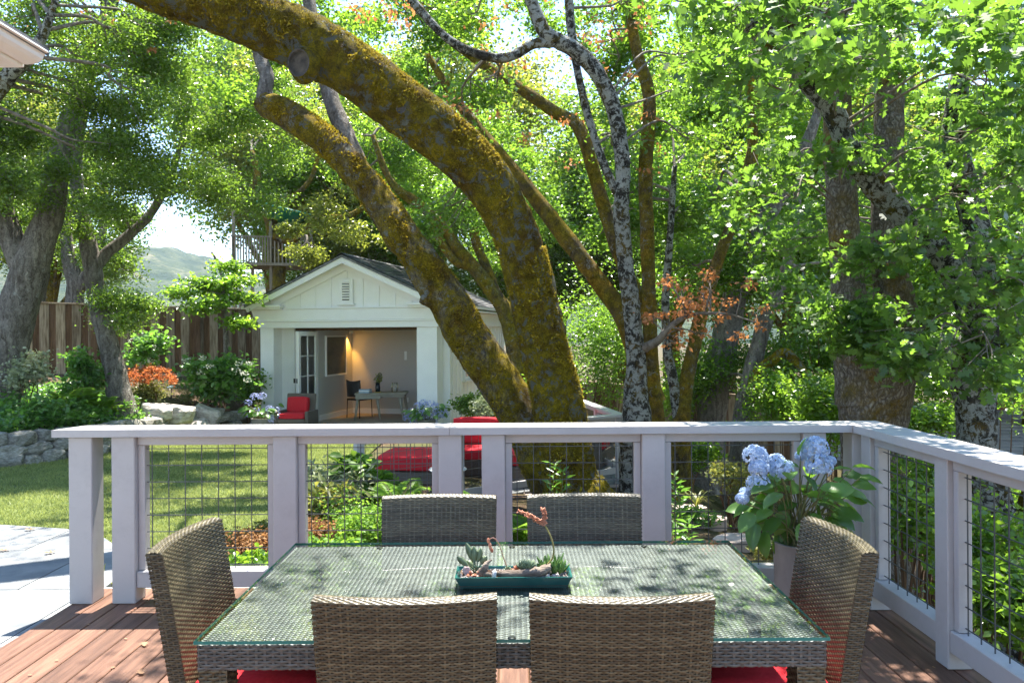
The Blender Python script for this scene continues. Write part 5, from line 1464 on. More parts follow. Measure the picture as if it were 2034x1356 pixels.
# T2 lichen tree
t2 = tree('T2', "lichen_oak", "slender grey oak speckled with pale lichen right of the mossy trunk", b_at(1275, 9.25))
gp = ground_px(1275, 9.25)
_, a2 = stem_mesh("trunk", [(1272,gp+20,9.2,58),(1266,985,9.2,38),(1264,850,9.2,31),(1264,780,9.2,24),(1263,705,9.2,19),(1254,610,9.2,17),(1240,500,9.2,16),(1234,420,9.15,15.5),(1237,330,9.1,15),(1222,228,9.05,15.5),(1190,152,8.95,16),(1150,106,8.9,16),(1110,82,8.85,15),(1082,64,8.8,14),(1062,20,8.8,13),(1040,-40,8.8,12),(1010,-140,8.8,9)], MAT['bark_lichen'], t2, 28, 0.05, 0.09, 4, 0.04, 6)
_, a2b = stem_mesh("limb", [(1105,82,8.85,12),(1060,88,8.8,10),(1025,108,8.75,9.5),(995,116,8.7,9.5),(950,108,8.65,9),(905,88,8.6,9),(865,55,8.6,8.5),(830,15,8.6,9),(800,-30,8.6,8),(760,-110,8.6,5)], MAT['bark_lichen'], t2, 14, 0.05, 0.12, 6, 0.04, 7)
_, a2c = stem_mesh("limb", [(1244,420,9.2,9),(1205,340,9.2,8.5),(1180,270,9.25,8),(1160,200,9.3,8),(1143,120,9.3,7.5),(1132,30,9.3,9),(1125,-90,9.3,6)], MAT['bark_lichen'], t2, 12, 0.06, 0.1, 6, 0.04, 8)
_, a2d = stem_mesh("burl", [(1290,880,9.15,40),(1262,872,9.12,28),(1246,868,9.1,22),(1236,856,9.1,12)], MAT['bark_lichen'], t2, 16, 0.04, 0.2, 6, 0.06, 9)
# T3 olive mossy stems growing behind the lichen oak
t3 = tree('T3', "olive_oak", "many stemmed oak with olive mossy limbs behind the lichen oak", b_at(1312, 9.9))
gp = ground_px(1312, 9.9)
_, a3 = stem_mesh("trunk", [(1316,gp+20,9.9,36),(1308,900,9.9,24),(1296,760,9.9,16),(1290,620,9.9,14),(1286,480,9.9,14),(1282,330,9.9,14),(1290,200,9.9,13),(1262,90,9.9,11),(1250,0,9.9,10),(1240,-150,9.9,6)], MAT['bark_olive'], t3, 20, 0.06, 0.09, 4, 0.03, 10)
_, a3b = stem_mesh("limb", [(1302,800,9.9,22),(1262,690,9.95,21),(1240,630,10,20),(1190,560,10.1,18),(1122,470,10.2,17),(1062,392,10.3,15),(1000,315,10.4,13),(955,262,10.5,12),(900,190,10.6,9),(850,110,10.7,6)], MAT['bark_olive'], t3, 18, 0.06, 0.09, 4, 0.03, 11)
_, a3c = stem_mesh("limb", [(1285,640,10.0,15),(1225,490,10.1,14),(1192,385,10.2,14),(1152,258,10.3,13),(1100,222,10.4,12),(1040,180,10.4,11),(960,128,10.5,9),(880,70,10.6,7),(800,-10,10.7,5)], MAT['bark_olive'], t3, 16, 0.06, 0.1, 4, 0.03, 12)
# T4 twin plated trunk behind the corner of the railing
t4 = tree('T4', "twin_oak", "stout twin stemmed oak with plated bark behind the railing corner", b_at(1735, 7.6))
gp = ground_px(1735, 7.6)
_, a4 = stem_mesh("trunk", [(1742,gp+30,7.6,92),(1738,gp-40,7.6,76),(1733,1000,7.6,58),(1732,880,7.6,58),(1733,800,7.6,66),(1735,740,7.6,72),(1737,700,7.6,66),(1738,670,7.6,44),(1738,650,7.6,20)], MAT['bark_plate'], t4, 40, 0.05, 0.07, 3, 0.05, 13)
_, a4b = stem_mesh("trunk", [(1708,800,7.55,46),(1697,700,7.55,40),(1688,610,7.5,34),(1680,500,7.5,30),(1670,360,7.5,29),(1664,210,7.5,27),(1660,60,7.5,25),(1650,-120,7.5,20)], MAT['bark_plate'], t4, 26, 0.05, 0.08, 3, 0.05, 14)
_, a4c = stem_mesh("trunk", [(1762,800,7.62,48),(1772,690,7.62,42),(1770,600,7.62,34),(1762,500,7.65,29),(1762,380,7.7,28),(1766,230,7.8,27),(1772,60,7.9,25),(1775,-120,8,20)], MAT['bark_plate'], t4, 26, 0.05, 0.08, 3, 0.05, 15)
_, a4d = stem_mesh("branch_stub", [(1790,660,7.5,34),(1786,600,7.45,30),(1778,550,7.4,25),(1774,522,7.4,23)], MAT['bark_plate'], t4, 18, 0.04, 0.1, 4, 0.05, 16)
# T5 lichened oak at the right edge
t5 = tree('T5', "right_oak", "lichened oak with a swollen bole at the right edge behind the railing", b_at(1975, 6.9))
gp = ground_px(1990, 6.8)
_, a5 = stem_mesh("trunk", [(2022,gp+30,6.75,62),(2016,1250,6.75,46),(2004,1100,6.8,38),(1972,1000,6.85,36),(1948,920,6.9,36),(1939,830,6.95,36),(1936,770,7,40),(1940,715,7,44),(1944,680,7,36),(1952,620,7,30),(1945,520,7,28),(1934,430,7,26),(1898,300,7,23),(1900,200,7,20),(1915,120,7,18),(1935,0,7,16),(1950,-150,7,10)], MAT['bark_lichen'], t5, 28, 0.05, 0.10, 4, 0.04, 17)
_, a5b = stem_mesh("limb", [(1948,660,7,28),(1908,570,6.9,26),(1860,490,6.8,25),(1790,425,6.75,24),(1735,365,6.7,24),(1690,300,6.65,22),(1650,215,6.6,22),(1610,160,6.55,23),(1560,105,6.5,22),(1500,55,6.45,20),(1462,36,6.4,18),(1420,-10,6.4,12)], MAT['bark_lichen'], t5, 22, 0.05, 0.12, 4, 0.05, 18)
_, a5c = stem_mesh("limb", [(2004,1120,6.8,34),(2030,1060,6.8,30),(2060,980,6.8,26),(2100,860,6.8,22),(2120,700,6.8,18)], MAT['bark_moss'], t5, 18, 0.05, 0.12, 4, 0.05, 19)
_, a5d = stem_mesh("limb", [(1915,120,7,15),(1950,80,6.9,13),(1990,70,6.8,11),(2040,40,6.7,9)], MAT['bark_lichen'], t5, 14, 0.05, 0.12, 4, 0.05, 20)
_, a5e = stem_mesh("limb", [(1525,12,6.3,24),(1580,42,6.25,24),(1630,42,6.2,22),(1680,20,6.2,18),(1740,-30,6.2,12)], MAT['bark_lichen'], t5, 16, 0.05, 0.15, 4, 0.05, 21)
sc5 = scar(t5, 1988, 1240, 6.58, 0.10, (-0.2, -1, 0.1), 0.25); sc5.data.materials[0] = MAT['bark_olive']
# T6, T7 left trees
t6 = tree('T6', "left_oak", "thick grey barked oak leaning at the far left before the fence", b_at(0, 13.0))
gp = ground_px(-5, 13)
_, a6 = stem_mesh("trunk", [(-22,gp+15,13,54),(-8,780,13,44),(12,700,13,38),(38,610,13,35),(58,540,13,33),(75,490,13,30),(98,430,13,26),(112,350,13,23),(135,250,13,19),(180,120,13,15),(230,-20,13,11),(260,-160,13,6)], MAT['bark_grey'], t6, 28, 0.06, 0.07, 3, 0.05, 22)
_, a6b = stem_mesh("limb", [(55,540,13,26),(25,480,13,23),(5,420,13,21),(-15,330,13,18),(-40,200,13,13),(-60,60,13,8)], MAT['bark_grey'], t6, 18, 0.06, 0.08, 3, 0.05, 23)
_, a6c = stem_mesh("limb", [(-60,250,11,22),(-20,195,10.8,18),(10,160,10.7,16),(35,132,10.6,15),(60,112,10.5,13),(90,60,10.4,9),(110,0,10.3,6)], MAT['bark_lichen'], t6, 14, 0.06, 0.1, 4, 0.05, 24)
t7 = tree('T7', "slender_oak", "slender leaning grey trunk rising beside the orange azalea", b_at(238, 14.0))
gp = ground_px(240, 14)
_, a7 = stem_mesh("trunk", [(244,gp+12,14,34),(238,790,14,25),(230,745,14,21),(220,700,14,19),(206,650,14,18),(192,590,14,17),(184,530,14,17),(170,460,14,15),(156,400,14,13),(152,300,14,11),(175,180,14,9),(200,60,14,7),(220,-80,14,4)], MAT['bark_grey'], t7, 22, 0.06, 0.08, 4, 0.05, 25)
_, a7b = stem_mesh("limb", [(186,535,14,12),(215,500,14.1,11),(250,472,14.2,10),(285,440,14.3,9),(305,415,14.4,8),(335,360,14.5,7),(360,280,14.6,5),(375,180,14.7,3)], MAT['bark_grey'], t7, 12, 0.06, 0.08, 4, 0.05, 26)
# background oaks with drawn stems
t8 = tree('T8', "treehouse_oak", "dark limbed oak holding the treehouse platform behind the cottage", b_at(548, 24.6))
gp = ground_px(548, 24.6)
_, a8 = stem_mesh("trunk", [(552,gp,24.6,22),(550,600,24.6,17),(552,520,24.6,15),(546,480,24.6,14),(536,435,24.6,12),(520,400,24.6,11),(500,380,24.6,9),(512,350,24.6,7),(500,300,24.6,5)], MAT['bark_olive'], t8, 14, 0.15, 0.1, 2, 0.03, 27)
_, a8b = stem_mesh("limb", [(546,470,24.4,9),(580,478,24.2,7),(600,460,24.0,7),(640,435,23.8,7),(690,430,23.6,6),(730,400,23.6,5),(760,330,23.6,4)], MAT['bark_olive'], t8, 10, 0.15, 0.1, 2, 0.03, 28)
_, a8c = stem_mesh("limb", [(536,435,24.6,8),(560,400,24.6,6),(590,385,24.6,5),(620,350,24.6,5),(640,280,24.6,4)], MAT['bark_olive'], t8, 10, 0.15, 0.1, 2, 0.03, 29)
t9 = tree('T9', "bending_oak", "oak with arching mossy limbs seen right behind the cottage roof", b_at(985, 16.8))
gp = ground_px(1000, 16.8)
_, a9 = stem_mesh("trunk", [(1040,gp,16.8,22),(1030,760,16.8,20),(1022,680,16.8,19),(1005,620,16.8,17),(975,575,16.8,14),(940,530,16.8,13),(905,490,16.8,12),(880,450,16.8,11),(850,420,16.8,10),(800,385,16.8,9),(770,350,16.8,7),(740,270,16.8,5)], MAT['bark_olive'], t9, 18, 0.1, 0.1, 2.5, 0.04, 30)
_, a9b = stem_mesh("limb", [(985,585,16.9,12),(965,530,17,10),(945,480,17,9),(935,420,17,8),(900,380,17,6),(880,300,17,5)], MAT['bark_olive'], t9, 12, 0.1, 0.1, 2.5, 0.04, 31)
_, a9c = stem_mesh("limb", [(940,530,16.8,9),(905,520,16.7,8),(870,470,16.7,8),(840,410,16.7,7),(810,385,16.7,6)], MAT['bark_olive'], t9, 12, 0.1, 0.1, 2.5, 0.04, 32)
t10 = tree('T10', "leaning_oak", "dark oak trunk leaning right among the leaves behind the far railing", b_at(1405, 13.5))
gp = ground_px(1405, 13.5)
_, a10 = stem_mesh("trunk", [(1395,gp,13.5,50),(1405,840,13.5,36),(1425,740,13.5,30),(1448,640,13.5,25),(1470,550,13.5,22),(1510,450,13.5,19),(1560,370,13.5,16),(1600,290,13.5,12),(1640,180,13.5,8)], MAT['bark_grey'], t10, 20, 0.08, 0.09, 3, 0.05, 33)
_, a10b = stem_mesh("limb", [(1465,570,13.5,14),(1475,480,13.4,13),(1490,380,13.3,12),(1495,260,13.2,10),(1490,120,13.2,8),(1480,-20,13.2,5)], MAT['bark_olive'], t10, 14, 0.08, 0.09, 3, 0.05, 34)
t11 = tree('T11', "forked_sapling_oak", "thin mossy oak forking low just right of the lichen oak", b_at(1352, 11.0))
gp = ground_px(1352, 11.0)
_, a11 = stem_mesh("trunk", [(1352,gp,11,26),(1352,860,11,19),(1360,780,11,15),(1378,690,11,14),(1400,600,11,13),(1425,520,11,12),(1455,440,11,11),(1480,350,11,9),(1500,250,11,7),(1510,100,11,5)], MAT['bark_olive'], t11, 16, 0.08, 0.1, 3, 0.04, 35)
_, a11b = stem_mesh("limb", [(1352,850,11,13),(1338,760,11,11),(1325,690,11,9),(1322,600,11,8),(1330,480,11,7),(1340,330,11,5)], MAT['bark_lichen'], t11, 12, 0.08, 0.1, 3, 0.04, 36)
t12 = tree('T12', "crooked_oak", "crooked oak with a mossy arched bough low at right of centre", b_at(1490, 12.2))
gp = ground_px(1490, 12.2)
_, a12 = stem_mesh("trunk", [(1470,gp,12.2,30),(1478,840,12.2,24),(1490,760,12.2,19),(1505,690,12.2,16),(1530,610,12.2,14),(1560,540,12.2,12),(1580,430,12.2,9),(1590,300,12.2,6)], MAT['bark_grey'], t12, 16, 0.08, 0.1, 3, 0.04, 37)
_, a12b = stem_mesh("limb", [(1486,790,12.2,12),(1505,740,12,11),(1535,715,11.9,10),(1560,700,11.8,10),(1590,730,11.7,8),(1610,760,11.6,4)], MAT['bark_moss'], t12, 12, 0.06, 0.1, 3, 0.04, 38)
t13 = tree('T13', "far_left_oak", "forked dark oak standing just behind the left fence", b_at(148, 21.0))
gp = ground_px(148, 21)
_, a13 = stem_mesh("trunk", [(150,gp,21,22),(148,600,21,17),(150,560,21,16),(138,520,21,13),(130,460,21,11),(120,380,21,9),(110,280,21,6)], MAT['bark_grey'], t13, 14, 0.12, 0.1, 2.5, 0.04, 39)
_, a13b = stem_mesh("limb", [(155,580,21,12),(168,552,21,11),(185,530,21,10),(200,480,21,8),(215,400,21,6)], MAT['bark_grey'], t13, 12, 0.12, 0.1, 2.5, 0.04, 40)
t14 = tree('T14', "fence_oak", "dark slanting oak trunk between the two left trunks behind the fence", b_at(72, 20.5))
gp = ground_px(70, 20.5)
_, a14 = stem_mesh("trunk", [(66,gp,20.5,20),(74,600,20.5,15),(84,540,20.5,13),(92,470,20.5,11),(100,380,20.5,8),(110,260,20.5,5)], MAT['bark_grey'], t14, 14, 0.12, 0.1, 2.5, 0.04, 41)

# ---- crowns
R_ = np.random.default_rng
def foliage(t, anchors, rng, cl, n, size, mat, tpl=T_DIA, per=14, sub=0.12, twig='twig', r0=0.03, nsub=4, up=0.8, name="crown"):
    crown(name, t, rng, cl, n, size, MAT[mat], tpl, per, sub, 0.3, up)
    twigs_to(rng, anchors, cl, t, MAT[twig], "branches", r0, nsub)
r = R_(101)
cl = region(r, -160,340,-110,380,11.0,13.4,62,0.43) + region(r, -60,130,330,470,12.5,14.0,7,0.34)
foliage(t6, a6+a6b+a6c, r, cl, 1150, 0.052, 'lf_live')
r = R_(102)
cl = region(r, 170,570,-80,420,11.6,14.6,62,0.43) + region(r, 215,300,540,640,13.6,14.6,6,0.24,False) + region(r, 60,330,390,470,13.5,15,9,0.30)
foliage(t7, a7+a7b, r, cl, 1150, 0.052, 'lf_live')
r = R_(103)
cl = region(r, 430,820,110,520,25.6,28.5,54,0.95) + region(r, 620,820,160,480,20,24,10,0.6) + region(r, 430,640,120,290,20,23,14,0.6) + region(r, 560,650,440,540,21.5,23,4,0.32,False) + region(r, 560,800,470,560,26,28,6,0.8)
foliage(t8, a8+a8b+a8c, r, cl, 900, 0.095, 'lf_olive', r0=0.05)
r = R_(104)
cl = region(r, 690,1020,100,450,17,21,50,0.56) + region(r, 960,1060,300,520,23,25,8,0.6)
foliage(t9, a9+a9b+a9c, r, cl, 1150, 0.078, 'lf_bright')
r = R_(105)
cl = region(r, 1330,1720,-40,540,14,18,58,0.58)
foliage(t10, a10+a10b, r, cl, 1150, 0.080, 'lf_bright')
r = R_(106)
cl = region(r, 1220,1560,20,580,11.5,14.5,26,0.44)
foliage(t11, a11+a11b, r, cl, 900, 0.070, 'lf_shade')
r = R_(107)
cl = region(r, 1400,1720,380,760,12.5,15,28,0.46)
foliage(t12, a12+a12b, r, cl, 1200, 0.066, 'lf_shade')
r = R_(108)
cl = region(r, 60,260,240,540,20,23,14,0.6)
foliage(t13, a13+a13b, r, cl, 850, 0.09, 'lf_live')
cl = region(r, -120,110,330,560,20,23,10,0.6)
foliage(t14, a14, r, cl, 850, 0.09, 'lf_live')
# crowns above the frame that drop the dappled shade: T1, T2, T3
r = R_(109)
def cl3(r, x0,x1,y0,y1,z0,z1,n,rad):
    return [(np.array([r.uniform(x0,x1), r.uniform(y0,y1), r.uniform(z0,z1)]), np.array([rad*1.2,rad*1.2,rad*0.7])*r.uniform(.6,1.35)) for _ in range(n)]
cl = cl3(r, -6.0,-2.0,8.5,11.5,6.0,8.5,9,0.40) + cl3(r, -1.6,1.4,3.9,6.2,4.9,6.4,17,0.20) + cl3(r, 0.8,3.0,4.6,7.5,5.4,7.5,7,0.36)
foliage(t1, a1[-45:]+a1c[-8:]+a1d[-8:], r, cl, 85, 0.070, 'lf_bright', T_DIA, 6, 0.11)
cl = region(r, 440,980,-60,200,10,13,30,0.28)
crown("crown", t1, r, cl, 380, 0.075, MAT['lf_bright'], T_DIA, 9, 0.10)
r = R_(110)
cl = cl3(r, -2.0,5.0,9.0,13.0,6.5,9.5,20,0.45) + region(r, 880,1440,-60,360,9.5,12.5,34,0.26)
foliage(t2, a2+a2b+a2c, r, cl, 230, 0.078, 'lf_bright', T_DIA, 9, 0.11, r0=0.018)
r = R_(111)
cl = region(r, 800,1290,0,480,11,14,52,0.32)
foliage(t3, a3+a3b+a3c, r, cl, 520, 0.070, 'lf_shade', T_DIA, 10, 0.11, r0=0.018)
# lobed oaks at the right
TR = ((1625,1815,180,880),)
r = R_(112)
cl = region(r, 1430,1850,-100,470,6.0,7.0,11,0.24,True,TR) + region(r, 1430,1850,-100,470,8.2,10.5,40,0.42) + region(r, 1640,1790,90,520,6.2,7.0,6,0.15,False) + region(r, 1620,1780,575,700,6.6,7.1,9,0.16,False) + region(r,1540,1700,440,620,8.3,10,12,0.34)
foliage(t4, a4b+a4c, r, cl, 105, 0.098, 'lf_lobed', T_LOBE, 6, 0.11, up=0.9, r0=0.012)
r = R_(113)
cl = region(r, 1860,2140,-100,640,5.4,8.5,44,0.28) + region(r, 1790,2100,540,770,5.8,7.5,16,0.22) + region(r, 1320,1720,-80,160,5.0,6.2,12,0.18) + region(r, 1560,2080,-100,110,3.9,5.2,11,0.15)
foliage(t5, a5[len(a5)//2:]+a5b+a5d+a5e+a5c, r, cl, 105, 0.098, 'lf_lobed', T_LOBE, 6, 0.11, up=0.9, r0=0.012)

# withered orange sprays: on the lichen oak's broken bough, and strewn high on it
r = R_(120)
_, ad = stem_mesh("dead_bough", [(1282,690,9.15,10),(1305,678,9.0,8),(1325,655,8.9,6.5),(1345,638,8.85,5.5),(1372,626,8.8,4.5),(1410,622,8.75,3.5),(1450,625,8.7,2.5),(1500,640,8.7,1.5)], MAT['twig'], t2, 10, 0.05, 0.15, 8, 0.04, 50)
cl = region(r, 1275,1420,535,640,8.7,9.2,9,0.09,False) + region(r, 1350,1540,560,690,8.5,9.1,13,0.10,False) + region(r,1300,1440,620,700,8.6,9.0,6,0.07,False)
twigs_to(r, ad, cl, t2, MAT['twig'], "dead_twigs", 0.010, 3)
crown("withered_leaves", t2, r, cl, 34, 0.055, MAT['lf_orange'], T_DIA, 7, 0.05, 0.4, 0.2, 0.7)
cl = region(r, 900,1330,-20,340,9.0,10.5,34,0.08,False) + region(r, 690,830,0,60,8.6,9.2,8,0.08,False)
crown("withered_leaves", t2, r, cl, 22, 0.055, MAT['lf_orange'], T_DIA, 6, 0.06, 0.4, 0.2, 0.7)
cl = region(r, 20,420,0,110,10.5,12.5,14,0.08,False)
crown("withered_leaves", t6, r, cl, 20, 0.055, MAT['lf_orange'], T_DIA, 6, 0.06, 0.4, 0.2, 0.7)

# background oaks closing the view: own trunk and crown, shared leaf meshes
def back_oak_mesh(seed, mat, size):
    rg = R_(seed); cl = []
    for k in range(34):
        d = rg.standard_normal(3); d /= np.linalg.norm(d); q_ = d*np.array([2.9,2.9,2.5])*(0.35+0.65*rg.random()**0.5)
        cl.append((q_ + np.array([0,0,5.0]), np.array([0.95,0.95,0.7])*rg.uniform(.75,1.2)))
    P = np.concatenate([clump_pts(rg, c, r_, 1500, 12, 0.20) for c, r_ in cl])
    V, Fc = leaf_geo(rg, P, size, 0.3, 0.8); me = np_mesh("crown", V, Fc, MAT[mat])
    q = MB(); pts = catmull([(0,0,-0.3,0.24),(0.1,0.05,1.2,0.19),(-0.05,0.1,2.6,0.15),(0.1,0,4.2,0.09),(0,0,6.2,0.03)], 5)
    q.tube([p[:3] for p in pts], [p[3] for p in pts], 12)
    trunk = q.mesh("trunk", MAT['bark_olive'])
    q = MB()
    for c, r_ in cl[:22]:
        b0_ = Vector((0.05,0.03,rg.uniform(1.8,4.5))); c = Vector(c); m_ = (b0_+c)/2 + Vector(rg.standard_normal(3))*0.25
        P_ = catmull([b0_, m_, c], 4); q.tube(P_, [0.07*(1-0.8*i/(len(P_)-1)) for i in range(len(P_))], 5, cap=False)
    return me, trunk, q.mesh("branches", MAT['bark_olive'])
VAR = [back_oak_mesh(201, 'lf_olive', 0.095), back_oak_mesh(202, 'lf_bright', 0.095), back_oak_mesh(203, 'lf_live', 0.095)]
BO = [(-60, 27, 1.4, 0), (545, 35, 1.9, 2), (640, 31, 1.6, 0), (740, 29, 1.5, 1), (870, 33, 1.9, 0), (985, 28, 1.1, 1), (1110, 27, 1.05, 2), (1230, 30, 1.5, 1), (1340, 25, 1.5, 2), (1450, 28, 1.75, 1), (1560, 23, 1.5, 0), (1680, 29, 1.8, 1), (1800, 24, 1.5, 2), (1930, 20, 1.3, 1), (2060, 23, 1.5, 0), (110, 30, 1.25, 2), (2230, 19, 1.25, 1)]
where = ["far left behind the fence", "tall above and left of the treehouse", "behind the treehouse", "behind the cottage ridge", "high behind the cottage roof", "between the cottage and the mossy trunk", "right behind the mossy trunk", "behind the lichen oak", "just right of the lichen oak", "behind the leaning dark oak", "behind the crooked oak", "left behind the twin oak", "right behind the twin oak", "left of the right edge oak", "at the right edge of the view", "between the two left trunks beyond the fence", "farthest right down the slope beside the neighbour house"]
rnd = random.Random(9)
for i, (px, d, s, v) in enumerate(BO):
    p = at(px, 700, d); t = thing("background_oak", "leafy oak standing " + where[i], "tree", (p.x, p.y, float(ground_z(p.x, p.y))), rnd.random()*6.28, "oaks closing the background")
    t.scale = (s, s, s*rnd.uniform(0.95, 1.1))
    for nm, me in zip(("crown", "trunk", "branches"), VAR[v]):
        o = link(nm, me, t)
        if nm == "branches": tag(o, kind="stuff")

# understory bushes behind the terrace and down the right slope
def bush(name, label, cat, px, py, d, r, n, size, mat, tpl=T_DIA, group=None, ground=True, nst=5, sub=0.09, up=0.7, z=None):
    rg = R_(int(px*7 + py)); p = at(px, py, d); r = np.asarray(r)
    zb = float(ground_z(p.x, p.y)) if z is None else z
    t = thing(name, label, cat, (p.x, p.y, zb), 0, group)
    cl = []
    for k in range(max(3, int(n/260))):
        dd = rg.standard_normal(3); dd /= np.linalg.norm(dd); dd[2] = rg.uniform(-0.95, 1.0)
        cl.append((np.array([p.x,p.y,p.z]) + dd*r*0.66*rg.random()**0.4, r*0.45*rg.uniform(.6,1.25)))
    P = np.concatenate([clump_pts(rg, c, r_, max(10, n//len(cl)), 9, sub) for c, r_ in cl])
    P[:,2] = np.maximum(P[:,2], zb + 0.02)
    add_leaves("foliage", t, P, size, MAT[mat], rg, tpl, 0.3, up)
    q = MB()
    for c, r_ in cl[:7]:
        e = Vector(c) - Vector(t.location); a = Vector((rg.uniform(-.05,.05), rg.uniform(-.05,.05), -0.03)); m_ = (a+e)/2 + Vector(rg.standard_normal(3))*0.06
        P_ = catmull([a, m_, e], 4); q.tube(P_, [0.016*(1-0.75*i/(len(P_)-1)) for i in range(len(P_))], 5, cap=False)
    tag(q.build("stems", MAT['brown_wood'], t), kind="stuff")
    return t
US = [(1170,690,14.8,(1.1,0.8,1.5),"tall dense bush right of the big mossy trunk above the terrace rail"), (1215,640,15.8,(1.3,0.9,2.2),"tall leafy bush rising behind the one by the terrace rail"),
      (1360,760,13.2,(0.7,0.7,0.9),"bush filling the gap just right of the lichen oak"), (1560,790,11.5,(0.9,0.7,0.8),"dark bush under the crooked oak's arched bough"), (1630,700,12.0,(0.8,0.7,1.0),"bush left of the twin oak trunk"), (1640,820,10.2,(0.6,0.6,0.6),"low bush at the left foot of the twin oak"),
      (1850,740,10.0,(0.8,0.7,0.8),"bush between the twin oak and the right oak"), (1990,760,9.2,(0.8,0.6,0.8),"bush right of the swollen bole at the right edge"), (1850,830,8.6,(0.55,0.5,0.45),"leafy sprays in front of the pale neighbour roof"), (1090,770,14.0,(0.7,0.5,0.6),"low bush beside the terrace rail behind the mossy trunk")]
for px, py, d, r_, lab in US:
    bush("understory_bush", lab, "bush", px, py, d, r_, 5200 if d > 9.5 else 1800, 0.062, 'lf_shade' if px % 20 else 'lf_bright', group="bushes behind the terrace and right railing")
LS = [(1800,1010,6.2,(0.5,0.6,0.6),"dark shrub seen through the first panel of the side railing"), (1920,1080,5.2,(0.45,0.5,0.55),"fresh green shrub seen through the second panel of the side railing"), (1990,1010,8.0,(0.8,0.8,0.8),"shrub behind the right oak trunk below the side rail"), (1830,930,9.5,(0.9,0.8,0.7),"shrub on the slope under the neighbour roof"), (2010,1190,4.6,(0.3,0.4,0.3),"low shrub at the foot of the right oak")]
for px, py, d, r_, lab in LS:
    bush("slope_shrub", lab, "shrub", px, py, d, r_, 2600, 0.06, 'lf_shade' if px != 1920 else 'lf_bright', group="shrubs on the right slope")

# ------------------------------------------------------------------ ferns
def fern(name, label, px, d, hgt, nfr, seed, mat='lf_fern', group="ferns in the beds", lean=(0,0)):
    rg = R_(seed); p = at(px, 800, d); zb = float(ground_z(p.x, p.y)); t = thing(name, label, "fern", (p.x, p.y, zb), 0, group)
    q = MB(); C=[]; D=[]; N=[]; SZ=[]
    for k in range(nfr):
        a = 2*math.pi*(k + rg.uniform(-.3,.3))/nfr; L = hgt*rg.uniform(.75,1.15); out_ = rg.uniform(0.35,0.75)*L
        h = Vector((math.cos(a), math.sin(a), 0)); pts = []
        for i in range(15):
            s = i/14; pts.append(h*(out_*(s**1.4)) + Vector((0,0,L*(1.05*s - 0.55*s**2.6))) + Vector((lean[0]*s, lean[1]*s, 0)))
        q.tube(pts, [0.004*(1-0.8*i/14) for i in range(15)], 4, cap=False)
        for i in range(2, 15):
            for f in (0.0, 0.5):
                if i == 14 and f: continue
                b = pts[i] if not f else (pts[i]+pts[i+1])/2
                tan = (pts[min(i+1,14)]-pts[i-1]).normalized(); sd_ = tan.cross(Vector((0,0,1))).normalized(); up_ = sd_.cross(tan)
                s = (i+f)/14; ln = 0.30*L*math.sin(math.pi*min(1,(0.12+0.88*s)))**0.8*(1.05-s*0.55)
                for sg_ in (-1,1):
                    C.append(b); D.append(sd_*sg_ + tan*0.45 - up_*0.12); N.append(up_ + Vector(rg.standard_normal(3))*0.15); SZ.append(max(0.015, ln))
    C=np.array(C); D=np.array(D); N=np.array(N); SZ=np.array(SZ)
    T, Fc = T_LONG
    D/=np.linalg.norm(D,axis=1,keepdims=True); N=N-D*(N*D).sum(1,keepdims=True); N/=np.linalg.norm(N,axis=1,keepdims=True); S=np.cross(N,D)
    V = C[:,None,:]+SZ[:,None,None]*(T[None,:,0,None]*D[:,None,:]+T[None,:,1,None]*S[:,None,:]*0.9+T[None,:,2,None]*N[:,None,:])
    Fa = (np.arange(len(C))[:,None,None]*4+Fc[None]).reshape(-1,3)
    link("fronds", np_mesh("fronds", V.reshape(-1,3), Fa, MAT[mat]), t)
    tag(q.build("frond_stalks", MAT['stem'], t), kind="stuff"); return t
fern("fern", "large bright fern below the fence at left", 150, 13.2, 0.95, 16, 31)
fern("fern", "second bright fern right of the large one on the left bank", 195, 13.4, 0.75, 12, 32)
fern("fern", "low fern at the foot of the slender leaning trunk", 232, 13.8, 0.45, 12, 33)
fern("fern", "bright fern in the bed behind the railing, left of the paired posts", 790, 7.4, 0.62, 14, 34)
fern("fern", "smaller fern at the left end of the fern bed behind the railing", 745, 8.0, 0.50, 12, 35)
fern("fern", "fern seen between the two paired railing posts", 925, 7.2, 0.70, 13, 36)
fern("fern", "fern left of the mossy trunk seen through the third wire panel", 1045, 6.9, 0.66, 14, 37)
fern("fern", "low fern under the one by the mossy trunk", 1020, 6.2, 0.42, 11, 38)
fern("fern", "pale green fern on the slope beside the right oak trunk", 1925, 5.9, 0.55, 12, 39)
fern("fern", "fern right behind the paired railing posts, beside the sofa terrace", 845, 6.8, 0.50, 12, 40)

# ------------------------------------------------------------------ ground cover on the left bank (nobody could count it)
rg = R_(61); n = 24000
by = rg.uniform(8.3, 16.0, n); xw = np.interp(by, WALL_Y, WALL_X)
bx = xw - 0.22 - 3.4*rg.random(n)**1.4
k = (bx > -0.70*by - 1.0) & ((by < 13.2) | (bx < xw - 1.3)); bx, by, xw = bx[k], by[k], xw[k]
den = np.array([noise.noise(Vector((x*0.8, y*0.8, 4.0))) for x, y in zip(bx, by)])
hz = np.clip(0.16 + 0.22*den, 0.02, 0.5)
bz = ground_z(bx - 0.25, by) + hz*rg.random(len(bx))**0.6 + 0.01
bz = np.where(xw - bx < 0.34, bz - 0.14*rg.random(len(bx)), bz)
o = add_leaves("ground_cover", None, np.stack([bx, by, bz], -1), 0.075, MAT['lf_cover'], rg, T_OVAL, 0.35, 1.2)
tag(o, "dense leafy ground cover spilling over the stone wall at left", "ground cover", kind="stuff")
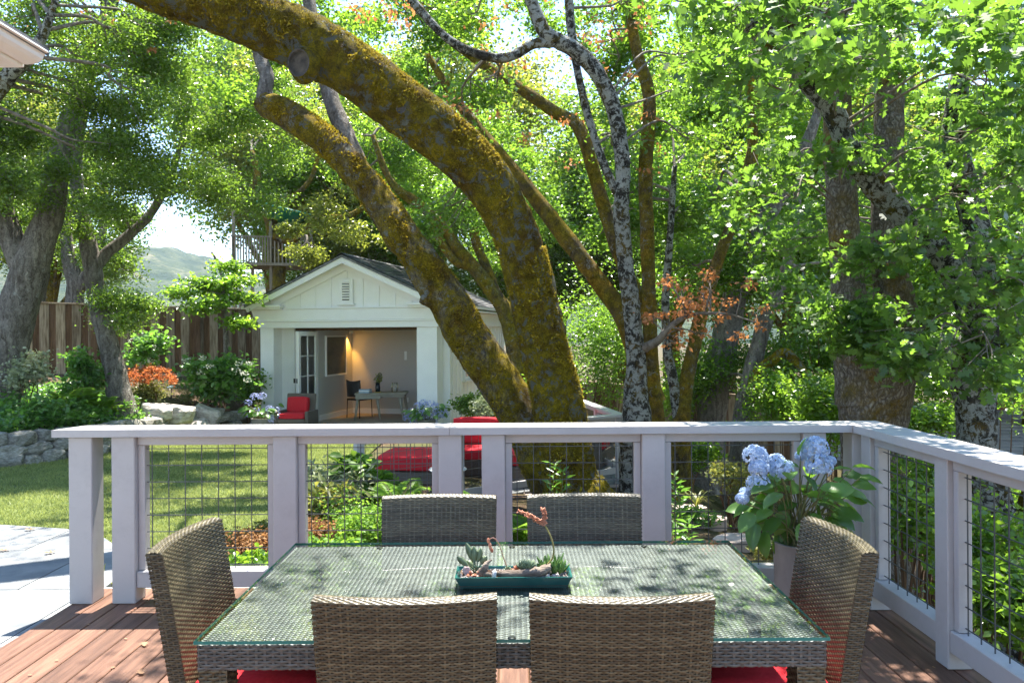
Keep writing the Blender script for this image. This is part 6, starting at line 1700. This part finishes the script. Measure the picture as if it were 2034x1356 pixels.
# leafy bushes of the left bank
BK = [("leafy_bush", "glossy leaved bush in the middle of the left bank before the fence", 165, 735, 13.8, (0.42,0.4,0.55), 1700, 0.085, 'lf_cover', T_OVAL),
      ("leafy_bush", "low spreading bush over the stone wall at the far left", 40, 828, 12.2, (0.75,0.5,0.42), 2300, 0.075, 'lf_cover', T_OVAL),
      ("leafy_bush", "low spreading bush in the middle of the bank above the stone wall", 150, 822, 13.0, (0.75,0.5,0.40), 2300, 0.075, 'lf_cover', T_OVAL),
      ("leafy_bush", "low bush at the right end of the bank near the white railing end", 240, 815, 14.0, (0.5,0.45,0.32), 1500, 0.07, 'lf_cover', T_OVAL),
      ("variegated_bush", "pale silvery leaved bush beside the thick left trunk", 55, 745, 12.6, (0.40,0.4,0.60), 1700, 0.06, 'lf_pale', T_OVAL),
      ("small_bush", "small yellow green bush right of the orange azalea", 362, 785, 16.4, (0.28,0.3,0.26), 900, 0.05, 'lf_azalea', T_LONG),
      ("small_bush", "little pale bush at the foot of the boulders", 285, 815, 15.0, (0.25,0.25,0.18), 500, 0.06, 'lf_pale', T_OVAL),
      ("cottage_bush", "glossy bush at the corner right of the cottage below its window", 930, 800, 15.6, (0.55,0.4,0.45), 1500, 0.075, 'lf_live', T_OVAL),
      ("cottage_bush", "pale leaved bush against the cottage side behind the red cushions", 965, 815, 14.9, (0.4,0.4,0.35), 900, 0.065, 'lf_pale', T_OVAL),
      ("fence_bush", "shady bush filling the corner between fence and cottage", 490, 770, 17.8, (0.45,0.5,0.55), 1500, 0.075, 'lf_shade', T_OVAL)]
for nm, lab, px, py, d, r_, n, sz, mt, tp_ in BK:
    bush(nm, lab, "bush", px, py, d, r_, n, sz, mt, tp_)
# orange azalea: foliage with flowers over it
az = bush("azalea", "round azalea bush covered in orange flowers beside the slender trunk", "azalea", 300, 782, 15.2, (0.50,0.45,0.36), 2400, 0.045, 'lf_azalea', T_OVAL)
rg = R_(71); p = at(297, 760, 15.1)
d = rg.standard_normal((150,3)); d /= np.linalg.norm(d,axis=1,keepdims=True); d[:,2] = np.abs(d[:,2])
cs = np.array(p) + d*np.array([0.46,0.42,0.30])
P = np.repeat(cs, 11, 0) + rg.standard_normal((150*11,3))*0.028
V, Fc = leaf_geo(rg, P - np.array(az.location), 0.042, 0.3, 0.6, T_PETAL, -0.3); link("flowers", np_mesh("flowers", V, Fc, MAT['fl_orange']), az)

# flat topped shrub with white lacecaps and a layered tree in front of the fence
def lace(name, label, px, py, d, r_, n, heads, seed, sz=0.11):
    t = bush(name, label, "shrub", px, py, d, r_, n, sz, 'lf_cover', T_OVAL, nst=8, sub=0.14)
    rg = R_(seed)
    for (hx, hy, hd) in heads:
        c = np.array(at(hx, hy, hd)); dd = rg.standard_normal((26,3)); dd /= np.linalg.norm(dd,axis=1,keepdims=True)
        P = c + dd*np.array([0.075,0.075,0.045]); V, Fc = leaf_geo(rg, P - np.array(t.location), 0.04, 0.3, 0.5, T_PETAL, -0.2)
        tag(link("flower_head", np_mesh("flower_head", V, Fc, MAT['fl_white']), t), kind="stuff")
    return t
lace("oakleaf_hydrangea", "small oakleaf hydrangea with cream flower heads above the orange azalea", 283, 700, 15.6, (0.45,0.4,0.42), 900, [(262,675,15.3),(310,690,15.3),(296,715,15.2),(245,742,15.4),(312,672,15.4)], 81)
lace("oakleaf_hydrangea", "large oakleaf hydrangea with white lacecaps against the fence left of the cottage", 425, 752, 16.6, (0.85,0.6,0.60), 2600, [(372,716,16.0),(402,712,16.0),(415,728,15.9),(398,740,15.9),(485,742,16.0),(490,755,16.0),(470,735,16.0),(474,722,16.1),(495,722,16.2)], 82, 0.125)
t15 = tree('T15', "layered_dogwood", "young dogwood with bright layered leaves before the fence", b_at(452, 17.2))
_, a15 = stem_mesh("trunk", [(452,790,17.2,7),(450,700,17.2,6),(446,620,17.2,5),(440,540,17.2,4),(420,500,17.2,2)], MAT['bark_grey'], t15, 8, 0.15, 0.1, 3, 0, 60)
rg = R_(83); cl = [(np.array(at(px,py,d)), np.array([0.42,0.42,0.10])) for px,py,d in [(400,560,17),(355,580,17),(450,560,16.8),(485,590,17.2),(420,600,16.6),(470,640,16.6),(450,530,17.3),(480,555,17.6),(425,575,17.4),(395,610,17.2)]]
foliage(t15, a15, rg, cl, 420, 0.10, 'lf_bright', T_OVAL, 9, 0.10, r0=0.014, up=1.4)

# ------------------------------------------------------------------ bed between the deck and the lawn
BD = [("penstemon", "tall leafy plant with pale leaves in the bed behind the second wire panel", 660, 955, 7.9, (0.42,0.35,0.26), 700, 0.12, 'lf_pale', T_LONG),
      ("penstemon", "broad pale leaved plant beside the white terrace post", 715, 940, 8.3, (0.40,0.35,0.22), 550, 0.12, 'lf_fern', T_OVAL),
      ("strap_plant", "clump of strap leaves in the bed behind the second wire panel", 640, 1000, 7.0, (0.35,0.3,0.20), 500, 0.17, 'lf_azalea', T_LONG),
      ("box_bush", "rounded small leaved bush behind the left rear chair", 720, 1040, 6.2, (0.42,0.35,0.26), 3800, 0.032, 'lf_fern', T_DIA),
      ("box_bush", "rounded small leaved bush right of the other one behind the chairs", 820, 1020, 6.4, (0.38,0.32,0.22), 3000, 0.034, 'lf_fern', T_DIA),
      ("heather", "low rusty orange ground shrub behind the first wire panel", 495, 1080, 6.0, (0.36,0.25,0.12), 2600, 0.030, 'lf_rust', T_DIA),
      ("heather", "rusty low ground shrub behind the second wire panel", 625, 1055, 6.1, (0.22,0.22,0.10), 1300, 0.030, 'lf_rust', T_DIA),
      ("green_cushion_plant", "bright green low plant under the first wire panel", 480, 1120, 5.6, (0.30,0.16,0.12), 800, 0.055, 'lf_bright', T_OVAL),
      ("green_cushion_plant", "yellow green low plant at the lawn edge left of the rusty shrub", 455, 1075, 6.3, (0.22,0.2,0.10), 700, 0.045, 'lf_azalea', T_OVAL),
      ("green_cushion_plant", "yellow green low plant right behind the rusty shrub", 530, 1055, 6.5, (0.2,0.2,0.14), 700, 0.045, 'lf_azalea', T_OVAL),
      ("green_cushion_plant", "leafy low plant under the second wire panel", 640, 1095, 5.7, (0.35,0.2,0.13), 900, 0.05, 'lf_fern', T_OVAL),
      ("green_cushion_plant", "small leafy plant at the foot of the second railing post", 310, 1172, 5.45, (0.2,0.12,0.10), 500, 0.05, 'lf_azalea', T_OVAL),
      ("yellow_shrub", "sunlit yellow green shrub behind the hydrangea", 1460, 945, 9.0, (0.45,0.4,0.25), 1500, 0.05, 'lf_azalea', T_DIA),
      ("yellow_shrub", "small yellow green shrub beside the hydrangea pot", 1535, 1085, 5.9, (0.25,0.25,0.16), 900, 0.045, 'lf_azalea', T_DIA),
      ("yellow_shrub", "shrub low beside the fence behind the fourth wire panel", 1370, 900, 11.5, (0.5,0.4,0.4), 1500, 0.06, 'lf_bright', T_OVAL),
      ("creeping_plant", "dark creeping plant beside the stone step behind the fourth wire panel", 1400, 1025, 8.2, (0.32,0.25,0.10), 900, 0.04, 'lf_cover', T_DIA),
      ("cover_bush", "leafy shrub glimpsed between the corner posts", 1648, 900, 6.6, (0.3,0.3,0.4), 1400, 0.05, 'lf_shade', T_DIA)]
for nm, lab, px, py, d, r_, n, sz, mt, tp_ in BD:
    p = at(px, py, d); zz = float(ground_z(p.x, p.y))
    py2 = CY + (CAMH - (zz + r_[2]*0.75))*F/d if p.z - zz > 0.75 or p.z < zz else py
    bush(nm, lab, "shrub", px, py2, d, r_, n, sz, mt, tp_, sub=0.06)

def lily(name, label, px, d, hgt, n, seed, mat='lf_cover'):
    rg = R_(seed); p = at(px, 800, d); zb = float(ground_z(p.x, p.y)); t = thing(name, label, "plant", (p.x, p.y, zb), 0, "upright leafy stems")
    q = MB(); C=[]; D=[]
    for s in range(n):
        b = Vector((rg.uniform(-.06,.06), rg.uniform(-.06,.06), 0)); e = b + Vector((rg.uniform(-.06,.06), rg.uniform(-.06,.06), hgt*rg.uniform(.75,1)))
        q.tube([b, (b+e)/2, e], [0.006,0.005,0.003], 5, cap=False)
        for i in range(26):
            s_ = 0.15 + 0.85*i/25; a = i*2.4; C.append(b + (e-b)*s_); D.append(Vector((math.cos(a), math.sin(a), 0.5)))
    V, Fc = leaf_geo(rg, np.array(C), 0.13, 0.25, 1.0, T_LONG, 0, np.array(D)); link("leaves", np_mesh("leaves", V, Fc, MAT[mat]), t)
    tag(q.build("stems", MAT['stem'], t), kind="stuff")
lily("upright_plant", "upright leafy stem standing before the mossy trunk", 1098, 7.6, 0.75, 2, 91)
lily("upright_plant", "upright leafy stems at the foot of the brown trunk behind the fourth wire panel", 1345, 7.2, 0.80, 3, 92)
lily("upright_plant", "shorter leafy stem beside the trunk behind the fourth wire panel", 1352, 6.4, 0.45, 2, 93)
# strap leaved plant on the slope
p = at(1383, 960, 8.6); zb = float(ground_z(p.x, p.y)); t = thing("strap_lily", "spiky strap leaved plant beside the stone steps", "plant", (p.x, p.y, zb))
rg = R_(95); q = MB()
for k in range(26):
    a = rg.random()*6.28; h = Vector((math.cos(a), math.sin(a), 0)); L = rg.uniform(.25,.42); prev = []
    sd_ = Vector((-math.sin(a), math.cos(a), 0)); b = len(q.v)
    for i in range(6):
        s = i/5; c = h*(L*0.75*s**1.3) + Vector((0,0,L*(1.3*s-0.9*s*s)+0.12)); w_ = 0.011*(1-s**2*0.95)
        q.v += [tuple(c-sd_*w_), tuple(c+sd_*w_)]
    for i in range(5): q.f.append((b+2*i, b+2*i+1, b+2*i+3, b+2*i+2)); q.mi.append(0); q.sm.append(True)
q.build("leaves", MAT['lf_azalea'], t); q = MB(); q.tube([(0,0,-0.02),(0,0,0.15)], [0.02,0.03], 8); q.build("stem", MAT['stem'], t)
# stone steps on the slope
for i, (px, py, d, sx, sy) in enumerate([(1395,992,8.4,0.55,0.35), (1368,975,9.0,0.45,0.32), (1560,1130,6.0,0.60,0.40), (1455,1012,7.6,0.5,0.34), (1205,955,9.6,0.36,0.3), (1215,985,8.9,0.42,0.3)]):
    p = at(px, py, d); zz = float(ground_z(p.x, p.y)); rnd = random.Random(i)
    poly = [(sx/2*math.cos(a)*rnd.uniform(.85,1.1), sy/2*math.sin(a)*rnd.uniform(.85,1.15)) for a in [k*math.pi/4+0.3 for k in range(8)]]
    q = MB(); q.prism(poly, -0.06, 0.055); o = q.build("stepping_stone", MAT['step_stone'], None, (p.x, p.y, zz + 0.02), (0,0,0.2*i))
    tag(o, ["sunlit flat step stone in the middle of the path behind the fourth wire panel", "flat step stone under the spiky strap leaved plant", "broad pale step stone nearest the deck beside the hydrangea pot", "flat step stone between the path and the hydrangea flowers", "reddish flat stone between the mossy trunk and the lichen oak", "pale flat stone just below the reddish one between the trunks"][i], "stepping stone", "flat stones on the path")

# path lights
for i, (px, py, d) in enumerate([(341, 790, 16.6), (426, 762, 17.2)]):
    p = at(px, py, d); zz = float(ground_z(p.x, p.y)); h = at(px, [781,755][i], d).z - zz
    h = min(max(h, 0.22), 0.5)
    t = thing("path_light", ["copper path light in front of the orange azalea", "dark path light under the white lacecap shrub"][i], "path light", (p.x, p.y, zz), 0, "garden path lights")
    q = MB(); q.tube([(0,0,-0.05),(0,0,h)], 0.009, 8); q.build("stake", MAT['dark_metal'], t)
    q = MB(); q.lathe([(0,h+0.05),(0.03,h+0.045),(0.11,h+0.005),(0.105,h),(0.02,h+0.02),(0,h+0.02)], 16); q.build("cap", [MAT['white'], MAT['dark_metal']][i], t)

# ------------------------------------------------------------------ hydrangeas
def floret_head(rg, c, r, n, size, flat=0.85):
    d = rg.standard_normal((n,3)); d /= np.linalg.norm(d,axis=1,keepdims=True); d = d[d[:,2] > -0.65]
    P = []; D = []; N = []
    for v in d:
        v = Vector(v); b = Vector(c) + Vector((v.x, v.y, v.z*flat))*r*rg.uniform(.9,1.04)
        a = v.orthogonal().normalized(); bb = v.cross(a); ph = rg.random()*1.57
        for k in range(4):
            th = ph + k*math.pi/2; dd = a*math.cos(th) + bb*math.sin(th) + v*0.12
            P.append(b); D.append(dd); N.append(v + Vector(rg.standard_normal(3))*0.2)
    return leaf_geo(rg, np.array(P), size, 0.25, 0, T_PETAL, 0, np.array(D), np.array(N))
def hydrangea(name, label, base, zb, pot, heads, leaves, seed, lsize, mat_f, hr_scale=1.0, group=None, spread=None):
    """base (x,y); pot (r,h); heads [(Vector, r)]; leaves [(Vector, size)]"""
    rg = R_(seed); t = thing(name, label, "potted plant", (*base, zb), 0, group); o = Vector(t.location)
    r_, h = pot; q = MB()
    q.lathe([(0,0),(r_*0.86,0),(r_*0.90,0.01),(r_,h-0.005),(r_,h),(r_*0.90,h),(r_*0.88,h-0.07),(0,h-0.07)], 32); q.build("pot", MAT['pot'], t)
    q = MB(); q.lathe([(0,h-0.05),(r_*0.885,h-0.05)], 24); q.build("soil", MAT['soil'], t)
    q = MB(); top = Vector((0,0,h-0.06))
    for c, hr in heads:
        c = c - o; b = top + Vector((rg.uniform(-.5,.5)*r_, rg.uniform(-.5,.5)*r_, 0)); m_ = b*0.5 + c*0.5 + Vector((0,0,0.05))
        P = catmull([b, m_, c - Vector((0,0,hr*0.6))], 5); q.tube(P, 0.0045, 6, cap=False)
        V, Fc = floret_head(rg, c, hr, int(90*hr_scale), max(0.012, hr*0.20)); link("flower_head", np_mesh("flower_head", V, Fc, MAT[mat_f]), t)
    C=[]; D=[]; N=[]; S=[]
    for c, sz, dr in leaves:
        c = c - o; b = top + Vector((rg.uniform(-.5,.5)*r_, rg.uniform(-.5,.5)*r_, 0)); m_ = b*0.45 + c*0.55 + Vector((0,0,0.06))
        P = catmull([b, m_, c], 5); q.tube(P, [0.004*(1-0.5*i/(len(P)-1)) for i in range(len(P))], 5, cap=False)
        C.append(c); D.append(dr); N.append(Vector((0,-0.35,1)) + Vector(rg.standard_normal(3))*0.35); S.append(sz)
    C=np.array(C); D=np.array(D); N=np.array(N)
    V, Fc = leaf_geo(rg, C, 1.0, 0.0, 1, T_BIG, 0, D, N)
    V = (V.reshape(len(C), -1, 3) - C[:,None,:])*np.array(S)[:,None,None] + C[:,None,:]
    link("leaves", np_mesh("leaves", V.reshape(-1,3), Fc, MAT[leafm]), t).data.polygons.foreach_set("use_smooth", np.ones(len(Fc), dtype=bool))
    tag(q.build("stems", MAT['stem'], t), kind="stuff"); return t
def _big():
    nu, V, Fc = 7, [], []
    for i in range(nu+1):
        s = i/nu; w_ = 0.34*math.sin(math.pi*min(1, s*0.93+0.03))**0.75*(1.12-0.35*s) if 0 < i < nu else 0.004
        for k, c in enumerate((-1,-0.5,0,0.5,1)):
            V.append((s, c*w_, 0.05 + 0.22*w_*abs(c) - 0.34*s*s + 0.02*math.sin(s*18)*abs(c)))
    for i in range(nu):
        for k in range(4): a = i*5+k; Fc.append((a, a+5, a+6, a+1))
    return np.array(V), np.array(Fc)
T_BIG = _big(); leafm = 'lf_hyd'
# the one on the deck
HD = 4.28
heads = [(at(px,py,HD+dz), rp*HD/F) for px,py,rp,dz in [(1500,904,24,0),(1507,929,19,-0.05),(1541,917,19,0.04),(1553,932,24,-0.02),(1506,959,22,-0.04),(1474,990,12,-0.05),(1480,977,10,0.02),(1618,890,27,0.02),(1627,925,26,-0.05),(1648,916,12,0.08),(1590,905,10,0.1)]]
rg = R_(99)
LV = []
for px,py,sz,ax,ay in [(1590,905,.11,0,.8),(1560,975,.12,-.6,.1),(1600,970,.12,.2,-.3),(1635,965,.11,.5,-.2),(1660,955,.11,.8,-.1),(1680,945,.12,.9,.1),(1700,930,.10,.9,.3),(1690,985,.13,.9,-.1),(1665,1000,.12,.8,-.2),(1655,1020,.13,.8,-.4),(1620,1000,.13,.1,-.7),(1585,1000,.13,-.3,-.6),(1560,1015,.13,-.4,-.8),(1530,1000,.13,-.7,-.5),(1510,1000,.12,-.9,-.3),(1490,1020,.12,-.8,-.6),(1500,1040,.13,-.5,-.9),(1520,1055,.12,-.3,-1),(1545,1060,.12,.0,-1),(1580,1050,.13,-.2,-.9),(1610,1045,.12,.4,-.7),(1640,1030,.12,.7,-.5),(1600,1075,.12,-.1,-1),(1620,1090,.12,-.3,-.8),(1540,985,.12,-.5,0),(1575,950,.10,-.2,.4),(1520,975,.11,-.7,.2),(1650,980,.12,.6,.3),(1605,1015,.12,.0,-.4),(1480,1010,.11,-.9,.1),(1700,965,.11,1,.2),(1715,950,.10,1,.1),(1570,1030,.13,-.5,-.5),(1545,1030,.13,-.6,-.4),(1630,1055,.12,.5,-.8),(1595,985,.12,.3,.1),(1615,945,.11,.3,.3),(1660,935,.10,.7,.3),(1585,930,.10,-.3,.2),(1535,955,.10,-.3,.2)]:
    LV.append((at(px - 8*ax, py, HD + rg.uniform(-.14,.14)), sz*1.12, Vector((ax, rg.uniform(-.7,.3), ay*0.8))))
for k in range(62):
    a = rg.random()*6.28; e = rg.random()**0.5
    px, py = 1592 + 105*e*math.cos(a), 1003 + 72*e*math.sin(a)
    LV.append((at(px, py, HD + rg.uniform(-.2,.22)), rg.uniform(.10,.145), Vector((math.cos(a)*1.0, rg.uniform(-.9,.5), -0.25 - 0.35*math.sin(a) + rg.uniform(-.3,.3)))))
hb = at(1590, 1090, HD)
hydrangea("potted_hydrangea", "tall grey pot of blue hydrangea in the deck corner beside the dining chair", (hb.x, hb.y), 0.001, (0.145, 0.47), heads, LV, 55, 0.12, 'fl_blue', 2.0)
# two pots by the cottage
def shed_pot(label, px, py, d, heads_px, seed, rpx, zb):
    p = at(px, py, d); rg = R_(seed)
    heads = [(at(a,b,d + rg.uniform(-.12,.1)), rp*d/F) for a,b,rp in heads_px]
    LV = []
    for k in range(46):
        a = rg.random()*6.28; el = rg.uniform(-.1,.9); rr_ = rpx*d/F*rg.uniform(.4,1)
        c = Vector((p.x + math.cos(a)*rr_, p.y + math.sin(a)*rr_*0.8, zb + 0.34 + rr_*0.8*math.sin(el)))
        LV.append((c, 0.15, Vector((math.cos(a), math.sin(a), rg.uniform(-.5,.2)))))
    return hydrangea("cottage_hydrangea", label, (p.x, p.y), zb, (0.20, 0.26), heads, LV, seed, 0.12, 'fl_lilac', 0.7, "hydrangea pots beside the cottage door")
shed_pot("pot of blue hydrangea left of the cottage door beside the lounge chair", 518, 838, 16.4, [(492,800,8),(506,788,9),(521,787,9),(494,824,7),(548,815,8),(540,833,9),(554,826,8),(535,812,8),(510,815,7)], 56, 34, -0.362)
shed_pot("pot of lilac blue hydrangea in front of the cottage's right column", 846, 838, 16.0, [(818,818,9),(830,806,9),(842,800,9),(856,802,9),(868,808,9),(879,812,9),(848,815,9),(862,820,10),(876,824,10),(834,822,9),(850,830,9),(808,830,8),(820,834,9),(884,822,8),(866,834,8)], 57, 40, -0.362)

# foliage in the vase on the desk
rg = R_(58); P = []; q = MB()
for k in range(9):
    a = rg.random()*6.28; e = Vector((0.11*math.cos(a)*rg.uniform(.4,1.2), 0.11*math.sin(a), 0.34+0.10*rg.random())); q.tube([(0,0,0.05), (e.x*.4, e.y*.4, 0.24), e], 0.003, 4, cap=False)
    for i in range(16): P.append(np.array([e.x*(i/15)**0.7, e.y*(i/15)**.7, 0.2 + (e.z-0.2)*i/15]) + rg.standard_normal(3)*0.02)
V, Fc = leaf_geo(rg, np.array(P), 0.05, 0.3, 0.6); link("leaves", np_mesh("leaves", V, Fc, MAT['lf_live']), vase); tag(q.build("stems", MAT['stem'], vase), kind="stuff")

# ------------------------------------------------------------------ fallen leaves on deck and patio
lf = [(287,1280,0),(330,1301,0),(280,1336,0),(113,1311,1),(176,1240,1),(1700,1298,0),(60,1052,2),(100,1098,2),(8,1093,2),(250,1268,1),(1855,1325,1),(225,1325,1),(60,1340,1),(1720,1305,1)]
labs = ["curled dry leaf on the deck left of the table", "curled dry leaf right of the first one close to the left chair", "curled dry leaf nearest the picture's lower left edge", "tiny dry leaf on the third deck board", "tiny dry leaf near the end railing post", "small pale dry leaf on the deck right of the table", "dry leaf at the rounded end of the stone patio", "dry leaf in the middle of the stone patio", "dry leaf at the left edge of the stone patio", "tiny dry leaf between two deck boards near the left chair", "tiny dry leaf at the foot of the side railing post", "tiny dry leaf in the sunlit part of the left deck", "tiny dry leaf at the lower left corner of the deck", "tiny dry leaf beside the pale one right of the table"]
rg = R_(60)
for i, (px, py, k) in enumerate(lf):
    zt = 0.004 if k < 2 else -0.024; d = (CAMH - zt)*F/(py - CY + ROLL*(px-CX)); p = at(px, py, d)
    sz = [0.062, 0.022, 0.085][k]
    T, Fc = T_LOBE; a = rg.random()*6.28
    V = T.copy(); V[:,0] -= 0.5; V[:,2] = 0.05 + 0.9*V[:,1]**2 + 0.5*V[:,0]**2*rg.uniform(.3,1); V *= sz
    c_, s_ = math.cos(a), math.sin(a); V[:,:2] = V[:,:2] @ np.array([[c_, s_],[-s_, c_]])
    o = link("dry_leaf", np_mesh("dry_leaf", V, Fc, MAT['dry_leaf']), None, (p.x, p.y, zt)); tag(o, labs[i], "leaf", "fallen dry leaves")

print("TRIS", sum(len(m.loops) - 2*len(m.polygons) for m in bpy.data.meshes))

# ------------------------------------------------------------------ haze: the air between here and the hill
hz = MB(); hz.box((-1400, -300, -13), (900, 1400, 135))
m = bpy.data.materials.new("haze_air"); m.use_nodes = True; nt = m.node_tree; nt.nodes.clear()
out = nt.nodes.new("ShaderNodeOutputMaterial"); pv = nt.nodes.new("ShaderNodeVolumePrincipled")
pv.inputs["Color"].default_value = (0.72, 0.83, 1.0, 1); pv.inputs["Density"].default_value = 0.00022; pv.inputs["Anisotropy"].default_value = 0.3
nt.links.new(pv.outputs[0], out.inputs["Volume"])
tag(hz.build("haze", m), kind="stuff")
